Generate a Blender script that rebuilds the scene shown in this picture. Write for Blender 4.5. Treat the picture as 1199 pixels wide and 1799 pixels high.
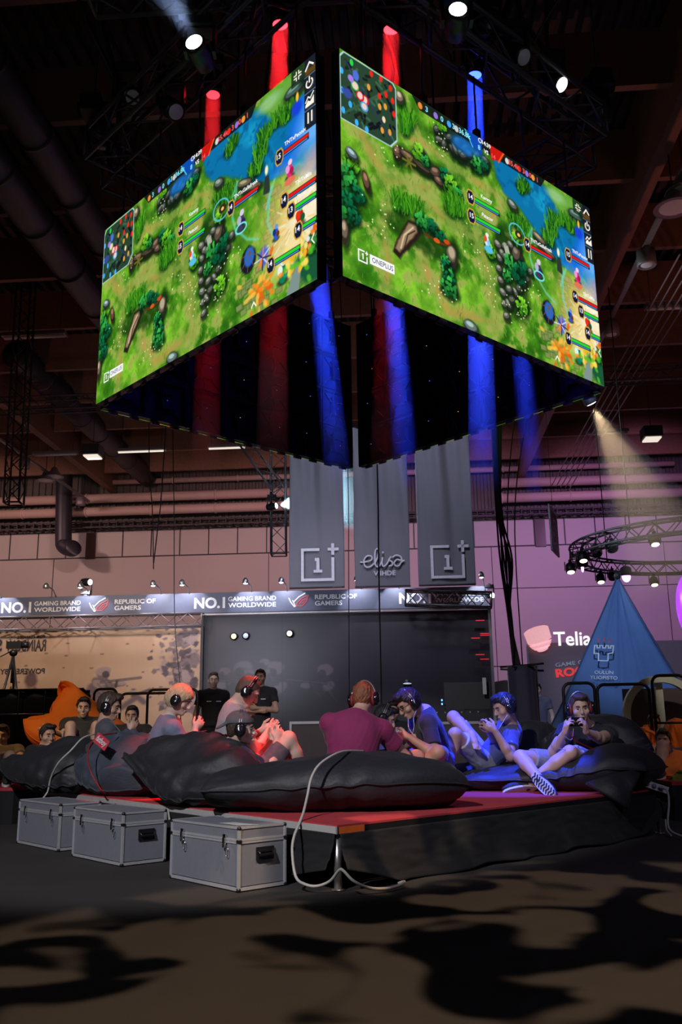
import bpy, bmesh, math, random
import numpy as np
from mathutils import Vector, Matrix, noise
R = math.radians
SC = bpy.context.scene
COL = SC.collection
for _o in list(bpy.data.objects): bpy.data.objects.remove(_o)

# ------------------------------------------------------------------ camera
CAM_H, FPX, PITCH, ROLL = 0.9, 1590.4, R(13.409), R(0.79)
cam = bpy.data.objects.new('camera', bpy.data.cameras.new('camera')); COL.objects.link(cam)
cam.data.sensor_fit = 'VERTICAL'; cam.data.sensor_height = 36.0; cam.data.sensor_width = 24.0
cam.data.lens = 36.0*FPX/1799.0; cam.data.clip_end = 200
cam.matrix_world = Matrix.Translation((0, 0, CAM_H)) @ Matrix.Rotation(math.pi/2+PITCH, 4, 'X') @ Matrix.Rotation(-ROLL, 4, 'Z')
SC.camera = cam
# ------------------------------------------------------------------ colour management
SC.view_settings.view_transform = 'Standard'; SC.view_settings.look = 'None'
SC.view_settings.gamma = 1.0; SC.view_settings.exposure = 0.0
# ------------------------------------------------------------------ world: a dim warm hall behind the camera
W = bpy.data.worlds.new('world'); SC.world = W; W.use_nodes = True
wn = W.node_tree.nodes; wl = W.node_tree.links
bg = wn['Background']; bg.inputs['Color'].default_value = (.62, .50, .56, 1); bg.inputs['Strength'].default_value = .028
# ------------------------------------------------------------------ lights of the hall (rig lamps out of frame, wall washers, floods, added fills)
HR = R(-4.2)                                   # the hall is turned 4.2 degrees against the camera axis
HM = Matrix.Rotation(HR, 4, 'Z')
def lamp(kind, name, loc, target, power, color, size=.3, cone=60, blend=.5, hall=False, parent=None):
    d = bpy.data.lights.new(name, kind); d.energy = power; d.color = color
    if kind == 'SPOT': d.spot_size = R(cone); d.spot_blend = blend; d.shadow_soft_size = size
    elif kind == 'AREA': d.shape = 'RECTANGLE'; d.size, d.size_y = (size if isinstance(size, tuple) else (size, size)); d.spread = R(cone)
    else: d.shadow_soft_size = size
    o = bpy.data.objects.new(name, d); COL.objects.link(o)
    l, t = Vector(loc), Vector(target)
    if hall: l, t = HM @ l, HM @ t
    o.rotation_euler = (t-l).to_track_quat('-Z', 'Y').to_euler(); o.location = l
    return o
# key: white rig lamps above and behind the camera
lamp('SPOT', 'front_truss_spotlight', (-3.5, -1.5, 6.5), (-.9, 7.9, 1.0), 2700, (.95, .94, 1.0), .12, 31, .35)
lamp('SPOT', 'front_truss_spotlight', (4.2, .5, 6.8), (1.0, 8.2, .8), 320, (.72, .66, 1.0), .3, 36, .5)
# warm pink washers on the rear wall, purple ones on the right half
for x, c, e in [(-15, (1, .62, .54), 1050), (-9, (1, .60, .54), 1050), (-3.5, (1, .58, .62), 950), (2.5, (.84, .46, .92), 800), (7.5, (.78, .38, .95), 1050)]:
    lamp('SPOT', 'wall_washer', (x, 24.5, 8.6), (x, 32, 4.6), e, c, .3, 110, .9, hall=True)
# light on the mural and the stage behind
lamp('SPOT', 'mural_floodlight', (-6.5, 12.0, 5.0), (-6.0, 17.2, 1.6), 820, (1, .80, .66), .3, 75, .8, hall=True)
lamp('SPOT', 'orange_floodlight', (-5.4, 8.6, 3.4), (-4.0, 11.4, .9), 200, (1, .62, .25), .2, 50, .7, hall=True)
lamp('SPOT', 'tent_floodlight', (2.4, 10.5, 6.0), (4.2, 16.5, 2.4), 1000, (.45, .62, 1), .2, 38, .7, hall=True)
lamp('SPOT', 'orange_floodlight', (5.6, 9.4, 4.2), (4.0, 11.0, .6), 110, (1, .62, .42), .2, 60, .7, hall=True)
lamp('SPOT', 'banner_floodlight', (-.5, 12.6, 7.2), (-.4, 16.4, 5.0), 520, (.66, .68, .95), .3, 95, .8, hall=True)
# dull red light on the roof structure
lamp('SPOT', 'roof_uplight', (-10, 17, 2.5), (-9, 22, 10), 300, (1, .38, .32), .3, 120, .9, hall=True)
lamp('SPOT', 'roof_uplight', (7.5, 13, 3.5), (4.5, 16, 10), 220, (1, .36, .34), .3, 110, .9, hall=True)
# added fill from below so the dark rig trusses show
lamp('SPOT', 'rig_fill_light', (4.5, 2.5, 5.2), (1.6, 7.4, 7.1), 55, (.75, .70, .9), .2, 50, .8)
lamp('SPOT', 'rig_fill_light', (-4.5, 2.5, 5.2), (-1.8, 7.6, 7.1), 45, (.8, .68, .8), .2, 50, .8)
# coloured rig light on the players
lamp('SPOT', 'red_wash_light', (.7, 9.9, 6.4), (-.62, 7.74, .98), 4600, (1, .05, .04), .05, 8, .5)
lamp('SPOT', 'red_wash_light', (1.4, 9.8, 6.5), (-1.32, 8.22, 1.1), 3000, (1, .05, .04), .05, 8, .5)
lamp('SPOT', 'fascia_fill_light', (-3.4, 12.9, 2.4), (-3.4, 17, 3.4), 330, (.80, .84, 1), .2, 90, .7, hall=True)  # added frontal fill so the sign band lettering stays bright all along
lamp('SPOT', 'blue_wash_light', (1.1, 7.9, 6.6), (1.35, 8.2, .6), 9000, (.03, .06, 1), .06, 17, .5)
lamp('SPOT', 'blue_wash_light', (-.2, 7.6, 6.7), (.55, 8.2, .6), 3200, (.03, .06, 1), .06, 9, .5)
lamp('SPOT', 'scrim_floodlight', (-1.0, 12.0, 5.5), (-1.2, 17.1, 1.4), 260, (.80, .72, 1), .3, 70, .8, hall=True)
# gobo projector: throws a pattern of soft blobs on the floor in front of the stage
gp = lamp('SPOT', 'gobo_projector', (1.6, 1.2, 7.5), (1.3, 3.0, 0), 2300, (1, .70, .46), .03, 45, .10)
gp.data.use_nodes = True
nt = gp.data.node_tree; nt.nodes.clear()
def N(t, **k):
    n = nt.nodes.new(t)
    for a, b in k.items(): setattr(n, a, b)
    return n
lo = N('ShaderNodeOutputLight'); le = N('ShaderNodeEmission'); tc = N('ShaderNodeTexCoord'); sp = N('ShaderNodeSeparateXYZ')
d1 = N('ShaderNodeMath', operation='DIVIDE'); d2 = N('ShaderNodeMath', operation='DIVIDE'); cb = N('ShaderNodeCombineXYZ')
nz = N('ShaderNodeTexNoise'); nz.inputs['Scale'].default_value = 12; nz.inputs['Detail'].default_value = 1.2; nz.inputs['Distortion'].default_value = .9
rp = N('ShaderNodeValToRGB'); rp.color_ramp.elements[0].position = .48; rp.color_ramp.elements[1].position = .54
nt.links.new(tc.outputs['Normal'], sp.inputs[0])
for d, i in ((d1, 0), (d2, 1)):
    nt.links.new(sp.outputs[i], d.inputs[0]); nt.links.new(sp.outputs[2], d.inputs[1]); nt.links.new(d.outputs[0], cb.inputs[i])
nt.links.new(cb.outputs[0], nz.inputs['Vector']); nt.links.new(nz.outputs['Fac'], rp.inputs[0])
nt.links.new(rp.outputs[0], le.inputs['Strength']); nt.links.new(le.outputs[0], lo.inputs[0])
# ------------------------------------------------------------------ materials (all procedural)
MATS = {}
def mat(name, col, rough=.6, metal=0.0, var=.12, scale=18.0, bump=0.0, bscale=None, emit=0.0, sheen=0.0, trans=0.0, coat=0.0, alpha=1.0, stretch=None, ecol=None):
    if name in MATS: return MATS[name]
    m = bpy.data.materials.new(name); m.use_nodes = True; MATS[name] = m
    nt = m.node_tree; b = nt.nodes['Principled BSDF']; L = nt.links.new
    tc = nt.nodes.new('ShaderNodeTexCoord'); src = tc.outputs['Object']
    if stretch:
        mp = nt.nodes.new('ShaderNodeMapping'); mp.inputs['Scale'].default_value = stretch; L(src, mp.inputs[0]); src = mp.outputs[0]
    nz = nt.nodes.new('ShaderNodeTexNoise'); nz.inputs['Scale'].default_value = scale; nz.inputs['Detail'].default_value = 4; L(src, nz.inputs['Vector'])
    mx = nt.nodes.new('ShaderNodeMix'); mx.data_type = 'RGBA'
    mx.inputs[6].default_value = [max(0, c*(1-var)) for c in col]+[1]; mx.inputs[7].default_value = [min(1, c*(1+var)) for c in col]+[1]
    L(nz.outputs['Fac'], mx.inputs[0]); L(mx.outputs[2], b.inputs['Base Color'])
    b.inputs['Roughness'].default_value = rough; b.inputs['Metallic'].default_value = metal
    if sheen: b.inputs['Sheen Weight'].default_value = sheen; b.inputs['Sheen Roughness'].default_value = .4
    if trans: b.inputs['Transmission Weight'].default_value = trans
    if coat: b.inputs['Coat Weight'].default_value = coat; b.inputs['Coat Roughness'].default_value = .15
    if alpha < 1: b.inputs['Alpha'].default_value = alpha
    if emit:
        b.inputs['Emission Strength'].default_value = emit
        if ecol: b.inputs['Emission Color'].default_value = (*ecol, 1)
        else: L(mx.outputs[2], b.inputs['Emission Color'])
    if bump:
        n2 = nt.nodes.new('ShaderNodeTexNoise'); n2.inputs['Scale'].default_value = bscale or scale*3; n2.inputs['Detail'].default_value = 3; L(src, n2.inputs['Vector'])
        bp = nt.nodes.new('ShaderNodeBump'); bp.inputs['Strength'].default_value = bump; bp.inputs['Distance'].default_value = .01
        L(n2.outputs['Fac'], bp.inputs['Height']); L(bp.outputs[0], b.inputs['Normal'])
    return m
def skin(name, col):
    m = mat(name, col, .5, var=.14, scale=9, bump=.08, bscale=160)
    b = m.node_tree.nodes['Principled BSDF']; b.inputs['Subsurface Weight'].default_value = .08; b.inputs['Subsurface Radius'].default_value = (.02, .008, .004)
    return m
def haze(name, col, dens, fade=None):
    m = bpy.data.materials.new(name); m.use_nodes = True; nt = m.node_tree; nt.nodes.clear(); L = nt.links.new
    o = nt.nodes.new('ShaderNodeOutputMaterial'); v = nt.nodes.new('ShaderNodeVolumeScatter'); v.inputs['Color'].default_value = (*col, 1); v.inputs['Density'].default_value = dens; v.inputs['Anisotropy'].default_value = .1
    L(v.outputs[0], o.inputs['Volume'])
    if fade:                                     # haze thins out below a height
        g = nt.nodes.new('ShaderNodeNewGeometry'); sp = nt.nodes.new('ShaderNodeSeparateXYZ'); mr = nt.nodes.new('ShaderNodeMapRange')
        L(g.outputs['Position'], sp.inputs[0]); L(sp.outputs[2], mr.inputs[0]); mr.inputs[1].default_value, mr.inputs[2].default_value = fade; mr.inputs[4].default_value = dens; L(mr.outputs[0], v.inputs['Density'])
    return m
M = {}
M['black_metal'] = mat('black_metal', (.020, .020, .022), .45, .6)
M['truss_black'] = mat('truss_black', (.07, .068, .075), .5, .4)
M['truss_alu'] = mat('truss_aluminium', (.38, .37, .38), .4, .8)
M['black_plastic'] = mat('black_plastic', (.013, .013, .015), .38)
M['gloss_black'] = mat('gloss_black', (.010, .010, .012), .18, coat=.6)
M['steel'] = mat('steel', (.55, .55, .56), .32, .9)
M['chrome'] = mat('chrome', (.75, .75, .76), .16, 1.0)
M['rubber'] = mat('rubber', (.02, .02, .02), .8)
M['white_plastic'] = mat('white_plastic', (.72, .72, .70), .4)
M['cable_white'] = mat('cable_white', (.50, .48, .44), .5)
M['cable_red'] = mat('cable_red', (.30, .010, .015), .5)
M['cable_black'] = mat('cable_black', (.012, .012, .013), .5)
M['print_white'] = mat('print_white', (.70, .70, .70), .6)
# ------------------------------------------------------------------ things, parts, structure
MW = {}
def thing(name, label, cat, loc=(0, 0, 0), rz=0.0, group=None, mtx=None):
    o = bpy.data.objects.new(name, None); COL.objects.link(o); o.empty_display_size = .1
    m = mtx if mtx is not None else Matrix.Translation(loc) @ Matrix.Rotation(rz, 4, 'Z')
    o.matrix_world = m; MW[o.name] = m.copy()
    return tag(o, label, cat, group)
def tag(o, label=None, cat=None, group=None, kind=None):
    if label: o['label'] = label
    if cat: o['category'] = cat
    if group: o['group'] = group
    if kind: o['kind'] = kind
    return o
def struct(o): o['kind'] = 'structure'; return o
def copy_tree(o, parent=None, mtx=None, label=None):
    c = o.copy(); COL.objects.link(c)
    if parent is not None: c.parent = parent; MW[c.name] = MW.get(o.name, Matrix())
    else:
        if mtx is not None: c.matrix_world = mtx; MW[c.name] = mtx.copy()
        if label: c['label'] = label
    for ch in [q for q in COL.objects if q.parent == o]: copy_tree(ch, c)
    return c
def frame(o, right, up):
    """matrix with x = right, y = up, z = their normal"""
    x = Vector(right).normalized(); y = Vector(up); z = x.cross(y).normalized(); y = z.cross(x)
    m = Matrix((x, y, z)).transposed().to_4x4(); m.translation = Vector(o); return m
_tx = {}
def text_mesh(s, bold=0.0, shear=0.0, space=1.0):
    k = (s, bold, shear, space)
    if k in _tx: return _tx[k]
    c = bpy.data.curves.new('t', 'FONT'); c.body = s; c.size = 1.0; c.offset = bold; c.shear = shear; c.space_character = space; c.resolution_u = 3
    o = bpy.data.objects.new('t', c); COL.objects.link(o)
    dg = bpy.context.evaluated_depsgraph_get(); me = bpy.data.meshes.new_from_object(o.evaluated_get(dg))
    v = [tuple(q.co) for q in me.vertices]; f = [tuple(q.vertices) for q in me.polygons]
    bpy.data.objects.remove(o); bpy.data.curves.remove(c); bpy.data.meshes.remove(me)
    _tx[k] = (v, f); return _tx[k]
class MB:
    """collects primitives and links them as ONE mesh object"""
    def __init__(s, xf=None): s.v = []; s.f = []; s.mi = []; s.sm = []; s.xf = xf; s.m = 0; s.smooth = False
    def add(s, v, f, smooth=None):
        b = len(s.v)
        s.v += [tuple((s.xf @ Vector(p)) if s.xf is not None else p) for p in v]
        s.f += [tuple(i+b for i in q) for q in f]; s.mi += [s.m]*len(f); s.sm += [s.smooth if smooth is None else smooth]*len(f)
        return s
    def box(s, c, d, rot=None):
        c = Vector(c); x, y, z = d[0]/2, d[1]/2, d[2]/2
        P = [Vector((i*x, j*y, k*z)) for k in (-1, 1) for j in (-1, 1) for i in (-1, 1)]
        if rot is not None:
            r = Matrix.Rotation(rot, 3, 'Z') if isinstance(rot, (int, float)) else rot
            P = [r @ p for p in P]
        return s.add([p+c for p in P], [(0, 2, 3, 1), (4, 5, 7, 6), (0, 1, 5, 4), (2, 6, 7, 3), (0, 4, 6, 2), (1, 3, 7, 5)], False)
    def bar(s, a, b, w, h=None):
        a, b = Vector(a), Vector(b); d = b-a; q = d.to_track_quat('Z', 'Y').to_matrix()
        return s.box((a+b)/2, (w, h or w, d.length), q)
    def tube(s, pts, r, n=8, closed=False, caps=True):
        pts = [Vector(p) for p in pts]; N_ = len(pts); v = []; f = []
        rr = r if isinstance(r, (list, tuple)) else [r]*N_
        t0 = (pts[1]-pts[0]).normalized(); up = Vector((0, 0, 1)) if abs(t0.z) < .9 else Vector((1, 0, 0))
        nx = t0.cross(up).normalized()
        for i, p in enumerate(pts):
            a = pts[(i-1) % N_] if (closed or i > 0) else p; b = pts[(i+1) % N_] if (closed or i < N_-1) else p
            t = (b-a).normalized()
            nx = (nx-t*nx.dot(t)); nx = nx.normalized() if nx.length > 1e-6 else t.orthogonal().normalized()
            ny = t.cross(nx)
            v += [p+(nx*math.cos(2*math.pi*k/n)+ny*math.sin(2*math.pi*k/n))*rr[i] for k in range(n)]
        for i in range(N_ if closed else N_-1):
            j = (i+1) % N_
            f += [(i*n+k, i*n+(k+1) % n, j*n+(k+1) % n, j*n+k) for k in range(n)]
        if caps and not closed: f += [tuple(range(n-1, -1, -1)), tuple((N_-1)*n+k for k in range(n))]
        return s.add(v, f, True)
    def cyl(s, a, b, r, r2=None, n=16):
        return s.tube([a, b], [r, r if r2 is None else r2], n)
    def lathe(s, prof, m, n=24):
        """profile [(radius, height)] around the z axis of matrix m"""
        v = []; f = []
        for (r, z) in prof: v += [m @ Vector((r*math.cos(2*math.pi*k/n), r*math.sin(2*math.pi*k/n), z)) for k in range(n)]
        for i in range(len(prof)-1): f += [(i*n+k, i*n+(k+1) % n, (i+1)*n+(k+1) % n, (i+1)*n+k) for k in range(n)]
        f += [tuple(range(n-1, -1, -1)), tuple((len(prof)-1)*n+k for k in range(n))]
        return s.add(v, f, True)
    def ell(s, c, r, rot=None, nu=16, nv=10):
        c = Vector(c); v = []; f = []; r = r if isinstance(r, (list, tuple)) else (r, r, r)
        for j in range(nv+1):
            ph = math.pi*j/nv
            for i in range(nu):
                th = 2*math.pi*i/nu; p = Vector((r[0]*math.sin(ph)*math.cos(th), r[1]*math.sin(ph)*math.sin(th), -r[2]*math.cos(ph)))
                v.append(c+((rot @ p) if rot is not None else p))
        for j in range(nv): f += [(j*nu+i, j*nu+(i+1) % nu, (j+1)*nu+(i+1) % nu, (j+1)*nu+i) for i in range(nu)]
        return s.add(v, f, True)
    def prism(s, pts, ext):
        e = Vector(ext); n = len(pts); P = [Vector(p) for p in pts]
        f = [tuple(range(n-1, -1, -1)), tuple(range(n, 2*n))]+[(i, (i+1) % n, n+(i+1) % n, n+i) for i in range(n)]
        return s.add(P+[p+e for p in P], f, False)
    def shape(s, pts2, m, depth=.004):
        """2D outline in the x,y plane of m, given a thickness"""
        return s.prism([m @ Vector((x, y, 0)) for x, y in pts2], (m.to_3x3() @ Vector((0, 0, 1))).normalized()*depth)
    def stroke(s, pts2, m, w, depth=.004, closed=False):
        """flat ribbon along a 2D polyline"""
        P = [Vector((x, y)) for x, y in pts2]; n = len(P); A = []; B = []
        for i, p in enumerate(P):
            a = P[(i-1) % n] if (closed or i) else p; b = P[(i+1) % n] if (closed or i < n-1) else p
            d1 = (p-a).normalized() if (p-a).length > 1e-9 else (b-p).normalized(); d2 = (b-p).normalized() if (b-p).length > 1e-9 else d1
            t = (d1+d2); t = t.normalized() if t.length > 1e-6 else d2
            nn = Vector((-t.y, t.x)); k = 1/max(.5, nn.dot(Vector((-d2.y, d2.x))))
            A.append(p+nn*w/2*k); B.append(p-nn*w/2*k)
        e = (m.to_3x3() @ Vector((0, 0, 1))).normalized()*depth
        v = []
        for a, b in zip(A, B):
            pa, pb = m @ Vector((*a, 0)), m @ Vector((*b, 0)); v += [pa, pb, pb+e, pa+e]
        f = []
        for i in range(n if closed else n-1):
            j = (i+1) % n
            f += [(i*4+k, i*4+(k+1) % 4, j*4+(k+1) % 4, j*4+k) for k in range(4)]
        if not closed: f += [(3, 2, 1, 0), tuple((n-1)*4+k for k in range(4))]
        return s.add(v, f, False)
    def text(s, t, h, m, align='L', bold=0.0, shear=0.0, width=None, space=1.0, mirror=False):
        v, f = text_mesh(t, bold, shear, space)
        xs = [p[0] for p in v]; x0, x1 = min(xs), max(xs); cap = .72
        ky = h/cap; kx = (width/(x1-x0)) if width else ky
        off = {'L': x0, 'C': (x0+x1)/2, 'R': x1}[align]
        P = [m @ Vector(((p[0]-off)*kx*(-1 if mirror else 1), p[1]*ky, 0)) for p in v]
        return s.add(P, [tuple(reversed(q)) for q in f] if mirror else f, False)
    def build(s, name, mats, parent=None, origin=None, weld=False):
        me = bpy.data.meshes.new(name)
        mats = mats if isinstance(mats, (list, tuple)) else [mats]
        V = [Vector(p) for p in s.v]
        if parent is not None: inv = MW[parent.name].inverted(); V = [inv @ p for p in V]
        else:
            if origin is None:
                lo = [min(p[i] for p in V) for i in range(3)]; hi = [max(p[i] for p in V) for i in range(3)]
                origin = Vector(((lo[0]+hi[0])/2, (lo[1]+hi[1])/2, lo[2]))
            origin = Vector(origin); V = [p-origin for p in V]
        me.from_pydata([tuple(p) for p in V], [], s.f)
        for k in mats: me.materials.append(k)
        me.polygons.foreach_set('material_index', s.mi); me.polygons.foreach_set('use_smooth', s.sm); me.update()
        o = bpy.data.objects.new(name, me); COL.objects.link(o)
        if parent is not None: o.parent = parent; MW[o.name] = MW[parent.name]
        else: o.location = origin; MW[o.name] = Matrix.Translation(origin)
        return o
def arc(c, r, a0, a1, n=10, ax=(1, 0, 0), ay=(0, 0, 1)):
    ax, ay, c = Vector(ax), Vector(ay), Vector(c)
    return [c+ax*r*math.cos(a0+(a1-a0)*i/n)+ay*r*math.sin(a0+(a1-a0)*i/n) for i in range(n+1)]
def smooth_path(P, n=8):
    """Catmull-Rom through the points"""
    P = [Vector(p) for p in P]; Q = [P[0]]+P+[P[-1]]; out = []
    for i in range(1, len(Q)-2):
        a, b, c, d = Q[i-1], Q[i], Q[i+1], Q[i+2]
        for k in range(n):
            t = k/n; out.append(.5*((2*b)+(c-a)*t+(2*a-5*b+4*c-d)*t*t+(3*b-a-3*c+d)*t**3))
    return out+[P[-1]]
def ray(px, py):
    a, b = px-599.5, 899.5-py; cr, sr = math.cos(ROLL), math.sin(ROLL)
    u, v = (a*cr+b*sr)/FPX, (-a*sr+b*cr)/FPX
    return Vector((u, math.cos(PITCH)-v*math.sin(PITCH), math.sin(PITCH)+v*math.cos(PITCH)))
def at(px, py, Y):
    """point of the place seen in that direction at depth Y"""
    r = ray(px, py); return r*(Y/r.y)+Vector((0, 0, CAM_H))
def atz(px, py, z):
    r = ray(px, py); return r*((z-CAM_H)/r.z)+Vector((0, 0, CAM_H))
HI = HM.inverted()
def ath(px, py, Y):
    """the same in hall coordinates"""
    r = HI @ ray(px, py); return r*(Y/r.y)+Vector((0, 0, CAM_H))
# ------------------------------------------------------------------ picture shown on the LED screens
# painted procedurally with numpy; 16 x 9 units, stored as a colour attribute of the screen face
GW, GH = 832, 468
class Paint:
    def __init__(s, W, H, seed=3):
        s.W, s.H, s.k = W, H, W/16.0
        s.rng = np.random.RandomState(seed)
        s.X, s.Y = np.meshgrid((np.arange(W)+.5)/s.k, (np.arange(H)+.5)/s.k)
        s.A = np.zeros((H, W, 3), np.float32)
        s.n1, s.n2 = s.fbm(12), s.fbm(40)
    def fbm(s, f):
        out = np.zeros((s.H, s.W)); amp = 1.0; tot = 0
        for o in range(4):
            gw, gh = int(f*2**o)+3, int(f*2**o*9/16)+3
            g = s.rng.rand(gh, gw)
            x = np.linspace(0, gw-2.001, s.W); y = np.linspace(0, gh-2.001, s.H)
            xi = x.astype(int); yi = y.astype(int); fx = x-xi; fy = y-yi
            fx = fx*fx*(3-2*fx); fy = fy*fy*(3-2*fy)
            a = g[yi][:, xi]; b = g[yi][:, xi+1]; c = g[yi+1][:, xi]; d = g[yi+1][:, xi+1]
            out += amp*((a*(1-fx)+b*fx)*(1-fy[:, None])+(c*(1-fx)+d*fx)*fy[:, None])
            tot += amp; amp *= .5
        return out/tot
    def blend(s, m, col, sl=None):
        m = np.clip(m, 0, 1)[..., None]; A = s.A if sl is None else s.A[sl]
        A[:] = A*(1-m)+np.array(col, np.float32)*m
    def box(s, x0, x1, y0, y1):
        c = lambda v, n: min(max(int(v*s.k), 0), n)
        return (slice(c(y0, s.H), c(y1+.04, s.H)), slice(c(x0, s.W), c(x1+.04, s.W)))
    def mask_ell(s, cx, cy, rx, ry, rot=0, soft=.15, wob=0, sl=None):
        sl = sl or (slice(None), slice(None))
        c, n = math.cos(rot), math.sin(rot)
        dx, dy = s.X[sl]-cx, s.Y[sl]-cy
        r = np.hypot((dx*c+dy*n)/rx, (-dx*n+dy*c)/ry)
        if wob: r = r+(s.n2[sl]-.5)*wob
        return np.clip((1-r)/soft+.5, 0, 1)
    def ell(s, cx, cy, rx, ry, col, rot=0, soft=.15, wob=0, a=1):
        R = max(rx, ry)*(1+soft*.5+wob*.5)
        sl = s.box(cx-R, cx+R, cy-R, cy+R)
        s.blend(a*s.mask_ell(cx, cy, rx, ry, rot, soft, wob, sl), col, sl)
    def mask_poly(s, P, soft=.04, wob=0, sl=None):
        sl = sl or (slice(None), slice(None))
        X, Y = s.X[sl], s.Y[sl]
        if wob: X = X+(s.n2[sl]-.5)*wob; Y = Y+(s.n1[sl]-.5)*wob
        ins = np.zeros(X.shape, bool); d = np.full(X.shape, 9.0)
        n = len(P)
        for i in range(n):
            x0, y0 = P[i]; x1, y1 = P[(i+1) % n]
            if y0 != y1:
                t = (Y-y0)/(y1-y0)
                ins ^= (t >= 0) & (t < 1) & (X < x0+t*(x1-x0))
            L = (x1-x0)**2+(y1-y0)**2+1e-9
            t = np.clip(((X-x0)*(x1-x0)+(Y-y0)*(y1-y0))/L, 0, 1)
            d = np.minimum(d, np.hypot(X-x0-t*(x1-x0), Y-y0-t*(y1-y0)))
        return np.clip(np.where(ins, d, -d)/soft+.5, 0, 1)
    def poly(s, P, col, soft=.04, wob=0, a=1):
        g = soft+wob
        sl = s.box(min(q[0] for q in P)-g, max(q[0] for q in P)+g, min(q[1] for q in P)-g, max(q[1] for q in P)+g)
        s.blend(a*s.mask_poly(P, soft, wob, sl), col, sl)
    def line(s, P, w, col, soft=.04, a=1):
        g = w+soft
        sl = s.box(min(q[0] for q in P)-g, max(q[0] for q in P)+g, min(q[1] for q in P)-g, max(q[1] for q in P)+g)
        X, Y = s.X[sl], s.Y[sl]; m = np.zeros(X.shape)
        for (x0, y0), (x1, y1) in zip(P[:-1], P[1:]):
            L = (x1-x0)**2+(y1-y0)**2+1e-9
            t = np.clip(((X-x0)*(x1-x0)+(Y-y0)*(y1-y0))/L, 0, 1)
            m = np.maximum(m, np.clip((w/2-np.hypot(X-x0-t*(x1-x0), Y-y0-t*(y1-y0)))/soft+.5, 0, 1))
        s.blend(a*m, col, sl)
    def ring(s, cx, cy, rx, ry, w, col, rot=0, a=1):
        P = [(cx+rx*math.cos(t)*math.cos(rot)-ry*math.sin(t)*math.sin(rot), cy+rx*math.cos(t)*math.sin(rot)+ry*math.sin(t)*math.cos(rot)) for t in np.linspace(0, 2*math.pi, 25)]
        s.line(P, w, col, .03, a)
    def reeds(s, pts, n=26, h=.7, spread=.35):
        R = s.rng
        for (x, y) in pts: s.ell(x, y-.1, spread*1.2, .35, (.03, .14, .06), soft=.6, wob=.4, a=.85)
        for (x, y) in pts:
            for k in range(n):
                bx = x+R.uniform(-spread, spread); by = y+R.uniform(-.1, .2); l = h*R.uniform(.5, 1)
                tx = bx+R.uniform(-.3, .3)
                g = R.uniform(0, 1)
                s.line([(bx, by), ((bx+tx)/2+.02, by-l*.6), (tx, by-l)], .035+.03*R.rand(), (.06+.28*g, .30+.38*g, .06+.05*g), .03)
    def bush(s, x, y, r, tone=0, n=34):
        R = s.rng
        s.ell(x+.05, y+.12, r*1.25, r*1.1, (.03, .13, .06), soft=.5, wob=.5, a=.85)
        base = [((.05, .30, .12), (.25, .75, .30)), ((.18, .45, .05), (.55, .88, .20)), ((.02, .22, .14), (.06, .50, .30))][tone]
        for k in range(n):
            t = R.uniform(0, 6.28); q = r*math.sqrt(R.rand())
            g = np.clip(.55-(math.sin(t)*q/r)*.5+R.uniform(-.25, .2), 0, 1)
            c = [base[0][i]*(1-g)+base[1][i]*g for i in range(3)]
            s.ell(x+q*math.cos(t), y+q*math.sin(t), r*.24, r*.16, c, rot=R.uniform(0, 3), soft=.4)
    def rock(s, x, y, rx, ry, rot=0, col=(.42, .40, .36)):
        s.ell(x+.06, y+.1, rx*1.2, ry*1.3, (.05, .12, .05), rot, .5, .3, .75)
        s.ell(x, y, rx, ry, [c*.35 for c in col], rot, .15, .35)
        s.ell(x-.02, y-ry*.18, rx*.86, ry*.7, [c*.8 for c in col], rot, .25, .5)
        s.ell(x-rx*.15, y-ry*.4, rx*.5, ry*.35, [min(1, c*1.35) for c in col], rot, .5, .5)
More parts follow.
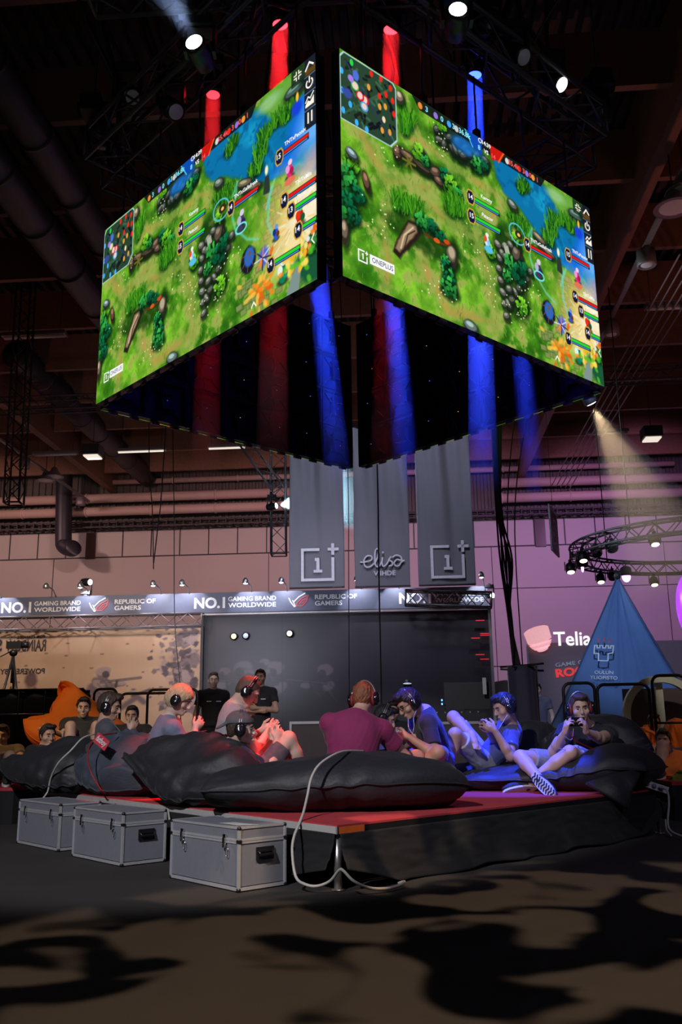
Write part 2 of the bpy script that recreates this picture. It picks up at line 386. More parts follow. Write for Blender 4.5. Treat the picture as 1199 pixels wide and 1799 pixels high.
def paint_game():
    p = Paint(GW, GH)
    n1, n2 = p.n1, p.n2
    X, Y = p.X, p.Y
    g = np.clip((n1-.5)*2.2+.5, 0, 1)[..., None]; gg = np.clip((n2-.5)*2+.5, 0, 1)[..., None]
    p.A[:] = (np.array((.20, .46, .08))*(1-g)+np.array((.50, .76, .18))*g)*(.82+.36*gg)
    path = (.62, .66, .32); PA = (.62, .50, .28)
    for P, w in [([(1.0, 3.0), (2.2, 4.4), (3.4, 4.0), (5.2, 4.6), (7.4, 4.9), (8.0, 6.2), (8.3, 8.4)], .8), ([(2.0, 9.2), (2.2, 7.6), (2.0, 6.4), (2.5, 5.0)], .55),
                 ([(3.2, 2.0), (4.6, 1.9), (6.3, 2.2), (8.6, 2.2), (9.4, 2.6)], .5), ([(4.0, 7.2), (4.6, 7.6), (5.4, 8.6), (8.0, 8.3)], .7), ([(3.2, .4), (3.9, 1.2), (4.4, 2.0)], .35),
                 ([(3.6, 4.1), (4.6, 3.7)], .8), ([(7.2, 4.6), (9.0, 2.9)], .45), ([(4.1, 6.6), (4.3, 7.6)], .6)]:
        m = np.zeros(X.shape)
        for (x0, y0), (x1, y1) in zip(P[:-1], P[1:]):
            L = (x1-x0)**2+(y1-y0)**2; t = np.clip(((X-x0)*(x1-x0)+(Y-y0)*(y1-y0))/L, 0, 1)
            m = np.maximum(m, 1-np.hypot(X-x0-t*(x1-x0), Y-y0-t*(y1-y0))/w)
        p.blend(np.clip(m*1.3+(n2-.6)*1.8, 0, .6), path); p.blend(np.clip(m*1.5+(n1-.95)*2.4, 0, .6), (.76, .56, .30))
    # grass texture
    for k in range(1500):
        x, y = p.rng.uniform(0, 16), p.rng.uniform(0, 9); d = p.rng.rand()
        p.line([(x, y), (x+p.rng.uniform(-.12, .12), y-.16)], .025, (.16, .40, .06) if d < .5 else (.58, .78, .22), .03, .5)
    # river
    river = [(8.6, .3), (10.3, .3), (12.6, .35), (13.6, 1.3), (14.2, 2.0), (14.9, 1.2), (15.4, 1.4), (16.1, 1.2), (16.1, 5.0), (15.2, 4.7), (14.3, 4.1), (13.2, 3.9), (12.2, 3.4), (11.2, 2.7), (10.2, 2.1), (9.4, 1.9), (8.9, 1.4)]
    p.poly(river, (.05, .30, .22), .35, .3, .8)
    p.poly(river, (.04, .45, .66), .2, .3)
    p.blend(p.mask_poly(river, .2, .3)*np.clip((n1-.5)*4, 0, 1), (.10, .66, .82)); p.blend(p.mask_poly(river, .3, .3)*np.clip((.47-n2)*5, 0, .8), (.04, .36, .58))
    p.poly([(14.4, 2.6), (15.2, 1.4), (16.1, 1.2), (16.1, 3.4), (14.7, 4.0), (13.4, 3.8)], (.10, .42, .95), .5, .3, .75)
    p.ell(15.9, 2.9, .9, .9, (.45, .72, .98), soft=1.0, a=.9); p.ell(15.9, 4.4, .7, .6, (.55, .55, .85), soft=1.0, wob=.6, a=.8)
    p.poly([(12.6, .25), (14.8, .1), (16, .4), (16, 1.3), (15.1, 1.2), (14.2, 1.5), (13.2, 1.1)], (.42, .66, .25), .3, .3, .9)
    p.ell(13.2, .5, .7, .3, (.62, .80, .58), soft=.8, wob=.5, a=.7)
    p.rock(14.9, .85, .75, .3, -.1, (.34, .46, .42)); p.rock(15.6, .6, .5, .3, .1, (.24, .36, .34))
    # paved ground lower right, lit by effects
    for k in range(130):
        x, y = p.rng.uniform(11.3, 16), p.rng.uniform(4.4, 9)
        if (x-11.3) + (y-4.4)*.15 < .6 or (x < 13 and y < 6.4): continue
        a = .15
        p.poly([(x-.22, y-.12), (x+.2, y-.16), (x+.24, y+.12), (x-.18, y+.16)], (.25, .33, .14), .05, 0, .6)
        p.poly([(x-.19, y-.09), (x+.17, y-.13), (x+.2, y+.09), (x-.15, y+.12)], (.55, .62, .36), .05, 0, .75)
    p.ell(14.9, 6.0, 1.7, 1.7, (.96, .80, .48), soft=1.1, wob=.5, a=.8); p.ell(15.4, 6.2, 1.1, 1.2, (1.0, .95, .84), soft=1.0, wob=.6, a=.9)
    p.ell(14.4, 7.4, 1.2, .8, (1.0, .90, .66), soft=1.2, wob=.6, a=.75)
    for k in range(60):
        t = p.rng.uniform(0, 6.28); r = p.rng.uniform(.4, 1.6); x, y = 14.8+r*math.cos(t), 6.2+r*math.sin(t)*.9
        p.line([(x, y), (x+.35*math.cos(t), y+.3*math.sin(t))], .05, [(1, .75, .25), (1, 1, .85), (.85, .72, .35)][k % 3], .05, .65)
    p.ell(15.7, 8.2, .9, .8, (.10, .34, .22), soft=.4, wob=.4); p.bush(15.8, 7.5, .35, 0); p.poly([(14.3, 9), (14.8, 8.0), (15.2, 8.1), (15.0, 9)], (.50, .58, .56), .06, .1)
    # reeds and rocks around the river
    p.reeds([(13.0, 1.9), (13.8, 1.7), (14.3, 1.8), (12.7, 2.5), (12.4, 3.1)], 30, .75, .42)
    p.reeds([(10.6, 1.3), (10.9, 1.1)], 20, .6, .3); p.reeds([(10.0, 3.2), (10.5, 3.3), (10.9, 3.5)], 34, .8, .4)
    p.rock(9.9, 2.3, .35, .22, .3, (.45, .50, .46)); p.rock(12.1, 3.6, .75, .16, .25, (.50, .46, .34)); p.rock(11.7, 3.2, .5, .2, .3, (.52, .48, .38))
    # rock pile under the score bar
    p.ell(6.7, 1.1, 1.7, .75, (.07, .12, .08), soft=.3, wob=.4, a=.9)
    for i in range(18): p.rock(5.2+i*.18+p.rng.uniform(-.1, .1), .8+.5*math.sin(i*.9)**2+p.rng.uniform(0, .3), .26, .17, p.rng.uniform(-1, 1), (.34, .36, .33))
    p.ell(7.0, .85, .9, .35, (.10, .45, .80), soft=.8, wob=.9, a=.85); p.bush(7.6, 1.35, .38, 0); p.bush(5.5, .6, .25, 1); p.bush(8.1, 1.2, .25, 2)
    # reeds right of the mini map
    p.reeds([(3.3, 1.3), (3.6, 1.5), (3.3, 1.9)], 28, .9, .28); p.rock(3.1, .5, .22, .3, .4, (.62, .56, .46))
    # log with bushes
    p.ell(4.3, 2.95, 1.7, .5, (.08, .17, .05), soft=.5, wob=.4, a=.8)
    for x, y, rx, ry, ro in [(2.9, 3.0, .26, .34, .3), (3.5, 2.9, .5, .22, .15), (4.3, 2.95, .6, .24, .1), (5.0, 2.9, .35, .26, -.2), (5.2, 3.2, .3, .22, 0), (6.2, 3.5, .32, .3, .3)]: p.rock(x, y, rx, ry, ro, (.44, .34, .28))
    p.bush(4.1, 2.4, .38, 1); p.bush(4.4, 2.6, .25, 0); p.bush(5.6, 2.75, .34, 2); p.bush(5.9, 3.0, .38, 1); p.bush(6.3, 3.2, .25, 0)
    for t in range(6): p.line([(3.5, 3.1), (3.5+.34*math.cos(t*1.05), 3.1+.3*math.sin(t*1.05))], .1, (.42, .42, .14))
    p.reeds([(6.0, 4.0), (6.3, 4.1), (5.9, 4.3)], 34, .85, .35)
    # left edge trees
    for x, y, r, t in [(.5, 4.5, .35, 1), (.3, 4.9, .35, 0), (.35, 5.4, .45, 0), (.75, 5.6, .35, 2), (.25, 6.1, .4, 2), (.2, 6.6, .4, 0), (.6, 6.5, .3, 2)]: p.bush(x, y, r, t)
    p.rock(.55, 4.1, .3, .2, .3, (.52, .60, .62)); p.rock(1.2, 4.9, .17, .42, -.3, (.50, .36, .28)); p.rock(.12, 7.3, .2, .5, 0, (.55, .48, .40))
    # crescent of rocks and trees, lower left
    p.reeds([(2.9, 5.3), (3.3, 5.2), (3.8, 5.2)], 34, .9, .36)
    p.ell(4.4, 6.0, 2.0, .7, (.07, .18, .05), soft=.4, wob=.5, a=.6)
    p.poly([(2.5, 7.2), (2.8, 6.4), (3.3, 5.6), (3.9, 5.5), (4.0, 5.9), (3.4, 6.7), (2.8, 7.4)], (.16, .12, .09), .1, .2)
    p.poly([(2.65, 7.0), (2.9, 6.4), (3.35, 5.7), (3.8, 5.65), (3.8, 5.9), (3.3, 6.5), (2.85, 7.1)], (.60, .50, .38), .1, .15)
    p.line([(2.9, 6.9), (3.1, 6.3), (3.6, 5.8)], .07, (.85, .76, .62)); p.line([(3.1, 6.8), (3.3, 6.2), (3.7, 5.9)], .05, (.22, .16, .12))
    p.bush(4.1, 5.35, .38, 0); p.bush(4.7, 5.3, .3, 2); p.bush(5.1, 5.55, .3, 2); p.line([(4.2, 5.8), (5.0, 5.9), (5.6, 5.8)], .1, (.40, .20, .08)); p.ell(4.9, 5.85, .18, .1, (.85, .35, .10)); p.ell(5.5, 5.7, .2, .1, (.8, .3, .1))
    p.rock(5.75, 6.2, .32, .48, .1, (.52, .46, .38)); p.ell(5.75, 6.05, .18, .25, (.72, .66, .55), soft=.4)
    for i in range(5): p.bush(5.35+.04*i, 6.5+.27*i, .25+.05*i, 2 if i % 2 else 0, 24)
    # central wedge of rocks
    p.ell(9.6, 5.6, 1.0, 2.2, (.06, .17, .05), rot=-.25, soft=.4, wob=.4, a=.75)
    W = [(8.7, 4.6), (9.0, 4.9), (9.2, 4.5), (9.6, 4.3), (10.1, 4.2), (10.2, 4.6), (8.75, 5.2), (8.7, 5.7), (8.75, 6.2), (8.85, 6.7), (8.95, 7.2), (9.0, 7.7), (9.2, 7.1), (9.45, 6.8), (9.7, 6.4), (10.0, 6.1), (10.3, 5.8), (10.6, 5.5), (10.85, 5.1), (9.3, 6.4), (9.2, 5.0)]
    for x, y in W: p.rock(x, y, .24, .2, p.rng.uniform(-.8, .8), (.46, .47, .42))
    p.poly([(9.1, 4.5), (9.4, 4.4), (9.5, 4.75), (9.2, 4.85)], (.68, .70, .62), .05); p.rock(9.95, 4.6, .3, .5, .3, (.44, .38, .32))
    p.bush(9.5, 5.2, .42, 0); p.bush(10.0, 5.5, .42, 2); p.bush(10.3, 5.1, .36, 2); p.bush(9.2, 5.8, .28, 0); p.bush(9.9, 3.9, .3, 1); p.bush(8.2, 5.1, .3, 1); p.bush(10.1, 6.9, .4, 1)
    for k in range(130):
        x, y = [(9.6, 7.3), (1.8, 6.1), (8.2, 6.6), (10.7, 6.0), (4.9, 7.9), (2.3, 2.9), (7.3, 5.4), (5.2, 1.4)][k % 8]
        x += p.rng.normal()*.45; y += p.rng.normal()*.4
        p.ell(x, y, .035, .03, (.92, .95, .72), soft=.8)
    p.rock(6.7, 8.85, .4, .25, .1, (.50, .58, .56))
    # stone columns with flames
    p.poly([(12.9, 4.3), (13.0, 3.6), (13.25, 3.6), (13.35, 4.4)], (.18, .22, .20), .06); p.ell(13.1, 3.35, .1, .2, (1, .95, .75), soft=.6)
    p.ell(14.9, 1.7, .3, .3, (.10, .25, .85), soft=.6); p.ell(14.95, 1.25, .08, .2, (1, .75, .2), soft=.5)
    # effects and little generic figures
    p.ring(10.1, 3.6, .55, .45, .07, (.35, .75, .85), .2); p.ell(10.2, 3.6, .25, .2, (.20, .18, .12)); p.ell(10.2, 3.6, .1, .08, (1, .75, .4))
    for P in [[(13.6, 4.0), (13.3, 4.6), (13.2, 5.6), (13.5, 6.2)], [(13.4, 4.2), (13.1, 5.0)], [(11.2, 5.0), (11.9, 5.7), (12.6, 6.0)], [(10.9, 3.4), (11.2, 2.9), (10.9, 4.3), (11.2, 5.2)]]: p.line(P, .1, (.45, .88, .80), .12, .75)
    def fig(x, y, cols, k=1.0):
        p.ell(x, y+.28*k, .22*k, .1*k, (.05, .12, .08), soft=.6, a=.7)
        p.ell(x, y+.08*k, .15*k, .25*k, cols[0]); p.ell(x-.1*k, y-.02*k, .1*k, .14*k, cols[1]); p.ell(x+.1*k, y+.1*k, .1*k, .12*k, cols[2]); p.ell(x+.02*k, y-.22*k, .1*k, .1*k, cols[3])
    fig(8.0, 4.65, [(.92, .90, .86), (.9, .3, .2), (.5, .8, .95), (.95, .95, .92)]); p.ell(8.1, 5.05, .28, .16, (.35, .75, .90), soft=.4, wob=.6)
    fig(11.5, 4.7, [(.25, .22, .40), (.7, .7, .8), (.15, .15, .3), (.85, .8, .9)], 1.4); p.ring(11.5, 5.05, .35, .2, .07, (.5, .9, .95))
    fig(14.5, 4.0, [(.85, .2, .45), (.95, .6, .85), (.7, .1, .3), (.95, .8, .9)], 1.2); p.ell(14.5, 4.5, .3, .16, (.9, .45, .35), soft=.3, wob=.5)
    fig(13.7, 6.2, [(.15, .35, .85), (.1, .2, .5), (.45, .2, .1), (.4, .6, .9)]); fig(15.1, 6.15, [(.80, .10, .10), (.9, .2, .1), (.1, .35, .2), (.3, .8, .5)], 1.3)
    fig(15.8, 6.9, [(.95, .55, .2), (.8, .8, .9), (.9, .4, .1), (.9, .9, .8)]); fig(14.1, 7.9, [(.05, .50, .35), (.9, .95, .9), (.1, .6, .4), (.85, .95, .95)], 1.5); fig(15.5, 7.5, [(.7, .2, .15), (.9, .9, .5), (.95, .6, .3), (.9, .9, .9)])
    p.ell(12.0, 6.6, .5, .55, (.10, .11, .14), soft=.2, wob=.3); p.ell(12.05, 6.5, .32, .4, (.12, .42, .82), soft=.3)
    for t in range(7): p.line([(12.05, 6.3), (12.05+.45*math.cos(t*.9), 6.6+.5*math.sin(t*.9))], .04, (.45, .32, .28))
    p.ell(12.9, 6.9, .3, .4, (.32, .42, .82), soft=.4, wob=.8)
    for k in range(9): p.line([(12.9, 6.9), (12.9+.5*math.cos(k*.8), 6.95+.45*math.sin(k*.8))], .06, [(.9, .5, .4), (.85, .85, .95), (.15, .15, .3)][k % 3])
    for k in range(70):
        t = p.rng.uniform(0, 6.28); r = abs(p.rng.normal())*.45; x, y = 12.7+r*math.cos(t)*1.1, 8.1+r*math.sin(t)
        p.ell(x, y, .18, .1, [(1, .55, .12), (1, .78, .3), (.92, .38, .08), (.55, .62, .25)][k % 4], rot=t, soft=.6, a=.8)
    for k in range(34):
        x, y = 15.0+p.rng.normal()*.4, 7.9+p.rng.normal()*.3
        p.ell(x, y, .16, .1, [(1, .72, .15), (.35, .75, .15), (1, .9, .4)][k % 3], rot=k, soft=.6, a=.8)
    # health bars
    def hb(x0, x1, y, c): 
        p.poly([(x0, y-.13), (x1, y-.13), (x1, y+.15), (x0, y+.15)], (.08, .10, .14), .03); p.poly([(x0+.03, y-.1), (x1-.03, y-.1), (x1-.03, y+.03), (x0+.03, y+.03)], c, .03)
        p.poly([(x0+.03, y+.06), (x1-.08, y+.06), (x1-.08, y+.11), (x0+.03, y+.11)], (.30, .62, .95), .03)
    GR, RD = (.18, .85, .20), (.90, .12, .10)
    for x0, x1, y, c in [(7.3, 8.95, 3.1, GR), (7.3, 8.95, 3.95, GR), (11.0, 12.6, 3.85, RD), (14.1, 15.6, 3.2, RD), (14.4, 16, 5.15, RD), (14.8, 16, 5.75, GR), (15.2, 16, 6.7, GR), (13.6, 15.1, 7.4, GR)]:
        hb(x0, x1, y, c)
        x = x0-.22
        p.poly([(x-.14, y-.34), (x+.14, y-.34), (x+.25, y-.15), (x+.25, y+.15), (x+.14, y+.34), (x-.14, y+.34), (x-.25, y+.15), (x-.25, y-.15)], (.86, .66, .25), .03)
        p.poly([(x-.11, y-.28), (x+.11, y-.28), (x+.2, y-.12), (x+.2, y+.12), (x+.11, y+.28), (x-.11, y+.28), (x-.2, y+.12), (x-.2, y-.12)], (.06, .10, .22), .03)
    # mini map
    rr = [(.0, .28), (.18, .04), (2.75, .04), (2.9, .2), (2.9, 2.5), (2.55, 2.9), (.0, 2.9)]
    p.poly(rr, (.70, .84, .86), .03); mm = p.mask_poly([(x+(.05 if x < 1 else -.05), y+(.05 if y < 1 else -.05)) for x, y in rr], .03)
    old = p.A.copy(); p.A[:] = (.16, .27, .19)
    for k in range(60):
        x, y = p.rng.uniform(.2, 2.7), p.rng.uniform(.3, 2.6)
        p.line([(x, y), (x+p.rng.uniform(-.3, .3), y+p.rng.uniform(-.3, .3))], .12, [(.07, .09, .12), (.10, .13, .12), (.24, .40, .28)][k % 3], .03)
    p.line([(.2, 2.6), (2.7, .3)], .1, (.22, .36, .26)); p.line([(.3, .4), (2.6, 2.6)], .09, (.18, .24, .34))
    for x, y, c in [(2.6, .35, 'r'), (2.1, .2, 'r'), (1.6, .25, 'r'), (2.35, .75, 'r'), (2.7, .85, 'r'), (2.0, 1.0, 'r'), (2.75, 1.4, 'r'), (.15, 2.5, 'b'), (.5, 2.1, 'b'), (.1, 1.7, 'b'), (.8, 2.7, 'b'), (1.3, 2.75, 'b'), (.1, .9, 'b'), (.6, .3, 'g'), (2.1, 2.4, 'o'), (2.5, 2.3, 'o'), (2.0, 1.45, 'o'), (2.3, 1.3, 'o'), (1.45, .9, 'o'), (2.2, 1.9, 'w')]:
        p.ell(x, y, .09, .14, dict(r=(.95, .15, .10), b=(.25, .70, .98), g=(.15, .85, .3), o=(.9, .62, .25), w=(.95, .85, .7))[c], soft=.3)
    for x, y, c in [(.75, 1.2, (.2, .75, .25)), (1.25, 1.55, (.85, .12, .12)), (1.2, 1.85, (.3, .65, .9)), (1.0, 1.5, (.85, .1, .15))]:
        p.ell(x, y, .2, .2, c, soft=.12); p.ell(x, y, .13, .14, (.95, .82, .78), soft=.3, wob=.8)
    p.ell(.35, 1.7, .25, .2, (.22, .30, .62), soft=.4, wob=.8); p.ell(.55, 1.0, .15, .15, (.65, .5, .9), soft=.3); p.ell(.8, .75, .15, .2, (.3, .45, .85), soft=.3, wob=.5)
    p.A[:] = old*(1-mm[..., None])+p.A*mm[..., None]
    # score bar
    p.poly([(3.6, -.2), (12.6, -.2), (12.1, .5), (4.2, .5)], (.05, .07, .09), .03, 0, .88)
    p.poly([(6.95, -.1), (8.0, -.1), (8.0, .75), (7.3, .6)], (.05, .30, .70), .05); p.line([(6.9, -.05), (7.4, .65)], .06, (.35, .8, 1))
    p.poly([(8.5, -.1), (9.6, -.1), (9.1, .55), (8.6, .7)], (.80, .10, .06), .05); p.line([(9.5, .0), (9.1, .6)], .09, (1, .35, .1))
    for x, c in [(4.25, (.95, .55, .2)), (5.15, (.60, .45, .85)), (5.95, (.25, .65, .95)), (6.55-.3+.15, (.8, .8, .8)), (9.7, (.85, .85, .85)), (10.55, (.95, .15, .12)), (11.1, (.60, .45, .85)), (11.55, (.95, .6, .2))]: p.ell(x, .28, .13, .15, c, soft=.25)
    # right button column
    p.poly([(14.6, -.1), (15.35, -.1), (15.35, .75), (14.6, .75)], (.08, .16, .10), .03, 0, .8)
    p.poly([(15.36, -.1), (16, -.1), (16, 2.95), (15.36, 2.95)], (.09, .12, .17), .03); p.poly([(15.4, .45), (16, .45), (16, .7), (15.4, .7)], (.38, .26, .08), .1)
    for y in (.75, 1.45, 2.15): p.line([(15.38, y), (16, y)], .03, (.45, .6, .7))
    return p.A
def srgb2lin(a):
    a = np.clip(a, 0, 1); return np.where(a <= .04045, a/12.92, ((a+.055)/1.055)**2.4)
# ------------------------------------------------------------------ the hall itself
M['carpet'] = mat('floor_carpet', (.027, .023, .021), .92, var=.25, scale=3, bump=.3, bscale=260)
M['wall'] = mat('wall_plaster', (.50, .44, .43), .8, var=.06, scale=.6, bump=.05)
M['wall_dark'] = mat('wall_upper_sheet', (.105, .088, .082), .7, var=.25, scale=.8)
M['roof_deck'] = mat('roof_sheet', (.080, .060, .058), .6, .2, var=.3, scale=.5)
M['glulam'] = mat('glulam_timber', (.26, .125, .075), .6, var=.3, scale=2.0, stretch=(6, .3, 6))
M['dark_trim'] = mat('dark_trim', (.035, .03, .032), .6)
m = MB(); m.add([(-24, -7, 0), (20, -7, 0), (20, 36, 0), (-24, 36, 0)], [(0, 1, 2, 3)]); m.box((-2, 14.5, -.06), (44, 43, .1))
struct(m.build('floor', M['carpet'], origin=(0, 0, 0)))
m = MB(HM); m.box((-2, 32.2, 4.05), (44, .4, 8.1))
struct(m.build('wall_back', M['wall']))
m = MB(HM)                                     # profiled sheet above the panels
n = 170
pts = []
for i in range(n):
    x = -23+i*.25; pts += [(x, 32.1, 0), (x+.09, 32.1, 0), (x+.12, 32.04, 0), (x+.22, 32.04, 0)]
v = [(p[0], p[1], z) for z in (8.1, 12.2) for p in pts]; k = len(pts)
m.add(v, [(i, i+1, k+i+1, k+i) for i in range(k-1)]); m.box((-2, 32.3, 10.2), (44, .3, 4.1))
struct(m.build('wall_upper', M['wall_dark']))
m = MB(HM)                                     # panel joints of the band under the cable tray
for i in range(40):
    x = -22.2+i*1.07; m.box((x, 31.985, 7.62), (.035, .03, .98))
m.box((-2, 31.985, 7.11), (44, .03, .04)); m.box((-2, 31.99, 5.6), (44, .02, .02)); m.box((-2, 31.99, 2.9), (44, .02, .02))
for x in (-13.0, -5.0, 3.0, 9.0): m.box((x, 31.99, 3.6), (.02, .02, 7.0))
struct(m.build('trim_1', M['dark_trim']))
for i, x in enumerate((-11.62, 4.75)):
    m = MB(HM); m.box((x, 31.97, 7.55), (.36, .08, .98)); struct(m.build('window_%d' % (i+1), mat('slot_window', (.06, .035, .03), .3)))
m = MB(HM)                                     # corrugated roof sheet
pts = []
for i in range(176):
    x = -24+i*.25; pts += [(x, 11.25), (x+.1, 11.25), (x+.13, 11.13), (x+.22, 11.13)]
k = len(pts); v = [(p[0], y, p[1]) for y in (-7, 33) for p in pts]
m.add(v, [(i, i+1, k+i+1, k+i) for i in range(k-1)]); m.box((-2, 13, 11.45), (44, 40, .3))
struct(m.build('ceiling', M['roof_deck']))
for i, x in enumerate((-10.95, 4.05, -25.0+6)):
    m = MB(HM); m.box((x+.11, 12.6, 10.3), (.24, 38.6, 1.55)); o = m.build('roof_beam', M['glulam'])
    if i < 2: struct(o); o.name = 'trim_%d' % (i+2)
    else: struct(o); o.name = 'trim_%d' % (i+2)
for k in range(12):                            # timber purlins between the main beams
    y = 4.6+2.35*k
    for j, (x0, x1) in enumerate(((-19, -10.96), (-10.7, 4.04), (4.3, 16))):
        m = MB(HM); m.box(((x0+x1)/2, y, 10.35), (x1-x0, .12, .95)); struct(m.build('trim_%d' % (5+k*3+j), M['glulam']))
# ------------------------------------------------------------------ services under the roof and along the rear wall
def H3(x, y, z): return HM @ Vector((x, y, z))
M['duct'] = mat('duct_dark', (.060, .050, .055), .5, .4)
M['pipe_pink'] = mat('wall_pipe', (.58, .40, .36), .55)
M['elbow'] = mat('elbow_duct', (.045, .042, .06), .45, .4)
M['lens_on'] = mat('lamp_glow', (1, .92, .85), emit=6.0)
M['tube_on'] = mat('tube_glow', (1, .85, .72), emit=.9)
M['galv'] = mat('galvanised_rail', (.30, .26, .26), .5, .5)
for i, (x, z, r, y0, y1) in enumerate([(-5.95, 9.1, .30, 4, 17.6), (-5.15, 9.25, .26, 3.5, 17.0), (-9.4, 9.9, .34, 20, 31.2)]):
    m = MB(HM); m.cyl((x, y0, z), (x, y1, z), r, n=20)
    for k in range(int((y1-y0)/1.5)): m.cyl((x, y0+k*1.5, z), (x, y0+k*1.5+.05, z), r+.02, n=20)
    tag(m.build('air_duct', M['duct']), ['dark round air duct, lower of the two upper left of the screens', 'dark round air duct just right of its twin, upper left', 'dark round air duct near the rear wall at left'][i], 'duct', 'dark ducts under the roof')
for i, (x0, x1, z, r) in enumerate([(-10.9, 9.5, 9.82, .10), (-16.5, -3.2, 9.22, .17), (-16.5, -3.2, 8.72, .17), (3.4, 10.5, 9.3, .17), (3.4, 10.5, 8.75, .17)]):
    m = MB(HM); m.cyl((x0, 31.5, z), (x1, 31.5, z), r, n=16)
    for k in range(int((x1-x0)/2.4)): m.cyl((x0+k*2.4, 31.5, z), (x0+k*2.4+.05, 31.5, z), r+.03, n=16)
    if i == 0: m.tube([(x0, 31.5, z), (x0-.12, 31.5, z+.05), (x0-.15, 31.5, z+.35)], .10, 12)
    tag(m.build('wall_pipe', M['pipe_pink']), ['thin pinkish pipe, topmost along the rear wall', 'thick pinkish pipe in the middle of the three at left', 'thick pinkish pipe, lowest of the three at left', 'thick pinkish pipe at right, upper one', 'thick pinkish pipe at right, lower one'][i], 'pipe', 'pipes along the rear wall')
m = MB(HM)                                     # cable tray
for z in (8.12, 8.32): m.box((-2, 31.4, z), (36, .06, .05)); m.box((-2, 31.75, z), (36, .06, .05))
for k in range(115): m.box((-19.8+k*.31, 31.58, 8.2), (.03, .38, .22))
tag(m.build('cable_tray', M['dark_trim']), 'dark ladder cable tray running along the rear wall', 'cable tray')
m = MB(HM)                                     # big elbow on the wall
a = ath(118, 868, 31.2); b = ath(118, 945, 31.2); c = ath(126, 968, 31.2)
m.tube(smooth_path([(a.x, 30.85, 11.08), (a.x, 30.85, a.z+.6), (b.x, 30.85, b.z), (b.x+.08, 30.8, c.z+.12), (b.x+.38, 30.7, c.z-.02), (b.x+.5, 30.6, c.z)], 6), .29, 20)
tag(m.build('elbow_duct', M['elbow']), 'dark vertical duct with a bent lower end on the rear wall', 'duct')
m = MB(HM); m.box(tuple(ath(168, 955, 31.9)), (.05, .05, .9)); 
# linear light fixtures
def linear_light(px0, px1, py, Y, lab, lit=True):
    a, b = ath(px0, py, Y), ath(px1, py, Y); c = (a+b)/2; L = abs(b.x-a.x)
    t = thing('linear_light', lab, 'ceiling light', mtx=HM @ Matrix.Translation(c), group='long strip lights under the roof')
    m = MB(HM); m.box((c.x, Y, c.z+.05), (L, .22, .08)); m.box((c.x, Y, c.z+.1), (L*.96, .12, .04)); m.build('housing', M['galv'], t)
    m = MB(HM); m.cyl((a.x+.04, Y, c.z), (a.x+L*.97, Y, c.z), .035, n=10); m.build('tube', M['tube_on'] if lit else M['white_plastic'], t)
    for s in (-.4, .4): m = MB(HM); m.cyl((c.x+s*L, Y, c.z+.1), (c.x+s*L, Y, 11.2), .008, n=6); m.build('hanger', M['cable_black'], t)
linear_light(5, 116, 592, 17.25, 'long strip light left of the left screen, largest one', False)
linear_light(58, 136, 799, 25.3, 'long strip light at far left below the screen level', False)
linear_light(206, 292, 793, 25.3, 'long strip light under the left screen corner')
linear_light(365, 432, 787, 25.3, 'long strip light right of the one under the left screen')
linear_light(1134, 1240, 541, 17.25, 'long strip light at the right edge beside the right screen', False)
linear_light(1030, 1105, 761, 25.3, 'long strip light behind the warm flood beam at right', False)
for k, (px, py) in enumerate(((163, 803), (1146, 772))):
    c = ath(px, py, 24.5)
    t = thing('square_light', ['small square light box hanging at left', 'small square light box hanging at right'][k], 'ceiling light', mtx=HM @ Matrix.Translation(c))
    m = MB(HM); m.box((c.x, c.y, c.z+.18), (.5, .5, .3)); m.build('housing', M['dark_trim'], t)
    m = MB(HM); m.box((c.x, c.y, c.z), (.42, .42, .04)); m.build('diffuser', M['tube_on'], t)
    m = MB(HM); m.cyl((c.x, c.y, c.z+.3), (c.x, c.y, 11.2), .01, n=6); m.build('hanger', M['cable_black'], t)
# light tracks with barrel lamps
def track(x, z, y0, y1, lab, spots):
    t = thing('light_track', lab, 'light track', mtx=HM @ Matrix.Translation((x, y0, z)))
    m = MB(HM); m.box((x, (y0+y1)/2, z), (.09, y1-y0, .06)); m.build('rail', M['galv'], t)
    for y in spots:
        m = MB(HM); m.lathe([(.05, .02), (.16, 0), (.17, -.28), (.15, -.30), (.12, -.27)], Matrix.Translation((x, y, z-.06)), 18); o = m.build('barrel_lamp', M['galv'], t)
        m = MB(HM); m.ell((x, y, z-.33), (.11, .11, .03)); m.build('bulb', M['white_plastic'], t)
track(-11.5, 9.05, 17, 31.2, 'galvanised light track with barrel lamps at far left', [25.6, 30.4])
track(4.35, 9.05, 8, 21.5, 'galvanised light track with barrel lamps beside the right roof beam', [14.8, 17.7])
for i, (px, py) in enumerate(((1185, 366), (1205, 338), (80, 845), (95, 838))):
    c = ath(px, py, 12.8 if i < 2 else 27.5)
    t = thing('high_bay_lamp', ['bell shaped hall lamp at right edge, lower one', 'bell shaped hall lamp at right edge, upper one', 'bell shaped hall lamp at far left, left one', 'bell shaped hall lamp at far left, right one'][i], 'hall lamp', mtx=HM @ Matrix.Translation(c))
    m = MB(HM); m.lathe([(.06, .32), (.10, .28), (.12, .2), (.30, .02), (.31, 0), (.28, .01)], Matrix.Translation(c), 24); m.build('reflector', M['galv'], t)
    m = MB(HM); m.ell(c+Vector((0, 0, .02)), (.24, .24, .03)); m.build('lens', M['white_plastic'], t)
    m = MB(HM); m.cyl(c+Vector((0, 0, .3)), (c.x, c.y, 11.2), .012, n=6); m.build('hanger', M['cable_black'], t)
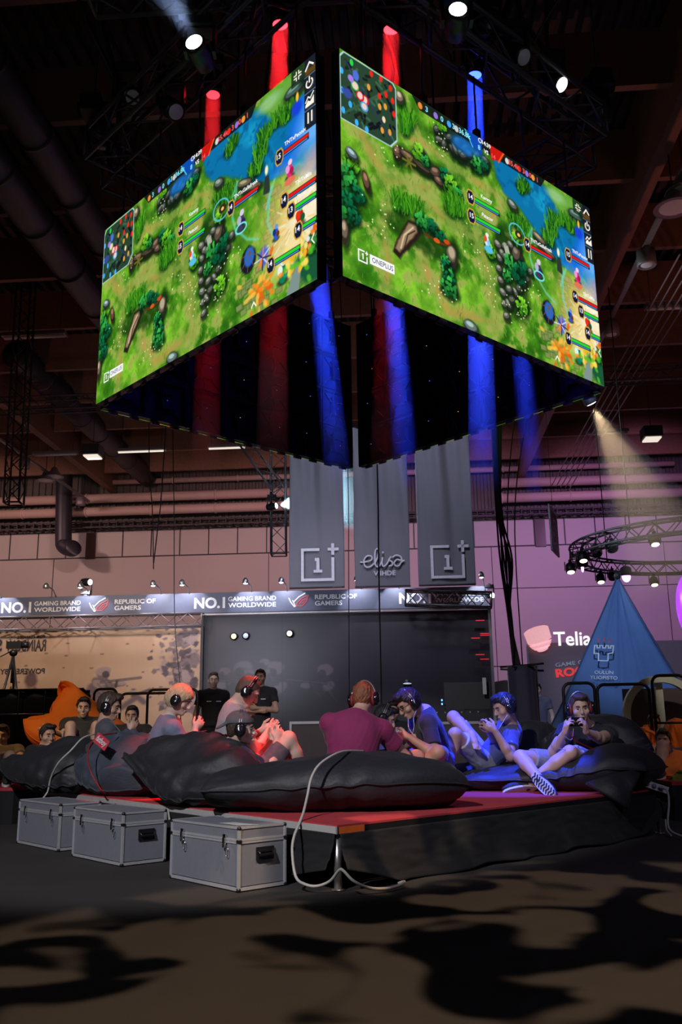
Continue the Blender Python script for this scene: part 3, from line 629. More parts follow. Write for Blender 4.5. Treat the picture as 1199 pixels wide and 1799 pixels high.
for k in range(5):                              # parallel conduits at right
    m = MB(HM); x = 5.0+.16*k; m.cyl((x, 15.0, 9.0), (x+.1, 31.0, 9.0-.02*k), .018, n=6)
    tag(m.build('conduit', M['galv']), 'thin parallel conduit at right, '+['leftmost of the five', 'second from the left', 'middle one of the five', 'second from the right', 'rightmost of the five'][k], 'conduit', 'five parallel conduits at right')
# ------------------------------------------------------------------ truss builder
def truss(name, lab, p0, p1, s=.3, r=.022, mtl=None, step=None, group=None, cat='truss', brace_n=None, rot=0.0):
    p0, p1 = Vector(p0), Vector(p1); d = (p1-p0); L = d.length; d.normalize()
    up = Vector((0, 0, 1)) if abs(d.z) < .9 else Vector((0, 1, 0)); x = d.cross(up).normalized(); y = x.cross(d)
    if rot: q = Matrix.Rotation(rot, 3, d); x = q @ x; y = q @ y
    t = thing(name, lab, cat, loc=(p0+p1)/2, group=group); mtl = mtl or M['truss_black']
    C = [x*s/2+y*s/2, -x*s/2+y*s/2, -x*s/2-y*s/2, x*s/2-y*s/2]
    for c in C:
        m = MB(); m.cyl(p0+c, p1+c, r, n=8); m.build('chord', mtl, t)
    n = brace_n or max(2, int(L/(step or s*1.0))); m = MB()
    for a in range(4):
        c0, c1 = C[a], C[(a+1) % 4]
        for i in range(n):
            q0, q1 = p0+d*(L*i/n), p0+d*(L*(i+1)/n)
            m.cyl(q0+(c0 if i % 2 else c1), q1+(c1 if i % 2 else c0), r*.5, n=5)
    for e in (p0, p1):
        for a in range(4): m.cyl(e+C[a], e+C[(a+1) % 4], r*.8, n=6)
    m.build('bracing', mtl, t); return t
# far dark trusses across the hall
truss('lighting_truss', 'dark truss crossing the hall left of the left screen', H3(-14, 20.5, 8.75), H3(-3.2, 20.5, 8.75), .34)
truss('lighting_truss', 'dark truss crossing the hall at right edge behind the right screen', H3(4.4, 20.5, 8.9), H3(11, 20.5, 8.9), .34)
truss('truss_tower', 'dark vertical truss tower with cables at the left edge', Vector((at(30, 700, 17.5).x, 17.5, 11.1)), at(24, 885, 17.5), .30)
truss('lighting_truss', 'thin dark slanted truss left of the banners', at(425, 770, 17), at(488, 858, 17), .22, .012)
q_ = at(425, 770, 17); m = MB(); m.cyl(q_, (q_.x, q_.y, 11.1), .008, n=5); tag(m.build('hanging_wire', M['cable_black']), 'thin wire holding the slanted truss left of the banners', 'wire')
truss('truss_tower', 'dark vertical truss behind the left banner', Vector((at(486, 770, 18).x, 18, 11.1)), at(490, 975, 18), .30, .016)
# ------------------------------------------------------------------ hanging banners
M['banner'] = mat('banner_cloth', (.14, .14, .155), .75, var=.08, scale=3, sheen=.2)
M['banner_print'] = mat('banner_print', (.58, .58, .60), .7)
def banner(x0, x1, ztop, zbot, lab, seed, logo):
    t = thing('hanging_banner', lab, 'banner', mtx=HM @ Matrix.Translation(((x0+x1)/2, 16.3, zbot)), group='grey banners below the screens')
    nx, nz = 40, 90; v = []; rnd = random.Random(seed); ph = [rnd.uniform(0, 6) for _ in range(4)]
    def dy(u, w):                                # folds fan out from the top corners
        return .05*math.sin(9*(u-.5)*(.6+w)+ph[0])*w**.7+.03*math.sin(22*u+ph[1]+3*w)*w+.02*noise.noise(Vector((u*4, w*3, seed)))
    for j in range(nz+1):
        for i in range(nx+1):
            u, w = i/nx, j/nz; v.append((x0+(x1-x0)*u+.012*math.sin(7*w+ph[2])*(u-.5), 16.3-dy(u, w), zbot+(ztop-zbot)*w))
    f = [(j*(nx+1)+i, j*(nx+1)+i+1, (j+1)*(nx+1)+i+1, (j+1)*(nx+1)+i) for j in range(nz) for i in range(nx)]
    m = MB(HM); m.smooth = True; m.add(v, f); o = m.build('cloth', M['banner'], t)
    md = o.modifiers.new('thickness', 'SOLIDIFY'); md.thickness = .006; md.offset = 1
    m = MB(HM); m.cyl((x0-.03, 16.3, ztop+.03), (x1+.03, 16.3, ztop+.03), .03); m.build('hanging_rod', M['black_metal'], t)
    for x in (x0+.2, x1-.2): m = MB(HM); m.cyl((x, 16.3, ztop), (x, 16.3, 11.2), .006, n=5); m.build('hanging_wire', M['black_metal'], t)
    m = MB(HM); m.box(((x0+x1)/2, 16.3, zbot), (x1-x0, .02, .03)); m.build('bottom_batten', M['black_metal'], t)
    m = MB(HM); logo(m, frame(((x0+x1)/2, 16.3-.055, zbot), (1, 0, 0), (0, 0, 1))); m.build('printed_logo', M['banner_print'], t)
def T2(m, x, y): return m @ Matrix.Translation((x, y, 0))
def one_logo(m, F, cx=.02, cy=.42, s=.56):
    w = s*.09; h = s/2
    m.stroke([(cx+h*.55-.12*s/.56, cy+h), (cx-h, cy+h), (cx-h, cy-h), (cx+h, cy-h), (cx+h, cy+h*.45)], F, w)
    m.stroke([(cx+h*.95-.14*s, cy+h+.0), (cx+h*.95+.22*s, cy+h)], F, w*1.05); m.stroke([(cx+h, cy+h*.62), (cx+h, cy+h*1.38)], F, w*1.05)
    m.stroke([(cx-.09*s, cy+.17*s), (cx+.01*s, cy+.17*s), (cx+.01*s, cy-.20*s)], F, w*1.1); m.stroke([(cx-.13*s, cy-.22*s), (cx+.15*s, cy-.22*s)], F, w)
def elisa_logo(m, F):
    k = 1.0; w = .034
    def S(P): m.tube([F @ Vector((x, y, .0)) for x, y, *_ in smooth_path([(a, b, 0) for a, b in P], 6)], w*.5, 6)
    y0 = .43
    S([(-.40, y0+.02), (-.33, y0+.02), (-.20, y0+.05), (-.19, y0+.12), (-.27, y0+.13), (-.33, y0+.05), (-.31, y0-.06), (-.22, y0-.07), (-.12, y0+.02), (-.06, y0+.17), (-.07, y0+.26), (-.12, y0+.22), (-.13, y0+.04), (-.11, y0-.06), (-.05, y0-.06), (0, y0+.03)])
    S([(.01, y0+.10), (.0, y0-.02), (.03, y0-.07), (.09, y0-.02), (.14, y0+.08), (.17, y0+.10)]); S([(.17, y0+.11), (.13, y0+.05), (.18, y0+.01), (.18, y0-.05), (.12, y0-.07)])
    S([(.40, y0+.03), (.36, y0+.03), (.34, y0+.10), (.26, y0+.13), (.19, y0+.09)]); S([(.34, y0+.03), (.27, y0+.05), (.22, y0-.01), (.25, y0-.07), (.31, y0-.06), (.35, y0+.0), (.41, y0+.03)])
    m.ell(F @ Vector((.02, y0+.19, 0)), .022)
    m.text('VIIHDE', .085, T2(F, .04, .2), 'C', .02, width=.40)
banner(-2.16, -1.15, 6.45, 3.39, 'grey banner with squared numeral logo, left of the three', 2, one_logo)
banner(-.96, .05, 6.42, 3.38, 'grey banner with handwritten style word logo, middle of the three', 5, elisa_logo)
banner(.20, 1.22, 6.5, 3.38, 'grey banner with squared numeral logo, right of the three', 9, one_logo)
# ------------------------------------------------------------------ booth behind the stage: fascia, truss, mural, dark scrim
M['fascia'] = mat('fascia_print', (.085, .092, .14), .55, var=.1)
M['red_print'] = mat('red_print', (.55, .05, .05), .5)
t = thing('advertising_fascia', 'long dark blue sign band with white slogans along the booth top', 'sign', mtx=HM @ Matrix.Translation((-3.6, 17, 3.06)))
m = MB(HM); m.box((-4.3, 17.02, 3.26), (11.56, .06, .38)); m.build('panel', M['fascia'], t)
m = MB(HM); m.box((-4.3, 16.98, 3.055), (11.6, .05, .02)); m.build('bottom_rail', M['dark_trim'], t)
def eye_logo(m, F, s):
    m.m = 0
    m.stroke([(-.52*s, .12*s), (-.42*s, -.08*s), (-.26*s, -.28*s)], F, .045*s); m.stroke([(-.36*s, .02*s), (-.22*s, -.26*s)], F, .035*s)
    m.stroke([(-.30*s, -.05*s), (-.08*s, .16*s), (.20*s, .32*s)], F, .045*s)
    m.m = 1
    m.stroke([(-.20*s, -.14*s), (.05*s, .10*s), (.34*s, .22*s), (.26*s, -.04*s), (.06*s, -.24*s), (-.16*s, -.24*s)], F, .04*s, closed=True)
    m.stroke([(-.05*s, -.14*s), (.08*s, .02*s), (.24*s, .06*s)], F, .03*s); m.stroke([(.02*s, -.16*s), (.16*s, -.04*s)], F, .03*s); m.m = 0
def slogan_no1(px):
    a = ath(px, 1066, 16.98); F = frame((a.x, 16.985, 3.26), (1, 0, 0), (0, 0, 1)); m = MB(HM)
    m.text('NO.1', .20, T2(F, .0, -.10), 'L', .035, width=.60); m.text('GAMING BRAND', .085, T2(F, .66, .02), 'L', .012, width=.92); m.text('WORLDWIDE', .085, T2(F, .66, -.10), 'L', .02, width=.92)
    m.build('slogan', M['print_white'], t)
def slogan_rog(px):
    a = ath(px, 1062, 16.98); F = frame((a.x, 16.985, 3.26), (1, 0, 0), (0, 0, 1)); m = MB(HM)
    m.text('REPUBLIC OF', .085, T2(F, .44, .02), 'L', .025, width=.80); m.text('GAMERS', .085, T2(F, .44, -.10), 'L', .025, width=.52); eye_logo(m, T2(F, .17, 0), .44)
    m.build('slogan', [M['print_white'], M['red_print']], t)
slogan_no1(2); slogan_rog(162); slogan_no1(341); slogan_rog(513); slogan_no1(702); slogan_rog(-180)
for i, px in enumerate((2, 98, 157, 283, 333, 443, 505, 636, 702, 852)):   # arm lamps over the fascia
    a = ath(px, 1046, 16.98)
    lt = thing('arm_lamp', 'small arm lamp over the sign band, '+['at the left frame edge', 'unlit one left of the moving head', 'beside the moving head lamp', 'over the second winged logo from the left', 'right of the first red winged logo', 'over the second numbered slogan', 'just left of the left banner', 'below the middle banner', 'between middle and right banner', 'at the right end of the band'][i], 'lamp', mtx=HM @ Matrix.Translation((a.x, 17, 3.45)), group='arm lamps over the sign band')
    m = MB(HM); m.tube([(a.x, 17.0, 3.44), (a.x-.02, 16.9, 3.56), (a.x-.06, 16.70, 3.62)], .012, 6); m.build('arm', M['steel'], lt)
    m = MB(HM); m.lathe([(.02, .06), (.05, .02), (.06, -.04), (.05, -.05)], Matrix.Translation((a.x-.07, 16.66, 3.61)), 12); m.build('shade', M['steel'], lt)
    if i not in (1,):
        m = MB(HM); m.ell((a.x-.07, 16.66, 3.565), (.042, .042, .02)); m.build('bulb', mat('arm_lamp_glow', (.9, .92, 1), emit=9), lt)
        l = lamp('SPOT', 'arm_lamp_light', (a.x-.07, 16.64, 3.54), (a.x, 17.0, 3.2), 34, (.80, .84, 1), .02, 92, .2, hall=True)
def wall_truss():
    truss('aluminium_truss', 'grey zigzag truss under the sign band above the tan mural', H3(-10.0, 16.93, 2.93), H3(-3.9, 16.93, 2.93), .24, .018, mat('truss_grey', (.24, .20, .20), .5, .3), .26)
    truss('aluminium_truss', 'short truss tinted red lying over the right end of the sign band', H3(-.05, 16.55, 3.20), H3(1.50, 16.55, 3.12), .26, .02, mat('truss_dark_grey', (.09, .085, .09), .5, .3), .2)
wall_truss()
lamp('SPOT', 'red_uplight', (-.45, 16.8, 3.50), (.8, 16.6, 3.2), 8, (1, .05, .08), .05, 60, hall=True)
def painted_panel(name, lab, cat, x0, x1, z0, z1, y, painter, gw, gh, rough=.7):
    p = Paint(gw, gh, 11); painter(p); A = srgb2lin(p.A)
    t = thing(name, lab, cat, mtx=HM @ Matrix.Translation(((x0+x1)/2, y, z0)))
    nx, nz = gw, gh; me = bpy.data.meshes.new('printed_face'); cx = (x0+x1)/2
    xs = np.linspace(x0-cx, x1-cx, nx); zs = np.linspace(z1-z0, 0, nz)
    V = np.zeros((nz, nx, 3)); V[..., 0] = xs[None]; V[..., 2] = zs[:, None]; V[..., 1] = -.02
    idx = np.arange(nx*nz).reshape(nz, nx); F = np.stack([idx[1:, :-1], idx[1:, 1:], idx[:-1, 1:], idx[:-1, :-1]], -1).reshape(-1, 4)
    me.vertices.add(nx*nz); me.vertices.foreach_set('co', V.ravel()); me.loops.add(F.size); me.loops.foreach_set('vertex_index', F.ravel())
    me.polygons.add(len(F)); me.polygons.foreach_set('loop_start', np.arange(0, F.size, 4)); me.update()
    ca = me.color_attributes.new('picture', 'FLOAT_COLOR', 'POINT'); ca.data.foreach_set('color', np.concatenate([A, np.ones(A.shape[:2]+(1,))], -1).astype(np.float32).ravel())
    mt = bpy.data.materials.new(name+'_print'); mt.use_nodes = True; b = mt.node_tree.nodes['Principled BSDF']; at_ = mt.node_tree.nodes.new('ShaderNodeAttribute'); at_.attribute_name = 'picture'
    mt.node_tree.links.new(at_.outputs['Color'], b.inputs['Base Color']); b.inputs['Roughness'].default_value = rough
    me.materials.append(mt); o = bpy.data.objects.new('printed_face', me); COL.objects.link(o); o.parent = t; MW[o.name] = MW[t.name]
    m = MB(HM); m.box((cx, y+.03, (z0+z1)/2), (x1-x0, .06, z1-z0)); m.build('backing', M['dark_trim'], t)
    return t
def soldier(p, x, y, s, c0, c1, flip=1, a=1.0):
    """a generic helmeted figure aiming a long tool, loosely brushed"""
    E = lambda dx, dy, rx, ry, c, rot=0: p.ell(x+dx*s*flip, y+dy*s, rx*s, ry*s, c, rot*flip, .25, .5, a)
    E(-.1, 1.4, .75, 1.1, c0); E(.0, .9, .62, .55, c0, .2); E(0, 0, .36, .36, c0); E(-.04, -.12, .40, .28, c1); E(.12, .08, .2, .2, [q*.6 for q in c0])
    E(-.2, .7, .35, .22, c1, .5); E(.6, .75, .6, .15, c0, -.1); E(.9, .62, .28, .16, c1)
    for w, c in ((.13, [q*.45 for q in c0]), (.05, c1)): p.line([(x-.1*s*flip, y+.55*s), (x+1.9*s*flip, y+.32*s)], w*s, c, .08, a)
    p.line([(x+.7*s*flip, y+.5*s), (x+.65*s*flip, y+.85*s)], .12*s, [q*.5 for q in c0], .08, a)
    for k in range(14):
        dx, dy = p.rng.normal()*.35, 1.1+p.rng.normal()*.5
        p.line([(x+dx*s, y+dy*s), (x+(dx+.2)*s, y+(dy+.25)*s)], .05*s, c1 if k % 2 else [q*.6 for q in c0], .1, a*.6)
def paint_mural(p):
    p.A[:] = (.72, .58, .47); p.blend(np.clip((p.n1-.5)*2, 0, .5), (.80, .67, .55))
    p.blend(np.clip((p.Y-5.5)/5, 0, .5)*p.n1*1.6, (.50, .38, .32))
    dk, lt, md = (.30, .25, .27), (.62, .52, .50), (.42, .35, .36)
    X = lambda px: px*.0353+3.48
    Yv = lambda py: (py-1106)*.0348
    soldier(p, X(212), Yv(1184), 1.0, md, lt, 1, .9)
    p.ell(X(107), Yv(1194), .3, .5, (.40, .30, .28), soft=.6, wob=.5)
    p.line([(X(232), Yv(1250)), (X(262), Yv(1226)), (X(272), Yv(1235))], .3, md, .15); p.line([(X(255), Yv(1224)), (X(280), Yv(1214))], .15, dk, .1); p.line([(X(228), Yv(1232)), (X(258), Yv(1214))], .18, lt, .1)
    p.poly([(X(312), Yv(1168)), (X(328), Yv(1164)), (X(345), Yv(1250)), (X(318), Yv(1250))], dk, .1, .3)
    p.poly([(X(322), Yv(1168)), (X(328), Yv(1166)), (X(342), Yv(1245)), (X(334), Yv(1245))], lt, .1, .2)
    p.poly([(X(300), Yv(1160)), (X(306), Yv(1172)), (X(300), Yv(1188)), (X(290), Yv(1180))], lt, .06, .2)
    for k in range(170):
        px = 345-abs(p.rng.normal())*28; py = 1100+p.rng.rand()*150; s = p.rng.uniform(.05, .42)*(1.2-(345-px)/110)
        if s < .03: continue
        t = p.rng.uniform(0, 6.28); P = [(X(px)+s*math.cos(t+a)*p.rng.uniform(.4, 1), Yv(py)+s*math.sin(t+a)*p.rng.uniform(.4, 1)) for a in (0, 1.3, 2.6, 4.2, 5.2)]
        p.poly(P, [dk, md, lt, (.50, .42, .42)][k % 4], .06, .1, .85)
    for k in range(40):
        px, py = p.rng.uniform(60, 330), p.rng.uniform(1110, 1240); p.ell(X(px), Yv(py), .05+.06*p.rng.rand(), .05, dk, soft=.6, a=.6)
painted_panel('mural_wall', 'tan printed wall with mirrored dark lettering, debris and armed figures', 'mural wall', -10.0, -3.93, .02, 2.82, 17.12, paint_mural, 420, 236)
t = thing('mirrored_lettering', 'dark mirrored lettering on the tan mural wall at far left', 'lettering', mtx=HM @ Matrix.Translation((-7.5, 17.08, 2.0)))
a = ath(80, 1143, 17.08); F = frame((a.x, 17.085, a.z), (1, 0, 0), (0, 0, 1)); m = MB(HM)
for s_, px, py, h, w in (("TOM CLANCY'S", 79, 1121, .055, .55), ('RAINBOW', 80, 1143, .22, .80), ('SIX', 3, 1143, .22, .38), ('POWERED BY', 78, 1183, .10, .88)):
    a = ath(px, py, 17.08); m = MB(HM); m.text(s_, h, frame((a.x, 17.085, a.z), (1, 0, 0), (0, 0, 1)), 'L', .02, width=w, mirror=True); m.build('lettering', mat('letter_dark', (.03, .022, .025), .6), t)
def paint_scrim(p):
    p.A[:] = (.135, .12, .15); p.blend(np.clip((p.n1-.45)*1.2, 0, .4), (.20, .16, .19))
    p.blend(np.clip((3.0-p.X)/3, 0, .5), (.26, .21, .24))
    X = lambda px: (px-362)/500*16
    Yv = lambda py: (py-1078)/500*16
    for x, y, s in ((400, 1180, .8), (433, 1176, 1.25), (490, 1178, 1.3), (576, 1182, 1.1), (470, 1165, .7)): soldier(p, X(x), Yv(y), s, (.17, .15, .17), (.36, .31, .33), -1, .75)
    p.blend(np.clip((p.Y-4.2)/2.5, 0, .85), (.12, .11, .13)); p.poly([(0, 0), (.75, 0), (.75, 9), (0, 9)], (.17, .15, .17), .1); p.line([(.0, .3), (16, .3)], .06, (.17, .15, .17))
    p.line([(4.5, 0), (4.55, 9)], .05, (.09, .08, .1))
painted_panel('dark_scrim_wall', 'large dark screen wall with faded helmeted figures behind the players', 'scrim wall', -3.92, 1.48, .02, 3.02, 17.1, paint_scrim, 480, 270, .45)
for s_, x, lab in ((0, -3.92, 'left'), (1, 1.5, 'right')):
    m = MB(HM); m.box((x, 17.02, 1.52), (.05, .12, 3.04)); tag(m.build('wall_post', M['truss_alu'] if s_ else M['dark_trim']), ['dark post between the tan mural and the dark wall', 'pale metal post at the right end of the dark wall'][s_], 'post')
m = MB(HM); m.box((-1.2, 17.0, 3.035), (5.5, .08, .03)); tag(m.build('top_rail', M['truss_alu']), 'pale metal rail along the top of the dark wall', 'rail')
for i, (px, py, c, e) in enumerate(((411, 1118, (1, .72, .35), 1.6), (509, 1113, (1, .76, .40), 3.0), (432, 1117, (.5, .6, .8), .5), (716, 1201, (.6, .6, .75), .5))):
    a = ath(px, py, 17.0)
    lt = thing('scrim_lamp', ['small warm lamp on the dark wall, left one', 'brighter warm lamp on the dark wall', 'faint bluish lamp on the dark wall', 'faint pale lamp low on the dark wall'][i], 'lamp', mtx=HM @ Matrix.Translation((a.x, 17.0, a.z)))
    m = MB(HM); m.cyl((a.x, 17.05, a.z), (a.x, 17.0, a.z), .07, .075); m.build('housing', M['black_metal'], lt)
    m = MB(HM); m.ell((a.x, 16.99, a.z), (.05, .03, .05) if i < 3 else (.08, .02, .015)); m.build('lens', mat('scrim_glow%d' % i, c, emit=e), lt)
m = MB(HM)
for py in (1090, 1113, 1116, 1121, 1150, 1158): a = ath(852-(py % 3)*8, py, 17.0); m.box((a.x, 17.0, a.z), (.16, .02, .015))
tag(m.build('red_indicator_strip', mat('red_led', (.6, .02, .03), emit=.7)), 'dim red indicator strips at the right end of the dark wall', 'indicator light')
# ------------------------------------------------------------------ moving head on the fascia and other rig lamps
LAMPLAB = {}
def moving_head(lab, loc, dirv, col, strength, s=1.0, group=None, name='moving_head_lamp', hang=True):
    loc = Vector(loc); d = Vector(dirv).normalized(); t = thing(name, lab, 'stage lamp', loc=loc, group=group)
    u = 1 if hang else -1
    m = MB(); m.box(loc+Vector((0, 0, .34*u*s)), (.30*s, .24*s, .10*s)); m.box(loc+Vector((0, 0, .41*u*s)), (.10*s, .10*s, .06*s)); m.build('base', M['black_plastic'], t)
    m = MB()
    for k in (-1, 1): m.box(loc+Vector((.15*k*s, 0, .14*u*s)), (.035*s, .12*s, .32*s))
    m.box(loc+Vector((0, 0, .29*u*s)), (.34*s, .12*s, .03*s)); m.build('yoke', M['black_plastic'], t)
    F = frame(loc, d.orthogonal(), d.cross(d.orthogonal())); F = Matrix((d.orthogonal().normalized(), d.cross(d.orthogonal()).normalized(), d)).transposed().to_4x4(); F.translation = loc
    m = MB(); m.lathe([(.07*s, -.2*s), (.11*s, -.17*s), (.125*s, 0), (.115*s, .10*s), (.125*s, .14*s), (.11*s, .17*s)], F, 24); m.build('head', M['black_plastic'], t)
    m = MB(); m.ell(F @ Vector((0, 0, .165*s)), (.095*s, .095*s, .025*s), F.to_3x3()); m.build('lens', mat('lens_%d_%d_%d_%d' % (int(col[0]*9), int(col[1]*9), int(col[2]*9), int(strength)), col, emit=strength), t)
    return t
a = ath(152, 1026, 17.0); moving_head('black moving head lamp standing on the sign band at left', HM @ Vector((a.x, 17.0, 3.45+.27)), (.75, -.5, -.1), (.9, .95, 1), 4, .62, hang=False)
# ------------------------------------------------------------------ the four LED screens hung as a square
YAW = .8363
dR_ = Vector((math.sin(YAW), math.cos(YAW), 0)); dL_ = Vector((-math.cos(YAW), math.sin(YAW), 0)); UP = Vector((0, 0, 1))
SW, SH, SZ = 3.495, 1.977, 4.157
L_END = Vector((-2.497, 8.757, SZ)); R_START = Vector((.038, 6.117, SZ)); R_END = R_START+dR_*SW
M['led_frame'] = mat('led_cabinet', (.016, .015, .018), .35, .3)
M['bracket'] = mat('cabinet_bracket', (.16, .12, .17), .45, .5)
M['status_b'] = mat('status_blue', (.15, .2, 1), emit=1.1); M['status_r'] = mat('status_red', (1, .12, .08), emit=.9); M['status_o'] = mat('status_orange', (1, .45, .15), emit=.9)
def face_mesh():
    A = srgb2lin(paint_game()); nx, nz = GW, GH
    me = bpy.data.meshes.new('display_face')
    V = np.zeros((nz, nx, 3)); V[..., 0] = np.linspace(0, SW, nx)[None]; V[..., 2] = np.linspace(SH, 0, nz)[:, None]
    idx = np.arange(nx*nz).reshape(nz, nx); F = np.stack([idx[1:, :-1], idx[1:, 1:], idx[:-1, 1:], idx[:-1, :-1]], -1).reshape(-1, 4)
    me.vertices.add(nx*nz); me.vertices.foreach_set('co', V.ravel()); me.loops.add(F.size); me.loops.foreach_set('vertex_index', F.ravel())
    me.polygons.add(len(F)); me.polygons.foreach_set('loop_start', np.arange(0, F.size, 4)); me.update()
    ca = me.color_attributes.new('picture', 'FLOAT_COLOR', 'POINT'); ca.data.foreach_set('color', np.concatenate([A, np.ones(A.shape[:2]+(1,))], -1).astype(np.float32).ravel())
    m = bpy.data.materials.new('led_picture'); m.use_nodes = True; n = m.node_tree.nodes; b = n['Principled BSDF']; at_ = n.new('ShaderNodeAttribute'); at_.attribute_name = 'picture'
    b.inputs['Base Color'].default_value = (.01, .01, .01, 1); b.inputs['Roughness'].default_value = .6; b.inputs['Emission Strength'].default_value = LED_GAIN
    m.node_tree.links.new(at_.outputs['Color'], b.inputs['Emission Color']); me.materials.append(m); return me
LED_GAIN = 1.0
FACE = face_mesh()
GLOW = {k: mat('glow_'+k, c, emit=1.0, var=0) for k, c in dict(white=(.95, .95, .95), cyan=(.25, .80, .95), red=(.95, .10, .10), navy=(.05, .06, .10), cream=(1, .93, .80)).items()}
for q in GLOW.values(): q.node_tree.nodes['Principled BSDF'].inputs['Roughness'].default_value = .7
def local_mb(): return MB()
def hud():
    """writing and icons of the picture, 16 x 9 units, y down"""
    m = MB(); u = SW/16; F = frame((0, -.004, SH), (1, 0, 0), (0, 0, 1))
    def Tt(s, x, y, h, c, bold=.02, w=None): m.m = c; m.text(s, h*u, F @ Matrix.Translation((x*u, -y*u, 0)), 'C', bold, width=w and w*u)
    for s, x in (('3', 4.6), ('0', 5.5), ('3', 6.2), ('36.8k', 6.9)): Tt(s, x, .38, .24, 1)
    for s, x in (('35.4k', 10.15), ('3', 10.85), ('0', 11.33), ('1', 11.85)): Tt(s, x, .38, .24, 2)
    Tt('14:39', 8.3, .22, .2, 0); Tt('VS', 8.25, .6, .2, 0); Tt('8', 7.8, .6, .22, 1); Tt('14', 8.75, .6, .22, 2)
    m.m = 0; m.stroke([(x*u, y*u) for x, y in [(7.88+.1*math.cos(t), -.13+.1*math.sin(t)) for t in np.linspace(0, 6.28, 13)]], F, .03*u, .001)
    for s, x, y in (('14', 7.08, 3.1), ('15', 7.08, 3.95), ('14', 10.78, 3.85), ('15', 13.88, 3.2), ('14', 14.18, 5.15), ('13', 14.58, 5.75), ('14', 14.98, 6.7), ('14', 13.38, 7.4)): Tt(s, x, y+.1, .22, 0)
    for s, x, y in (('Kammy', 8.1, 2.85), ('Patacor', 8.1, 3.7), ('TNTxGallafreak', 11.8, 3.6), ('TNTxPeonix', 14.85, 2.95), ('TNTxMia', 15.3, 4.9), ('Fingervine', 15.45, 5.5)): Tt(s, x, y, .17, 0, .02, None)
    # right hand buttons
    S = lambda P, w=.05, c=4: (setattr(m, 'm', c), m.stroke([(x*u, -y*u) for x, y in P], F, w*u, .001))
    S([(15.45, .5), (15.68, .22), (15.92, .42)], .07)
    S([(15.68+.18*math.sin(t), 1.1-.18*math.cos(t)) for t in np.linspace(.6, 5.68, 14)], .06); S([(15.68, .82), (15.68, 1.08)], .06)
    S([(15.45, 1.85), (15.6, 1.65), (15.72, 1.75), (15.92, 1.55)], .05); m.m = 4; m.shape([(15.45*u, -2.05*u), (15.92*u, -2.05*u), (15.92*u, -1.72*u), (15.72*u, -1.9*u), (15.6*u, -1.8*u), (15.45*u, -1.95*u)], F, .001)
    S([(15.6, 2.3), (15.6, 2.75)], .07); S([(15.8, 2.3), (15.8, 2.75)], .07)
    for a, b in ((-1, -1), (1, -1), (-1, 1), (1, 1)): S([(15.0+.22*a, .38+.06*b), (15.0+.07*a, .38+.06*b), (15.0+.07*a, .38+.2*b)], .045)
    S([(15.9, 7.25), (15.75, 7.45), (15.9, 7.65)], .05); S([(12.25, 8.75), (12.4, 8.55), (12.55, 8.75)], .05)
    # sponsor plate
    m.m = 0; m.shape([(1.28*u, -8.15*u), (2.5*u, -8.15*u), (2.5*u, -7.78*u), (1.28*u, -7.78*u)], F, .001)
    S([(1.03, 7.78), (.74, 7.78), (.74, 8.2), (1.14, 8.2), (1.14, 7.96)], .05, 0); S([(1.06, 7.82), (1.2, 7.82)], .04, 0); S([(1.13, 7.74), (1.13, 7.9)], .04, 0); S([(.9, 7.92), (.95, 7.9), (.95, 8.1)], .05, 0)
    G = frame((0, -.007, SH), (1, 0, 0), (0, 0, 1)); m.m = 3; m.text('ONEPLUS', .2*u, G @ Matrix.Translation((1.9*u, -8.06*u, 0)), 'C', .01, width=1.05*u)
    return m
def cabinet_mb(i, j):
    cw, ch = SW/7, SH/4; x0, z0 = i*cw, j*ch; m = MB()
    m.box((x0+cw/2, .015, z0+ch/2), (cw-.004, .026, ch-.004))                          # tile carrying the diodes
    for dx in (.02, cw-.02): m.box((x0+dx, .055, z0+ch/2), (.03, .06, ch-.006))
    for dz in (.02, ch-.02): m.box((x0+cw/2, .055, z0+dz), (cw-.006, .06, .03))
    m.bar((x0+.03, .06, z0+.03), (x0+cw-.03, .06, z0+ch-.03), .02); m.bar((x0+cw-.03, .06, z0+.03), (x0+.03, .06, z0+ch-.03), .02)
    m.box((x0+cw/2, .065, z0+ch*.55), (.16, .08, .24))
    m.tube([(x0+cw/2-.06, .10, z0+ch*.62), (x0+cw/2-.05, .13, z0+ch*.62), (x0+cw/2+.05, .13, z0+ch*.62), (x0+cw/2+.06, .10, z0+ch*.62)], .008, 6)
    return m
screens = []
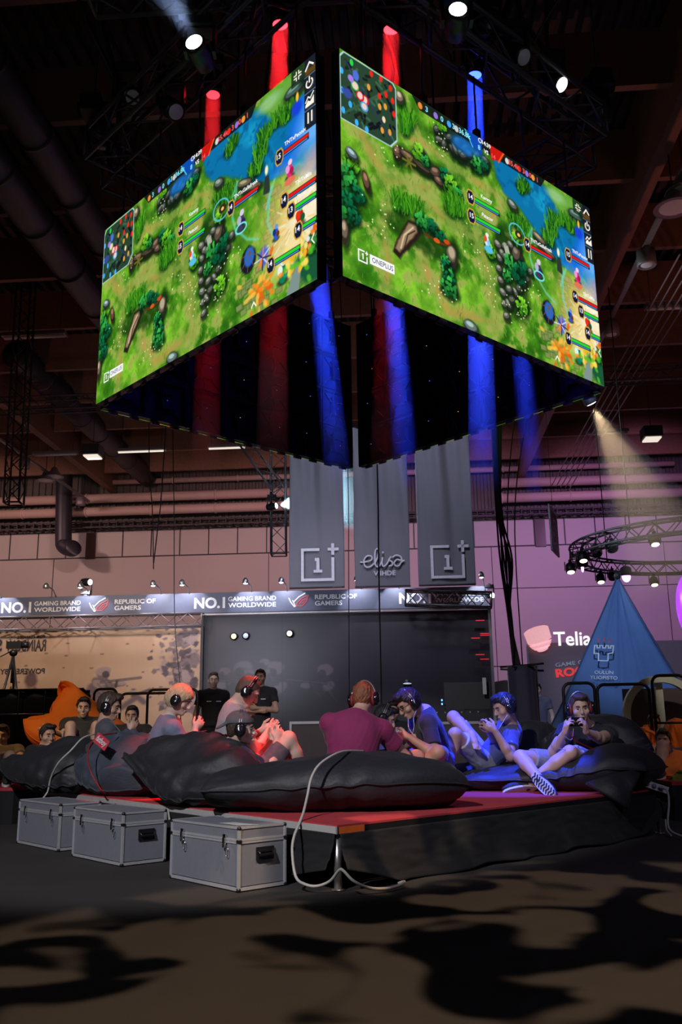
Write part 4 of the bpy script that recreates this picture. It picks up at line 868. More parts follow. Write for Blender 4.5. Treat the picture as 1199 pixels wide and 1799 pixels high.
def make_screen(lab):
    t = thing('led_screen', lab, 'screen', group='four screens hung as a square')
    o = bpy.data.objects.new('display_face', FACE); COL.objects.link(o); o.parent = t; MW[o.name] = MW[t.name]
    h = hud(); h.build('picture_writing', [GLOW['white'], GLOW['cyan'], GLOW['red'], GLOW['navy'], GLOW['cream']], t)
    rnd = random.Random(4)
    for i in range(7):
        for j in range(4):
            c = cabinet_mb(i, j).build('cabinet', M['led_frame'], t)
            m = MB(); cw, ch = SW/7, SH/4
            m.box((i*cw+cw/2+rnd.uniform(-.05, .06), .108, j*ch+ch*rnd.uniform(.48, .62)), (.008, .005, .006))
            o = m.build('status_light', M[rnd.choice(['status_b', 'status_r', 'status_b', 'status_o'])], t); o.parent = c; MW[o.name] = MW[t.name]
        m = MB(); x = i*SW/7+.25; P = []
        for j in range(4): z = SH-.1-j*SH/4; P += [(x+.10, .12, z), (x+.13, .15, z-.12), (x+.08, .13, z-.26), (x+.05, .12, z-.36)]
        m.tube(smooth_path(P, 4), .008, 6); m.build('signal_cable', M['cable_black'], t)
    for i in range(14):
        x = (i+.5)*SW/14; m = MB()
        for z in (-.012,): m.box((x, .03, z), (.09, .045, .022)); m.box((x, .052, z-.01), (.09, .008, .03))
        m.build('bottom_bracket', M['bracket'], t)
    for x in (.0, SW): m = MB(); m.box((x, .05, SH/2), (.012, .08, SH)); m.build('side_rail', M['led_frame'], t)
    for i in range(5):
        x = .3+i*(SW-.6)/4; m = MB(); m.box((x, .05, SH+.06), (.06, .05, .12)); m.cyl((x, .05, SH+.1), (x, .05, 7.0-SZ-.17), .01, n=6); m.build('hanging_strap', M['black_metal'], t)
    return t
def frm(o, x): y = UP.cross(x).normalized(); m = Matrix((x.normalized(), y, UP)).transposed().to_4x4(); m.translation = o; return m
s0 = make_screen('big bright game screen facing left of the camera, left front of the square')
B = .13
copy_tree(s0, mtx=frm(R_START, dR_), label='big bright game screen, right front of the square')
s0.matrix_world = frm(L_END, -dL_)
copy_tree(s0, mtx=frm(L_END+dR_*(SW+.12)+dL_*.13, -dR_), label='far left screen of the square, only its dark back seen from below')
copy_tree(s0, mtx=frm(R_END+dL_*.12+dR_*.13, dL_), label='far right screen of the square, only its dark back seen from below')
# ------------------------------------------------------------------ rig truss over the screens
TZ = 7.02
NC = (L_END-dL_*SW+R_START)/2; NC = Vector((-.06, 5.95, TZ)); LC = Vector((-2.70, 8.78, TZ)); RC = Vector((2.86, 8.50, TZ)); FC = Vector((.2, 11.35, TZ))
def inset(a, b, k=.22): d = (b-a).normalized(); return a+d*k, b-d*k
for (a, b), lab in zip(((NC, LC), (NC, RC), (LC, FC), (RC, FC)), ('black box truss above the left game screen', 'black box truss above the right game screen', 'black box truss above the far left screen back', 'black box truss above the far right screen back')):
    truss('rig_truss', lab, *inset(a, b), s=.36, r=.026, group='square of rig trusses', step=.36)
for (a, b), lab in zip(((Vector((-2.2, 6.9, 7.45)), Vector((2.4, 6.6, 7.45))), (Vector((-2.4, 10.2, 7.45)), Vector((2.8, 10.2, 7.45)))), ('black truss crossing over the front of the rig', 'black truss crossing over the back of the rig')):
    truss('rig_truss', lab, a, b, s=.3, r=.024, group='square of rig trusses')
rnd = random.Random(8)
for i, p in enumerate([LC, RC, NC*.5+LC*.5, NC*.5+RC*.5, FC*.5+LC*.5, FC*.5+RC*.5]):
    t = thing('chain_hoist', ['black chain hoist over the left rig corner', 'black chain hoist over the right rig corner', 'black chain hoist over the left front truss', 'black chain hoist over the right front truss', 'black chain hoist over the far left truss', 'black chain hoist over the far right truss'][i], 'hoist', loc=p+Vector((0, 0, .5)), group='chain hoists over the rig')
    c = p+Vector((0, 0, .62)); m = MB(); m.box(c, (.22, .34, .2)); m.cyl(c-Vector((.16, 0, 0)), c+Vector((.16, 0, 0)), .09); m.build('motor', M['black_metal'], t)
    m = MB(); m.cyl(c+Vector((0, 0, .1)), (c.x, c.y, 11.1), .014, n=6); m.build('chain', M['black_metal'], t)
    m = MB(); m.lathe([(.05, -.25), (.12, -.22), (.15, -.02), (.13, 0)], Matrix.Translation(c+Vector((.05, .18, -.08))), 14); m.build('chain_bag', M['black_plastic'], t)
for i in range(26):                             # looms of black cable over the rig
    a = [NC, NC, LC, RC][i % 4]; b = [LC, RC, FC, FC][i % 4]; f0 = rnd.uniform(.05, .95); p = a.lerp(b, f0); z0 = rnd.uniform(7.0, 7.3); q = p+Vector((rnd.uniform(-.5, .5), rnd.uniform(-.3, .3), 0))
    m = MB(); P = [(p.x, p.y, z0-rnd.uniform(.1, .4)), (p.x+rnd.uniform(-.1, .1), p.y, z0+.4), (q.x, q.y, 8.4), (q.x+rnd.uniform(-.4, .4), q.y, 9.6), (q.x*.8, q.y, 11.0)]
    m.tube(smooth_path(P, 5), rnd.uniform(.012, .03), 6); tag(m.build('rig_cable', M['cable_black']), 'black cable loom rising from the rig to the roof', 'cable', 'cable looms over the rig')
for i in range(12):
    a = [NC, NC, LC][i % 3]; b = [LC, RC, FC][i % 3]; p = a.lerp(b, rnd.uniform(.1, .5)); q = a.lerp(b, rnd.uniform(.5, .95)); s = rnd.uniform(.15, .45)
    m = MB(); P = [p+Vector((0, -.12, .2)), p.lerp(q, .3)+Vector((0, -.2, .2-s)), p.lerp(q, .7)+Vector((0, -.2, .2-s)), q+Vector((0, -.12, .2))]
    m.tube(smooth_path(P, 6), rnd.uniform(.008, .018), 6); tag(m.build('slack_cable', M['cable_black']), 'black cable sagging below a rig truss', 'cable', 'slack cables on the rig trusses')
# ------------------------------------------------------------------ lamps of the rig and the haze they light
def hz(name, lab, p0, p1, r0, r1, col, dens, n=24, fade=None):
    m = MB(); m.cyl(p0, p1, r0, r1, n); o = m.build(name, haze('haze_%s_%d' % (name, len(MATS)+len(bpy.data.materials)), col, dens, fade))
    return tag(o, lab, 'light haze', kind='stuff')
def beam_lamp(lab, hlab, p, target, col, power, r=.075, zend=1.9, dens=.30, spread=3, lensk=10, s=.75, hazeon=True):
    p, T_ = Vector(p), Vector(target); d = (T_-p).normalized()
    moving_head(lab, p, d, col, lensk, s)
    src = p+d*.2*s
    l = lamp('AREA', 'beam_light', src, T_, power*BEAMP, col, (r*2, r*2), spread); l.data.shape = 'DISK'
    if hazeon:
        L = (p.z-zend)/max(.05, -d.z); hz('beam_haze', hlab, src+d*.01, p+d*L, r, r+.016*L, (1, 1, 1), dens, fade=(3.0, 4.4))
RED, BLU = (1, .02, .03), (.02, .05, 1)
BEAMP = .010
beam_lamp('moving head lamp with red beam, leftmost over the left screen', 'faint red beam column at left inside the screen square', at(375, 148, 8.1), (-1.25, 8.1, .4), RED, 260, lensk=5, dens=.25, spread=11)
beam_lamp('moving head lamp with red beam above the left screen top', 'red beam column above the upper end of the left screen', at(493, 22, 7.0), (-.62, 7.35, .4), RED, 440, lensk=9, spread=11)
beam_lamp('moving head lamp with red beam above the right screen top', 'red beam column above the upper end of the right screen', at(688, 30, 7.0), (.30, 7.6, .4), RED, 380, lensk=9, spread=11)
beam_lamp('moving head lamp with blue beam above the right screen', 'narrow blue beam behind the top edge of the right screen', at(834, 112, 7.8), (1.28, 8.3, .4), BLU, 850, lensk=11)
beam_lamp('moving head lamp with blue beam hidden behind the left screen', 'bright blue beam column below the inner corner of the left screen', (-.32, 7.7, 6.6), (.20, 8.1, .5), BLU, 750)
beam_lamp('moving head lamp with blue beam hidden behind the right screen', 'bright blue beam column below the right screen, nearest the middle', (.45, 7.9, 6.6), (.75, 8.3, .5), BLU, 750)
beam_lamp('moving head lamp with blue beam hidden behind the right screen end', 'dim blue beam column, rightmost below the right screen', (1.82, 8.75, 6.6), (2.0, 8.6, .5), BLU, 380)
def open_spot(lab, hlab, p, d, col, power, L, half, dens, s=1.0, lensk=14, cone=None, r0=.06):
    p, d = Vector(p), Vector(d).normalized(); moving_head(lab, p, d, (1, 1, 1) if sum(col) > 2.2 else col, lensk, s)
    lamp('SPOT', 'flood_light', p+d*.2, p+d*5, power, col, .04, (cone or half)*2, .4)
    if L: hz('flood_haze', hlab, p+d*.21, p+d*L, r0, r0+math.tan(R(half))*L, col, dens)
open_spot('white moving head lamp at the top edge, left one', 'pale blue haze cone above the left white lamp', at(352, 95, 6.6), (-.25, -1, .06), (.62, .74, 1), 250, 2.0, 15, .10, .8)
open_spot('white moving head lamp at the top edge, right one', 'pale blue haze cone above the right white lamp', at(803, 40, 6.4), (-.05, -1, .08), (.62, .74, 1), 200, 1.6, 13, .10, .8)
open_spot('small white flood lamp left of the left banner', 'pale cyan haze cone left of the left banner', at(478, 890, 17.8), (1, -.42, .05), (.60, .86, 1), 1600, 1.7, 28, .30, .6, 30)
open_spot('warm flood lamp under the lower corner of the right screen', 'warm haze cone right of the right screen', at(1032, 694, 12.2), (.46, .25, -.86), (1, .84, .62), 700, 3.0, 17, .10, .8, 5)
open_spot('small white flood lamp at the right end of the sign band', 'white haze at the sign band end', at(861, 1046, 16.6), (.5, -1, -.2), (.85, .88, 1), 30, 0, 30, .1, .5, 40)
for i, (px, py, c) in enumerate(((972, 143, (1, 1, 1)), (905, 95, (.3, .3, .35)), (300, 190, (.3, .25, .3)), (225, 165, (.2, .2, .2)))):
    moving_head(['black lamp with a white glint at upper right of the rig', 'unlit black lamp on the right rig truss', 'unlit black lamp on the left rig truss, right one', 'unlit black lamp on the left rig truss, left one'][i], at(px, py, (7.9, 7.3, 7.6, 8.0)[i]), (.5, -.5, -.7), c, 2 if i == 0 else .05, .8)
# two cable drops from the rig to the floor
def drop(name, lab, pts, r, mtl=None, grp=None): m = MB(); m.tube(smooth_path(pts, 8), r, 7); return tag(m.build(name, mtl or M['cable_black']), lab, 'cable', grp)
for i in range(7):
    k = (i-3)*.022
    drop('cable_drop', 'black cable in the thick bundle dropping right of the banners', [(2.0+k, 10.9, 4.9), at(868+i*2, 820, 11.0), at(873+(i*7) % 11, 905, 11.2), at(884+i*2, 985, 11.6)+Vector((k*.5, 0, 0)), at(893+(i*3) % 7, 1080, 11.9), at(903+i*2, 1172, 12.05)], .013, None, 'cable bundle right of the banners')
drop('cable_drop', 'thin straight cable, left one beside the thick bundle', [(2.25, 10.9, 4.9), at(892, 900, 11.3), at(903, 1172, 12)], .008)
drop('cable_drop', 'thin straight cable, right one beside the thick bundle', [(2.42, 10.9, 4.9), at(905, 900, 11.3), at(919, 1172, 12)], .008)
drop('cable_drop', 'thin black cable hanging in front of the middle banner', [(.45, 11.45, 7.2), at(663, 812, 11.45), at(666, 1000, 11.9), at(670, 1195, 12.6), at(671, 1268, 12.75)], .010)
drop('cable_drop', 'thin black cable hanging between left and middle banner', [(.02, 11.42, 7.2), at(611, 812, 11.42), at(613, 1000, 11.9), at(614, 1230, 12.6), at(614, 1268, 12.7)], .006)
drop('cable_drop', 'thin black cable hanging over the sign band at left', [at(303, 450, 15), at(304, 760, 15), at(306, 900, 15), at(307, 1085, 15), at(316, 1200, 15), at(318, 1300, 15), at(318, 1340, 15)], .008)
drop('cable_drop', 'pair of black pulley ropes hanging left of the banners', [Vector((at(258, 690, 20).x, 20, 11.1)), at(262, 790, 20), at(268, 900, 20), at(270, 1000, 20)], .012)
drop('cable_drop', 'slanting black rope hanging left of the banners', [Vector((at(300, 700, 20).x, 20, 11.1)), at(285, 850, 20), at(278, 920, 20), at(270, 990, 20)], .014)
# cloth covered column at the foot of the cables
t = thing('cable_column', 'black cloth covered column at the foot of the cable bundle', 'column', loc=(2.36, 12.1, 0))
m = MB(); rr = random.Random(2); v = []; n = 40
for z in np.linspace(0, 1.66, 14):
    for k in range(n):
        a = 2*math.pi*k/n; q = .19+.008*math.sin(a*9+z*2)+.006*math.sin(a*17); v.append((2.36+q*math.cos(a)*1.0, 12.1+q*math.sin(a), z))
m.smooth = True; m.add(v, [(j*n+k, j*n+(k+1) % n, (j+1)*n+(k+1) % n, (j+1)*n+k) for j in range(13) for k in range(n)]+[tuple(13*n+k for k in range(n))]); m.build('cloth_cover', mat('column_cloth', (.022, .018, .04), .8, sheen=.2), t)
for k in range(4): m = MB(); a = k*.8+.2; m.cyl((2.36-.3*math.cos(a), 12.1-.3*math.sin(a), 1.62+.02*k), (2.36+.3*math.cos(a), 12.1+.3*math.sin(a), 1.60+.02*k), .014, n=6); m.build('outrigger_bar', M['black_metal'], t)
# ------------------------------------------------------------------ signed distance modelling of bodies and clothes
class Field:
    def __init__(s, lo, hi, vox):
        s.lo = np.array(lo, float); s.vox = vox; s.n = np.maximum(4, np.ceil((np.array(hi)-s.lo)/vox).astype(int)+1)
        s.F = np.full(s.n, .5, np.float32); s.ax = [s.lo[i]+vox*np.arange(s.n[i]) for i in range(3)]
    def sl(s, lo, hi):
        a = np.clip(np.floor((np.array(lo)-s.lo)/s.vox).astype(int), 0, s.n); b = np.clip(np.ceil((np.array(hi)-s.lo)/s.vox).astype(int)+1, 0, s.n)
        return tuple(slice(int(a[i]), int(b[i])) for i in range(3))
    def grid(s, q):
        return (s.ax[0][q[0]][:, None, None], s.ax[1][q[1]][None, :, None], s.ax[2][q[2]][None, None, :])
    def put(s, q, d, k, sub=False):
        A = s.F[q]
        if sub: d = -d; h = np.clip(.5-.5*(A-d)/k, 0, 1); A[:] = A*(1-h)+d*h+k*h*(1-h)
        else: h = np.clip(.5+.5*(A-d)/k, 0, 1); A[:] = A*(1-h)+d*h-k*h*(1-h)
    def cut(s, d, X, Y, Z, planes):
        for (p, n) in planes or []:
            n = Vector(n).normalized(); d = np.maximum(d, (X-p[0])*n[0]+(Y-p[1])*n[1]+(Z-p[2])*n[2])
        return d
    def cap(s, a, b, ra, rb, k=.02, planes=None, sub=False, flat=None):
        a, b = np.array(a), np.array(b); m = max(ra, rb)+k+s.vox*2
        q = s.sl(np.minimum(a, b)-m, np.maximum(a, b)+m); X, Y, Z = s.grid(q)
        if X.size == 0 or Y.size == 0 or Z.size == 0: return s
        ba = b-a; L = float(ba@ba)+1e-9
        t = np.clip(((X-a[0])*ba[0]+(Y-a[1])*ba[1]+(Z-a[2])*ba[2])/L, 0, 1)
        d = np.sqrt((X-a[0]-t*ba[0])**2+(Y-a[1]-t*ba[1])**2+(Z-a[2]-t*ba[2])**2)-(ra+(rb-ra)*t)
        s.put(q, s.cut(d, X, Y, Z, planes), k, sub); return s
    def ell(s, c, r, B=None, k=.02, planes=None, sub=False):
        c = np.array(c); m = max(r)+k+s.vox*2; q = s.sl(c-m, c+m); X, Y, Z = s.grid(q)
        if X.size == 0 or Y.size == 0 or Z.size == 0: return s
        X, Y, Z = X-c[0], Y-c[1], Z-c[2]
        B = B if B is not None else ((1, 0, 0), (0, 1, 0), (0, 0, 1))
        u = [X*b[0]+Y*b[1]+Z*b[2] for b in B]
        k0 = np.sqrt(sum((u[i]/r[i])**2 for i in range(3)))+1e-6; k1 = np.sqrt(sum((u[i]/r[i]**2)**2 for i in range(3)))+1e-6
        d = k0*(k0-1)/k1
        s.put(q, s.cut(d, X+c[0], Y+c[1], Z+c[2], planes), k, sub); return s
    def cutall(s, planes, q=None):
        q = q or (slice(None),)*3; X, Y, Z = s.grid(q); s.F[q] = s.cut(s.F[q], X, Y, Z, planes); return s
    def rough(s, amp, scale, seed=0, squash=(1, 1, 1)):
        r = np.random.RandomState(seed)
        ph = r.uniform(0, 6.28, 12); dr = r.normal(size=(12, 3)); X, Y, Z = s.grid((slice(None),)*3)
        N_ = 0
        for i in range(8):
            f = scale*(1+.6*(i % 3)); N_ = N_+np.sin(f*(dr[i, 0]*X*squash[0]+dr[i, 1]*Y*squash[1]+dr[i, 2]*Z*squash[2])+ph[i]+1.5*np.sin(f*.5*(X*dr[i, 1]-Z*dr[i, 0])+ph[i]))
        s.F += (amp*N_/3).astype(np.float32); return s
    def mesh(s):
        F = s.F; I = F < 0
        c = [F[:-1, :-1, :-1], F[1:, :-1, :-1], F[:-1, 1:, :-1], F[1:, 1:, :-1], F[:-1, :-1, 1:], F[1:, :-1, 1:], F[:-1, 1:, 1:], F[1:, 1:, 1:]]
        n = sum((q < 0).astype(np.int8) for q in c); mx = (n > 0) & (n < 8)
        ids = np.full(mx.shape, -1, np.int64); w = np.argwhere(mx); ids[mx] = np.arange(len(w))
        if len(w) == 0: return [], []
        vals = np.stack([q[mx] for q in c], 1); off = np.array([(0, 0, 0), (1, 0, 0), (0, 1, 0), (1, 1, 0), (0, 0, 1), (1, 0, 1), (0, 1, 1), (1, 1, 1)], float)
        E_ = [(0, 1), (2, 3), (4, 5), (6, 7), (0, 2), (1, 3), (4, 6), (5, 7), (0, 4), (1, 5), (2, 6), (3, 7)]
        S_ = np.zeros((len(w), 3)); C_ = np.zeros(len(w))
        for a, b in E_:
            va, vb = vals[:, a], vals[:, b]; k = (va < 0) != (vb < 0); t = np.where(k, va/(va-vb+1e-12), 0)[:, None]
            S_ += np.where(k[:, None], off[a]+(off[b]-off[a])*t, 0); C_ += k
        V = (w+S_/C_[:, None])*s.vox+s.lo
        faces = []
        for ax in range(3):
            sh = [slice(None)]*3; s0 = list(sh); s1 = list(sh); s0[ax] = slice(0, -1); s1[ax] = slice(1, None)
            a, b = I[tuple(s0)], I[tuple(s1)]; e = np.argwhere(a != b)
            o1, o2 = [(1, 2), (0, 2), (0, 1)][ax]
            e = e[(e[:, o1] > 0) & (e[:, o2] > 0) & (e[:, o1] < F.shape[o1]-1) & (e[:, o2] < F.shape[o2]-1)]
            def cell(d1, d2): q = e.copy(); q[:, o1] += d1; q[:, o2] += d2; return ids[q[:, 0], q[:, 1], q[:, 2]]
            q = np.stack([cell(-1, -1), cell(0, -1), cell(0, 0), cell(-1, 0)], 1)
            ins = a[e[:, 0], e[:, 1], e[:, 2]]
            flip = ins if ax != 1 else ~ins
            q[~flip] = q[~flip][:, ::-1]; faces.append(q)
        return V, np.concatenate(faces)
    def build(s, name, m, parent, smooth=True):
        V, Q = s.mesh()
        if len(V) == 0: return None
        V = np.array(V); inv = MW[parent.name].inverted() if parent else Matrix()
        A = np.array(inv); V = V@A[:3, :3].T+A[:3, 3]
        me = bpy.data.meshes.new(name); me.vertices.add(len(V)); me.vertices.foreach_set('co', V.astype(np.float32).ravel())
        me.loops.add(Q.size); me.loops.foreach_set('vertex_index', Q.astype(np.int32).ravel()); me.polygons.add(len(Q)); me.polygons.foreach_set('loop_start', np.arange(0, Q.size, 4))
        me.polygons.foreach_set('use_smooth', np.ones(len(Q), bool)); me.update(calc_edges=True); me.materials.append(m)
        o = bpy.data.objects.new(name, me); COL.objects.link(o)
        if parent: o.parent = parent; MW[o.name] = MW[parent.name]
        return o
def bounds(P, m):
    A = np.array([list(p) for p in P]); return A.min(0)-m, A.max(0)+m
SK = dict(light=skin('skin_light', (.62, .40, .30)), tan=skin('skin_tan', (.50, .30, .21)), pale=skin('skin_pale', (.66, .46, .37)), dark=skin('skin_brown', (.40, .24, .17)))
HAIR = {k: mat('hair_'+k, c, .6, var=.35, scale=60, stretch=(1, 1, .25), bump=.5, bscale=180) for k, c in dict(black=(.012, .010, .012), brown=(.055, .032, .020), blond=(.52, .42, .24), ginger=(.22, .075, .035), short=(.085, .055, .036)).items()}
M['eye'] = mat('eye_dark', (.03, .02, .02), .2); M['eyewhite'] = mat('eye_white', (.34, .30, .28), .4); M['lip'] = mat('lip', (.42, .17, .15), .5)
M['screen_on'] = mat('phone_screen', (.12, .42, .32), .2, emit=1.3, ecol=(.16, .50, .40))
PHN = 0
def hand(f, w, d, pn, side, vox, curl=(35, 45, 30), thumb=35, spread=6, k=.006, scale=1.0):
    """w wrist, d direction to the knuckles, pn palm normal; side +1 left, -1 right"""
    d = Vector(d).normalized(); pn = Vector(pn); pn = (pn-d*pn.dot(d)).normalized(); lat = d.cross(pn).normalized()*side   # towards the little finger
    s = scale; w = Vector(w); pc = w+d*.045*s
    f.ell(pc, (.040*s, .050*s, .016*s), (lat, d, pn), .012); f.cap(w, pc, .024*s, .024*s, .012)
    L = [(.040, .024, .019), (.044, .028, .020), (.040, .026, .019), (.031, .019, .017)]
    for i, (l, rr) in enumerate(zip(L, (.0088, .0090, .0086, .0076))):
        b = pc+lat*(-.028+.0187*i)*s+d*(.036-.004*abs(i-1))*s; a = 0; ax = lat; dd = Matrix.Rotation(R((-1.5+i)*spread*.6), 3, pn) @ d
        f.cap(pc+lat*(-.02+.014*i)*s, b, .012*s, .0105*s, .008); p = b; dr = dd
        for j in range(3):
            a += R(curl[j]+i*3); dr = (dd*math.cos(a)+pn*math.sin(a)); q = p+dr*l[j]*s; f.cap(p, q, rr*s*(1-.06*j), rr*s*(.95-.08*j), k); p = q
    b = w+d*.018*s-lat*.024*s; t1 = (d*.62-lat*.70+pn*.35).normalized(); q = b+t1*.040*s; f.cap(b, q, .0145*s, .0115*s, .010)
    t2 = (d*.9-lat*.15+pn*math.sin(R(thumb))).normalized(); q2 = q+t2*.030*s; f.cap(q, q2, .0108*s, .0098*s, k); f.cap(q2, q2+(t2+pn*.2).normalized()*.024*s, .0098*s, .0078*s, k)
def person(lab, J, look, headup=(0, 0, 1), skn='light', hair='brown', shirt=(.02, .02, .02), shorts=(.05, .05, .06), vox=.0065, group=None, hstyle='short', sleeve=.55, long_pants=False, barefoot=False, shoe=None, phone=None, cap_=None, headset=True, glasses=False, curls=None, sole_out=None, W_=1.0, fat=1.0, shirt_extra=None, name='person', earbuds=False):
    """J: joints head neck chest pelvis and sh el wr hip kn an toe with suffix l / r"""
    global PHN
    J = {k: Vector(v) for k, v in J.items()}
    base = J['pelvis'].copy(); base.z = min([p.z for p in J.values()])-.04
    t = thing(name, lab, 'person', loc=base, group=group)
    H, Nk, C, Pv = J['head'], J['neck'], J['chest'], J['pelvis']
    fw = Vector(look).normalized(); up = Vector(headup); up = (up-fw*up.dot(fw)).normalized(); lf = up.cross(fw)
    hb = (fw, lf, up)
    sx = (J['shl']-J['shr']); sx.normalize()
    spine = (Nk-Pv).normalized(); front = sx.cross(spine).normalized()      # faces forward when sx points to the left side
    lo, hi = bounds(J.values(), .20); f = Field(lo, hi, vox)
    Hp = lambda a, b, c: H+fw*a+lf*b+up*c
    # head
    f.ell(Hp(-.012, 0, .025), (.094, .074, .092), hb, .02); f.ell(Hp(.020, 0, -.045), (.066, .056, .078), hb, .03); f.ell(Hp(.066, 0, -.098), (.022, .026, .018), hb, .02)
    f.cap(Hp(.086, 0, .012), Hp(.108, 0, -.030), .009, .0125, .012); f.ell(Hp(.100, 0, -.036), (.012, .018, .009), hb, .008)
    f.ell(Hp(.078, 0, .030), (.014, .050, .010), hb, .014)
    for s in (1, -1):
        f.ell(Hp(.088, .032*s, .004), (.014, .019, .012), hb, .012, sub=True); f.ell(Hp(.050, .048*s, -.030), (.028, .022, .022), hb, .02)
        f.ell(Hp(-.005, .078*s, -.010), (.020, .008, .034), hb, .006)
    f.ell(Hp(.087, 0, -.064), (.010, .024, .007), hb, .006); f.ell(Hp(.084, 0, -.077), (.010, .020, .007), hb, .006)
    f.cap(Hp(-.02, 0, -.06), Nk, .056, .060, .03); f.cap(Nk, J['shl'].lerp(Nk, .45), .05, .05, .04); f.cap(Nk, J['shr'].lerp(Nk, .45), .05, .05, .04)
    # trunk
    tb = (sx, front, spine)
    f.ell(C, (.165*fat, .105*fat, .17), tb, .05); f.ell((C+Pv)/2, (.145*fat, .10*fat, .17), tb, .05); f.ell(Pv, (.160*fat, .115*fat, .13), tb, .05)
    for s in 'lr':
        sh, el, wr = J['sh'+s], J['el'+s], J['wr'+s]; sg = 1 if s == 'l' else -1
        f.ell(sh, (.062, .062, .062), None, .04); f.cap(sh, C, .06, .08, .04); f.cap(sh, el, .052*fat, .042*fat, .02); mid = el.lerp(wr, .3); f.cap(el, mid, .041, .043, .02); f.cap(mid, wr, .043, .026, .015)
        hp, kn, an = J.get('hip'+s), J['kn'+s], J['an'+s]
        f.cap(hp, kn, .088*fat, .060, .03); f.cap(kn, kn.lerp(an, .3)-(front*.0), .057, .058, .02); f.cap(kn.lerp(an, .3), an, .058, .036, .02)
        toe = J['toe'+s]; d = (toe-an).normalized(); f.ell(an-d*.02, (.038, .038, .038), None, .02); f.cap(an+d*.02, toe, .036, .022, .02); f.cap(an-d*.03, an.lerp(toe, .5), .030, .032, .02)
        if barefoot:
            lat = d.cross(Vector((0, 0, 1))).normalized()
            for i in range(5): f.cap(toe+lat*(-.03+.015*i)-d*.02, toe+lat*(-.033+.0165*i)+d*(.03-.004*abs(i-1)), .010, .009, .006)
        hd = J.get('hd'+s, (wr-el)); pn = J.get('pn'+s, -front+sx*sg*-.4)
        hand(f, wr, hd, pn, 1 if s == 'l' else -1, vox, *(curls or ((32, 48, 30), 30)))
    f.build('body', SK[skn], t)
    # face details
    for s in (1, -1):
        m = MB(); B = Matrix((fw, lf, up)).transposed(); m.ell(Hp(.079, .031*s, .004), (.0085, .0120, .0040), B, 10, 8); m.build('eye', M['eyewhite'], t)
        m = MB(); m.ell(Hp(.0865, .031*s, .002), (.004, .0065, .0046), B, 10, 6); m.build('iris', M['eye'], t)
        m = MB(); m.tube([Hp(.088, .014*s, .021), Hp(.090, .030*s, .027), Hp(.078, .048*s, .022)], [.004, .0045, .003], 6); m.build('eyebrow', HAIR['short' if hair in ('blond',) else hair], t)
    m = MB(); m.tube([Hp(.078, .022, -.071), Hp(.0955, .008, -.069), Hp(.0955, -.008, -.069), Hp(.078, -.022, -.071)], [.002, .0045, .0045, .002], 6); m.build('lips', M['lip'], t)
    # hair
    g = Field(H-Vector((.17, .17, .17)), H+Vector((.17, .17, .17)), min(vox, .006))
    th = dict(short=.010, buzz=.004, medium=.026, swept=.020)[hstyle]
    pl = [(Hp(.058, 0, .064), fw-up*.55)] if hstyle != 'medium' else [(Hp(.075, 0, .035), fw-up*1.0)]
    g.ell(Hp(-.014, 0, .028), (.094+th, .074+th, .092+th), hb, .004, pl)
    if hstyle == 'medium': g.ell(Hp(-.045, 0, -.015), (.075+th, .070+th*.7, .085), hb, .02, [(Hp(-.005, 0, 0), fw-up*.25)])
    elif hstyle != 'buzz': g.ell(Hp(-.045, 0, -.02), (.064, .068, .07), hb, .02, [(Hp(-.01, 0, 0), fw-up*.2)])
    else: g.ell(Hp(-.045, 0, -.02), (.058, .064, .06), hb, .02, [(Hp(-.01, 0, 0), fw-up*.2)])
    if hstyle in ('short', 'swept'): g.ell(Hp(.055, .01, .10), (.05, .06, .035 if hstyle == 'swept' else .025), hb, .02, [(Hp(.092, 0, .06), fw-up*.5)])
    g.rough(.0035 if hstyle != 'buzz' else .001, 90, 3)
    if not cap_: g.build('hair', HAIR[hair], t)
    else:
        g.build('hair', HAIR[hair], t)
        q = Field(H-Vector((.22, .22, .22)), H+Vector((.22, .22, .22)), .006)
        q.ell(Hp(-.014, 0, .045), (.112, .092, .088), hb, .004, [(Hp(0, 0, .035), -up+fw*.12)]); q.cap(Hp(-.10, .035, .035), Hp(-.175, .02, -.015), .013, .009, .01); q.cap(Hp(-.10, -.035, .035), Hp(-.175, -.02, -.015), .013, .009, .01); q.cap(Hp(-.1, 0, .038), Hp(-.185, 0, -.02), .014, .009, .012)
        q.build('cap', mat('cap_cloth', cap_, .8, bump=.3, bscale=300), t)
    # shirt
    sm = mat('shirt_%d_%d_%d' % tuple(int(c*999) for c in shirt), shirt, .85, var=.15, scale=8, bump=.35, bscale=28, sheen=.15)
    g = Field(*bounds([Nk, C, Pv, J['shl'], J['shr'], J['ell'], J['elr']], .24), vox)
    e = .014
    g.ell(C, (.165*fat+e, .105*fat+e, .17+e), tb, .05); g.ell((C+Pv)/2, (.150*fat+e, .108*fat+e, .17+e), tb, .06); g.ell(Pv, (.165*fat+e, .118*fat+e, .12), tb, .05)
    g.cap(Nk-spine*.02, J['shl'].lerp(Nk, .45), .070, .068, .04); g.cap(Nk-spine*.02, J['shr'].lerp(Nk, .45), .070, .068, .04)
    for s in 'lr':
        sh, el = J['sh'+s], J['el'+s]; d = (el-sh).normalized(); en = sh+(el-sh)*sleeve
        g.ell(sh, (.057+e, .057+e, .057+e), None, .04); g.cap(sh, C, .06+e, .08+e, .04); g.cap(sh, en+d*.1, .053*fat+e, .056*fat+e, .02, [(en, d)])
        if s == 'l': en_l = (en, d)
    hd = (H-Nk).normalized(); g.cap(Nk+hd*.075, Nk+hd*.3, .052, .075, .012, sub=True)
    g.cutall([(Pv-spine*.09, -spine)]) if False else None
    g.rough(.0022, 26, 5, (1, 1, .6)); so = g.build('shirt', sm, t)
